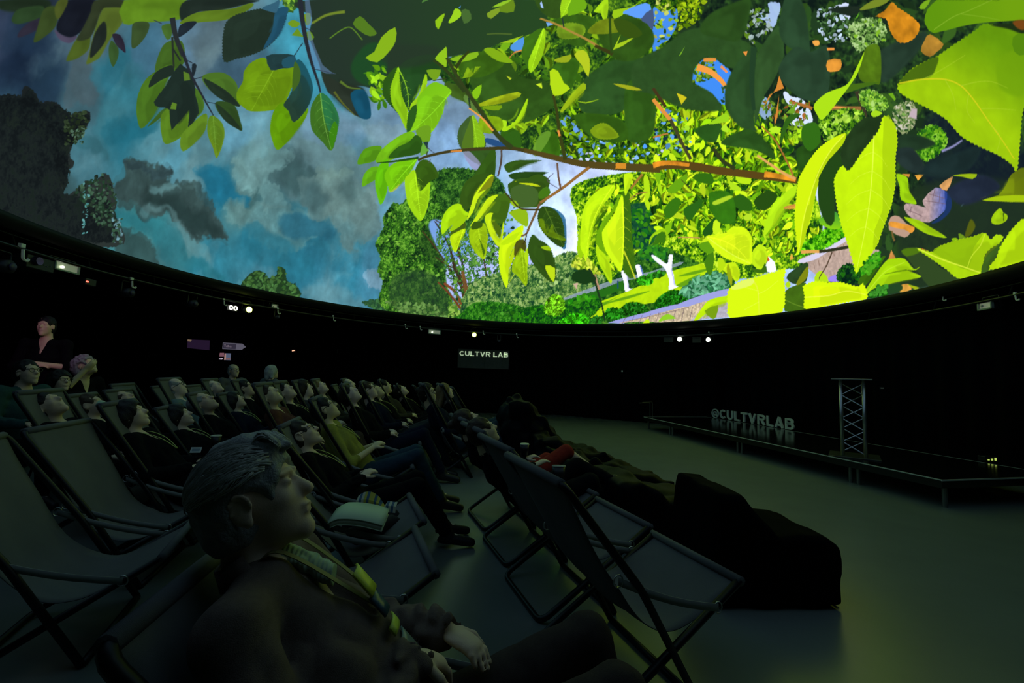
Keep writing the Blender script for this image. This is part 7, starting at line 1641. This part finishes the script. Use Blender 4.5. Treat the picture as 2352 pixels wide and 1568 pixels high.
seat_person(864, 899, 6.75, R_(14), 'person with a yellow-lit face just behind the navy jacket', 'deck chair under the yellow-lit face behind the navy jacket', pose='tilted', sk=4, jacket=BLK, trousers=BLK, hair='short', hcol='black', lan=True, h=.0125, group=G1)
seat_person(882, 888, 7.4, R_(14), 'dark-bearded man in a brown top, arms on his lap', 'deck chair under the dark-bearded man in the brown top', pose='recline', sk=4, jacket=('olive', (.05, .045, .03)), trousers=BLK, hair='short', hcol='black', h=.0125, group=G1)
seat_person(922, 897, 8.0, R_(14), 'person with bare throat, head thrown back and a pale badge', 'deck chair under the person with head thrown back', pose='tilted', sk=2, jacket=BLK, trousers=BLK, hair='short', hcol='brown', lan=True, h=.0125, group=G1)
seat_person(982, 903, 5.9, R_(17), 'woman with glasses and pinned-up hair in the right row, hands raised', 'deck chair under the woman with pinned-up hair', pose='turned', sk=4, jacket=NAVY, trousers=('jeans', (.03, .06, .09)), hair='pony', hcol='darkbrown', glasses=True, h=.0125, group=G1)
seat_person(1022, 901, 6.7, R_(17), 'fair-haired woman at the far end of the right row', 'deck chair under the fair-haired woman at the far end', pose='recline', sk=2, jacket=BLK, trousers=('jeans', (.03, .06, .09)), hair='long', hcol='blond', h=.0125, group=G1)
# further back on the left
seat_person(290, 918, 5.0, R_(20), 'balding man with his head tilted far back behind the dark-haired woman', 'deck chair under the balding man behind the dark-haired woman', pose='tilted', sk=1, jacket=BLK, trousers=BLK, hair='thin', hcol='brown', h=.011, group=G1)
seat_person(404, 888, 5.8, R_(16), 'person with glasses in a light blue-grey shirt', 'deck chair under the person in the light blue-grey shirt', pose='recline', sk=2, jacket=('paleblue', (.15, .22, .24)), trousers=BLK, hair='thin', hcol='grey', glasses=True, h=.0125, group=G1)
seat_person(494, 890, 6.6, R_(16), 'grey-bearded person in black seen above the long-haired woman', 'deck chair under the grey-bearded person in black', pose='tilted', sk=2, jacket=BLK, trousers=BLK, hair='thin', hcol='grey', h=.0125, group=G1)
seat_person(562, 893, 6.3, R_(16), 'dark-haired person with glasses and a pale collar, left of the rust-brown jacket', 'deck chair under the dark-haired person with a pale collar', pose='recline', sk=1, jacket=BLK, trousers=BLK, hair='short', hcol='black', glasses=True, h=.0125, group=G1)
seat_person(118, 930, 3.7, R_(22), 'person lying back with eyes closed, low at the left', 'deck chair under the person lying back low at the left', pose='tilted', sk=1, jacket=BLK, trousers=BLK, hair='short', hcol='black', h=.011, group=G1)
seat_person(206, 932, 4.35, R_(22), 'person wearing a pale green face mask', 'deck chair under the person with the pale green face mask', pose='recline', sk=1, jacket=BLK, trousers=BLK, hair='short', hcol='brown', h=.011, mask=True, group=G1)

# the two at the front of the right row
ZH = .93
make_person('brown-haired person in black in the right row, holding the nearer lidded cup', (c2[0], c2[1], 0), hR, 'legcross', sk=4, jacket=BLK, trousers=BLK, hair='short', hcol='brown', h=.010, sz=.95, group=G1)
POSES['skirt'] = variant('recline', pelvis=(.14, 0, .36), hipl=(.16, .09, .36), hipr=(.16, -.09, .36), knr=(.62, -.06, .63), anr=(.99, -.03, .38), toer=(1.15, -.04, .34), knl=(.50, .12, .52), gaze=(.72, -.1, .68), wrr=(.16, -.12, .58), hdr=(.26, -.13, .62))
make_person('woman with tied-back hair in a red skirt with bare crossed leg, holding a cup', (c3[0], c3[1], 0), hR, 'skirt', sk=0, jacket=BLK, trousers=('red_skirt', (.30, .035, .02)), hair='pony', hcol='brown', h=.010, sz=.95, shorts=.12, bottom='skirt', group=G1)

# upright figures at the back
def upright_person(px, py, y, rz, label, pose='upright', **kw):
    h = on_y(px, py, y); P = POSES[pose]; hx_, hz_ = P['head'][0], P['head'][2]
    t, _ = make_person(label, (h[0] - math.cos(rz) * hx_, h[1] - math.sin(rz) * hx_, 0), rz, pose=pose, sz=float(np.clip(h[2] / hz_, .85, 1.15)), **kw)
    return t
G2 = 'people sitting upright or standing behind the rows'
def stool(t, label):
    x, y, _ = t.location; s = thing('stool', label, 'stool', (x, y, 0)); z = .385 * t.scale[2]
    bm = bmesh.new(); bmesh.ops.create_cone(bm, cap_ends=True, segments=20, radius1=.19, radius2=.19, depth=.04, matrix=Matrix.Translation((0, 0, z - .02))); bm_obj('seat', bm, M_HOUS, s, bevel=.006)
    for a in range(4):
        c, q = math.cos(a * 1.5708 + .78), math.sin(a * 1.5708 + .78); bm = bmesh.new(); add_tube(bm, [(c * .12, q * .12, z - .04), (c * .2, q * .2, .0)], .012, 6); bm_obj('leg', bm, M_FRAME, s)
for a in ((537, 852, 8.3, R_(-25), 'grey-haired person with glasses sitting upright in a grey cardigan', dict(sk=1, jacket=('cardigan', (.13, .13, .14)), trousers=BLK, hair='thin', hcol='grey', glasses=True, h=.0125), 'stool under the upright person in the grey cardigan'),
          (625, 855, 8.6, R_(60), 'white-haired person seen from behind in a banded grey sweater', dict(sk=2, jacket=('sweater', (.10, .11, .12)), trousers=('jeans', (.03, .06, .09)), hair='bob', hcol='white', h=.0125), 'stool under the white-haired person'),
          (62, 856, 4.4, R_(-5), 'person in a teal jacket at the far left with glasses on', dict(sk=1, jacket=('teal', (.035, .085, .085)), trousers=BLK, hair='short', hcol='black', glasses=True, h=.011), 'stool under the person in the teal jacket'),
          (138, 876, 4.95, R_(-15), 'person with glasses and a lanyard between the teal jacket and the pointing person', dict(sk=1, jacket=BLK, trousers=BLK, hair='bob', hcol='black', glasses=True, lan=True, h=.011), 'stool under the person with the lanyard at the left')):
    stool(upright_person(a[0], a[1], a[2], a[3], a[4], group=G2, **a[5]), a[6])
stool(upright_person(196, 842, 5.45, R_(-10), 'person in a printed black shirt with a raised hand before the face', 'pointing', sk=4, jacket=BLK, trousers=BLK, hair='curly', hcol='grey', h=.011, sleeve=.25, group=G2), 'stool under the person with the raised hand')
upright_person(106, 750, 5.7, R_(-70), 'man in a black shirt standing with folded arms at the left', 'stand', sk=4, jacket=BLK, trousers=BLK, hair='short', hcol='black', h=.011, sleeve=.1, group=G2)

# empty chairs further back
for px, py, y, rz, lab in ((285, 888, 6.1, 18, 'empty deck chair behind the person with the face mask'), (372, 892, 6.75, 18, 'empty deck chair left of the light blue-grey shirt'), (600, 884, 7.2, 14, 'deck chair with its sling showing behind the rust-brown jacket'), (770, 888, 8.2, 14, 'empty deck chair left of the bald man'),
                           (835, 884, 8.9, 14, 'empty deck chair behind the man with the reddish beard'), (952, 889, 9.7, 17, 'empty deck chair between the thrown-back head and the pinned-up hair'), (908, 890, 9.0, 16, 'empty deck chair behind the dark-bearded man in the brown top'), (445, 890, 7.4, 16, 'empty deck chair right of the light blue-grey shirt'), (700, 880, 8.3, 14, 'empty deck chair behind the pale round face'), (1036, 893, 8.0, 17, 'last empty deck chair at the far end of the right row')):
    p = on_y(px, py, y); rz = R_(rz); s = float(np.clip((p[2] + .03) / 1.0, .95, 1.1)); make_chair(lab, p[0] + math.cos(rz) * .42, p[1] + math.sin(rz) * .42, rz, 1.0, 0, s, 1)

# ------------------------------------------------------------------ bean bag loungers, black leather
M_LEA = mat('black_leather', (.0032, .0032, .0048), .5, noise=.3, nscale=5, bump=.4, bscale=9, spec=.06)
M_LEA2 = mat('black_vinyl', (.003, .003, .004), .8, noise=.2, nscale=4, bump=.15, bscale=30, spec=.02)
def lounger(label, x, y, rz, prof, W=.7, wr=.04, nsc=7, m=None, seed=1, h=.018, r=.05):
    t = thing('bean_bag_lounger', label, 'bean bag', (x, y, 0), rz, 'black bean bag loungers beside the right row')
    P = np.array(prof, float); f = Field((P[:, 0].min() - .12, -W / 2 - .12, 0), (P[:, 0].max() + .12, W / 2 + .12, P[:, 1].max() + .15), h)
    f.prism(P, -W / 2, W / 2, r=r, nz=wr, nsc=nsc, seed=seed); f.floor0()
    mesh_obj('cushion', f.mesh('cushion'), m or M_LEA, t)
    xf, zf = P[:, 0].max(), P[np.argmax(P[:, 0]), 1]
    bm = bmesh.new(); add_tube(bm, [(xf - .01, v, .02) for v in np.linspace(-W * .4, W * .4, 5)], .008, 5); bm_obj('piping', bm, M_LEA2, t)
    return t
LP = [(-.32, 0), (-.33, .3), (-.28, .665), (-.12, .645), (-.02, .53), (.10, .41), (.24, .425), (.38, .41), (.46, .35), (.48, .2), (.47, 0)]
lounger('nearest black lounger with an upright back and a square seat, on the open floor', 1.50, 2.98, R_(3), LP, W=.62, wr=.022, m=M_LEA2, seed=2, r=.055)
SP = [(-.5, 0), (-.55, .2), (-.48, .50), (-.28, .52), (-.05, .36), (.3, .34), (.5, .24), (.55, 0)]
lounger('crumpled black bean bag directly behind the nearest lounger', 1.22, 3.95, R_(14), SP, W=.8, wr=.09, seed=3)
lounger('long slumped black bean bag in front of the crossed bare leg', 1.05, 4.95, R_(14), [(x * 1.1, z * .95) for x, z in SP], W=.85, wr=.11, seed=4)
lounger('black bean bag with a sagging back, second from the far end', .80, 5.95, R_(14), [(x * 1.05, z * 1.05) for x, z in SP], W=.85, wr=.11, seed=5)
lounger('tall rumpled black bean bag at the far end of the bean bags', .28, 6.4, R_(14), [(-.42, 0), (-.46, .5), (-.36, .92), (-.1, 1.0), (.12, .72), (.3, .5), (.42, .3), (.44, 0)], W=.7, wr=.13, seed=6)

# ------------------------------------------------------------------ small things
M_CUPB = mat('cup_black', (.010, .010, .011), .4); M_LID = mat('cup_lid', (.55, .58, .42), .5)
def cup(label, p, r=.042, hh=.10, rx=0.0, ry=0.0):
    t = thing('takeaway_cup', label, 'cup', tuple(p), 0, 'lidded cups held by the audience'); t.rotation_euler = (rx, ry, 0)
    bm = bmesh.new(); bmesh.ops.create_cone(bm, cap_ends=True, segments=20, radius1=r * .75, radius2=r, depth=hh, matrix=Matrix.Translation((0, 0, hh / 2))); bm_obj('cup_body', bm, M_CUPB, t, True)
    bm = bmesh.new(); bmesh.ops.create_cone(bm, cap_ends=True, segments=20, radius1=r * 1.05, radius2=r * .98, depth=.009, matrix=Matrix.Translation((0, 0, hh + .003))); bm_obj('coffee_lid', bm, M_LID, t)
cup('black cup with pale lid held by the dark-haired woman with the badge', on_y(497, 1001, 4.05) - (0, 0, .1))
cup('black cup with pale lid held high by the woman in the red skirt', on_y(1205, 1020, 4.15) - (0, 0, .1))
cup('nearest black cup with a pale lid, right of the deck chair backs', on_y(1284, 1071, 3.35) - (0, 0, .115), r=.05, hh=.115, rx=-.15)
# notebook, pouch and bag on the empty chair
def nb():
    f_ = np.array([math.cos(hL), math.sin(hL), 0]); s_ = np.array([-f_[1], f_[0], 0]); o = np.array([n1[0], n1[1], 0])
    zc = lambda lx: np.interp(lx, [q[0] for q in sling_profile(.96, 0)], [q[2] for q in sling_profile(.96, 0)])
    base = o + f_ * .16 + np.array([0, 0, .40])
    bag = thing('folded_jacket', 'folded black garment under the notebook on the empty chair', 'garment', (base[0], base[1], .31), hL)
    f = Field((-.25, -.25, -.06), (.3, .3, .2), .009); f.cone((-.08, -.1, .045), (.14, .02, .05), .055, .05, k=.04, nz=.03, nsc=14); f.cone((-.1, .08, .045), (.16, .12, .055), .055, .05, k=.05, nz=.03, nsc=14, seed=4); f.cone((.02, -.08, .05), (.02, .12, .05), .055, .055, k=.05); mesh_obj('garment', f.mesh('garment'), mat('cloth_black_knit', (.010, .010, .011), .9), bag)
    p = on_y(825, 1181, 2.62); n_ = thing('notebook', 'thick pale green soft-covered notebook lying on a folded garment', 'notebook', (p[0], p[1], p[2] + .0), hL - .25); n_.rotation_euler = (.10, .12, hL - .25)
    W_, D_ = .15, .11
    def slab(z0, z1, curl, ex=0.0):
        bm = bmesh.new(); xs = np.linspace(-W_ - ex, W_ + ex, 11); G = np.array([[(x, y, z1 + curl * (1 - ((x / W_ + 1) / 2)) ** 2 * 0 + .018 * math.sin((x / W_ + 1) * .5 * math.pi) - (.03 * max(0, -x / W_ - .7) / .3)) for y in (-D_ - ex, 0, D_ + ex)] for x in xs]); add_grid(bm, G, z1 - z0); return bm
    bm_obj('page_block', slab(-.028, -.003, 0), mat('pages', (.50, .56, .42), .9), n_, True); bm_obj('cover', slab(0, .005, 0, .004), mat('notebook_green', (.55, .70, .48), .75), n_, True); bm_obj('back_cover', slab(-.034, -.030, 0, .004), mat('notebook_green', (.40, .52, .36)), n_, True)
    p2 = on_y(862, 1148, 2.74); po = thing('patterned_pouch', 'folded paper pouch striped yellow and blue behind the notebook', 'pouch', tuple(p2)); bpy.context.view_layer.update()
    cols = [mat('pouch_cream', (.50, .52, .38), .8), mat('pouch_blue', (.05, .12, .20), .8), mat('pouch_yellow', (.48, .44, .06), .8), mat('pouch_blue', (.05, .12, .20))]
    e0_, e1_ = on_y(816, 1160, 2.74) - p2, on_y(908, 1170, 2.74) - p2
    n = 16
    for i in range(n):
        a, b = i / n, (i + 1) / n; bm = bmesh.new(); G = []
        for u in (a, b):
            q = e0_ * (1 - u) + e1_ * u; top = .075 * math.sin(min(1, u * 1.35 + .12) * math.pi) ** .6 if u < .72 else .03; G.append([q + (0, .0, -.02), q + (0, .012, top * .5), q + (0, .05, top)])
        add_grid(bm, np.array(G), .003); bm_obj('stripe', bm, cols[(0, 1, 0, 2, 1, 2, 2, 1, 2, 1, 2, 0, 1, 0, 1, 0)[i]], po)
nb()
# pale badge on the woman with the cup, and a mask on the floor side
p = on_y(450, 1033, 3.9); t = thing('name_card', 'pale blank card held on the lap of the woman with the cup', 'card', tuple(p), 0); t.rotation_euler = (1.0, 0, .2)
bm = bmesh.new(); add_box(bm, -.042, .042, -.025, .025, -.001, .001); bm_obj('card', bm, M_WHITE, t); bm = bmesh.new(); add_box(bm, -.03, .03, -.012, .012, .001, .0015); bm_obj('printed_field', bm, mat('card_blue', (.25, .33, .36), .7), t)
p = on_y(1283 - 60, 1070, 3.15)
# red bag and water bottle on the floor between the rows
p = on_z(972, 1014, .0); t = thing('red_bag', 'dark red cloth bag on the floor by the feet of the middle row', 'bag', (p[0], p[1], 0)); f = Field((-.3, -.3, 0), (.3, .3, .4), .015); f.cone((-.1, 0, .1), (.1, .05, .1), .12, .11, k=.05, nz=.06, nsc=9); f.cone((0, 0, .1), (.05, 0, .2), .09, .05, k=.05, nz=.04, nsc=12); f.floor0(); mesh_obj('bag_body', f.mesh('bag_body'), mat('cloth_red', (.20, .012, .025), .85), t)
bm = bmesh.new(); add_tube(bm, round_path([(-.06, 0, .2), (-.05, 0, .32), (.07, 0, .32), (.08, 0, .2)], .05), .008, 6); bm_obj('handle', bm, mat('cloth_red', (.2, .012, .025)), t)

# ------------------------------------------------------------------ the house lamp that tints the people at the far left
l = bpy.data.lights.new('purple_wash', 'SPOT'); l.energy = 60; l.color = (.85, .30, .75); l.spot_size = .42; l.spot_blend = .8; l.shadow_soft_size = .08
o = bpy.data.objects.new('purple_wash', l); lp = Vector((-3.7, 2.9, 2.75)); o.location = lp; tgt = Vector(on_y(135, 775, 5.6)); o.rotation_euler = (tgt - lp).to_track_quat('-Z', 'Y').to_euler(); link(o)
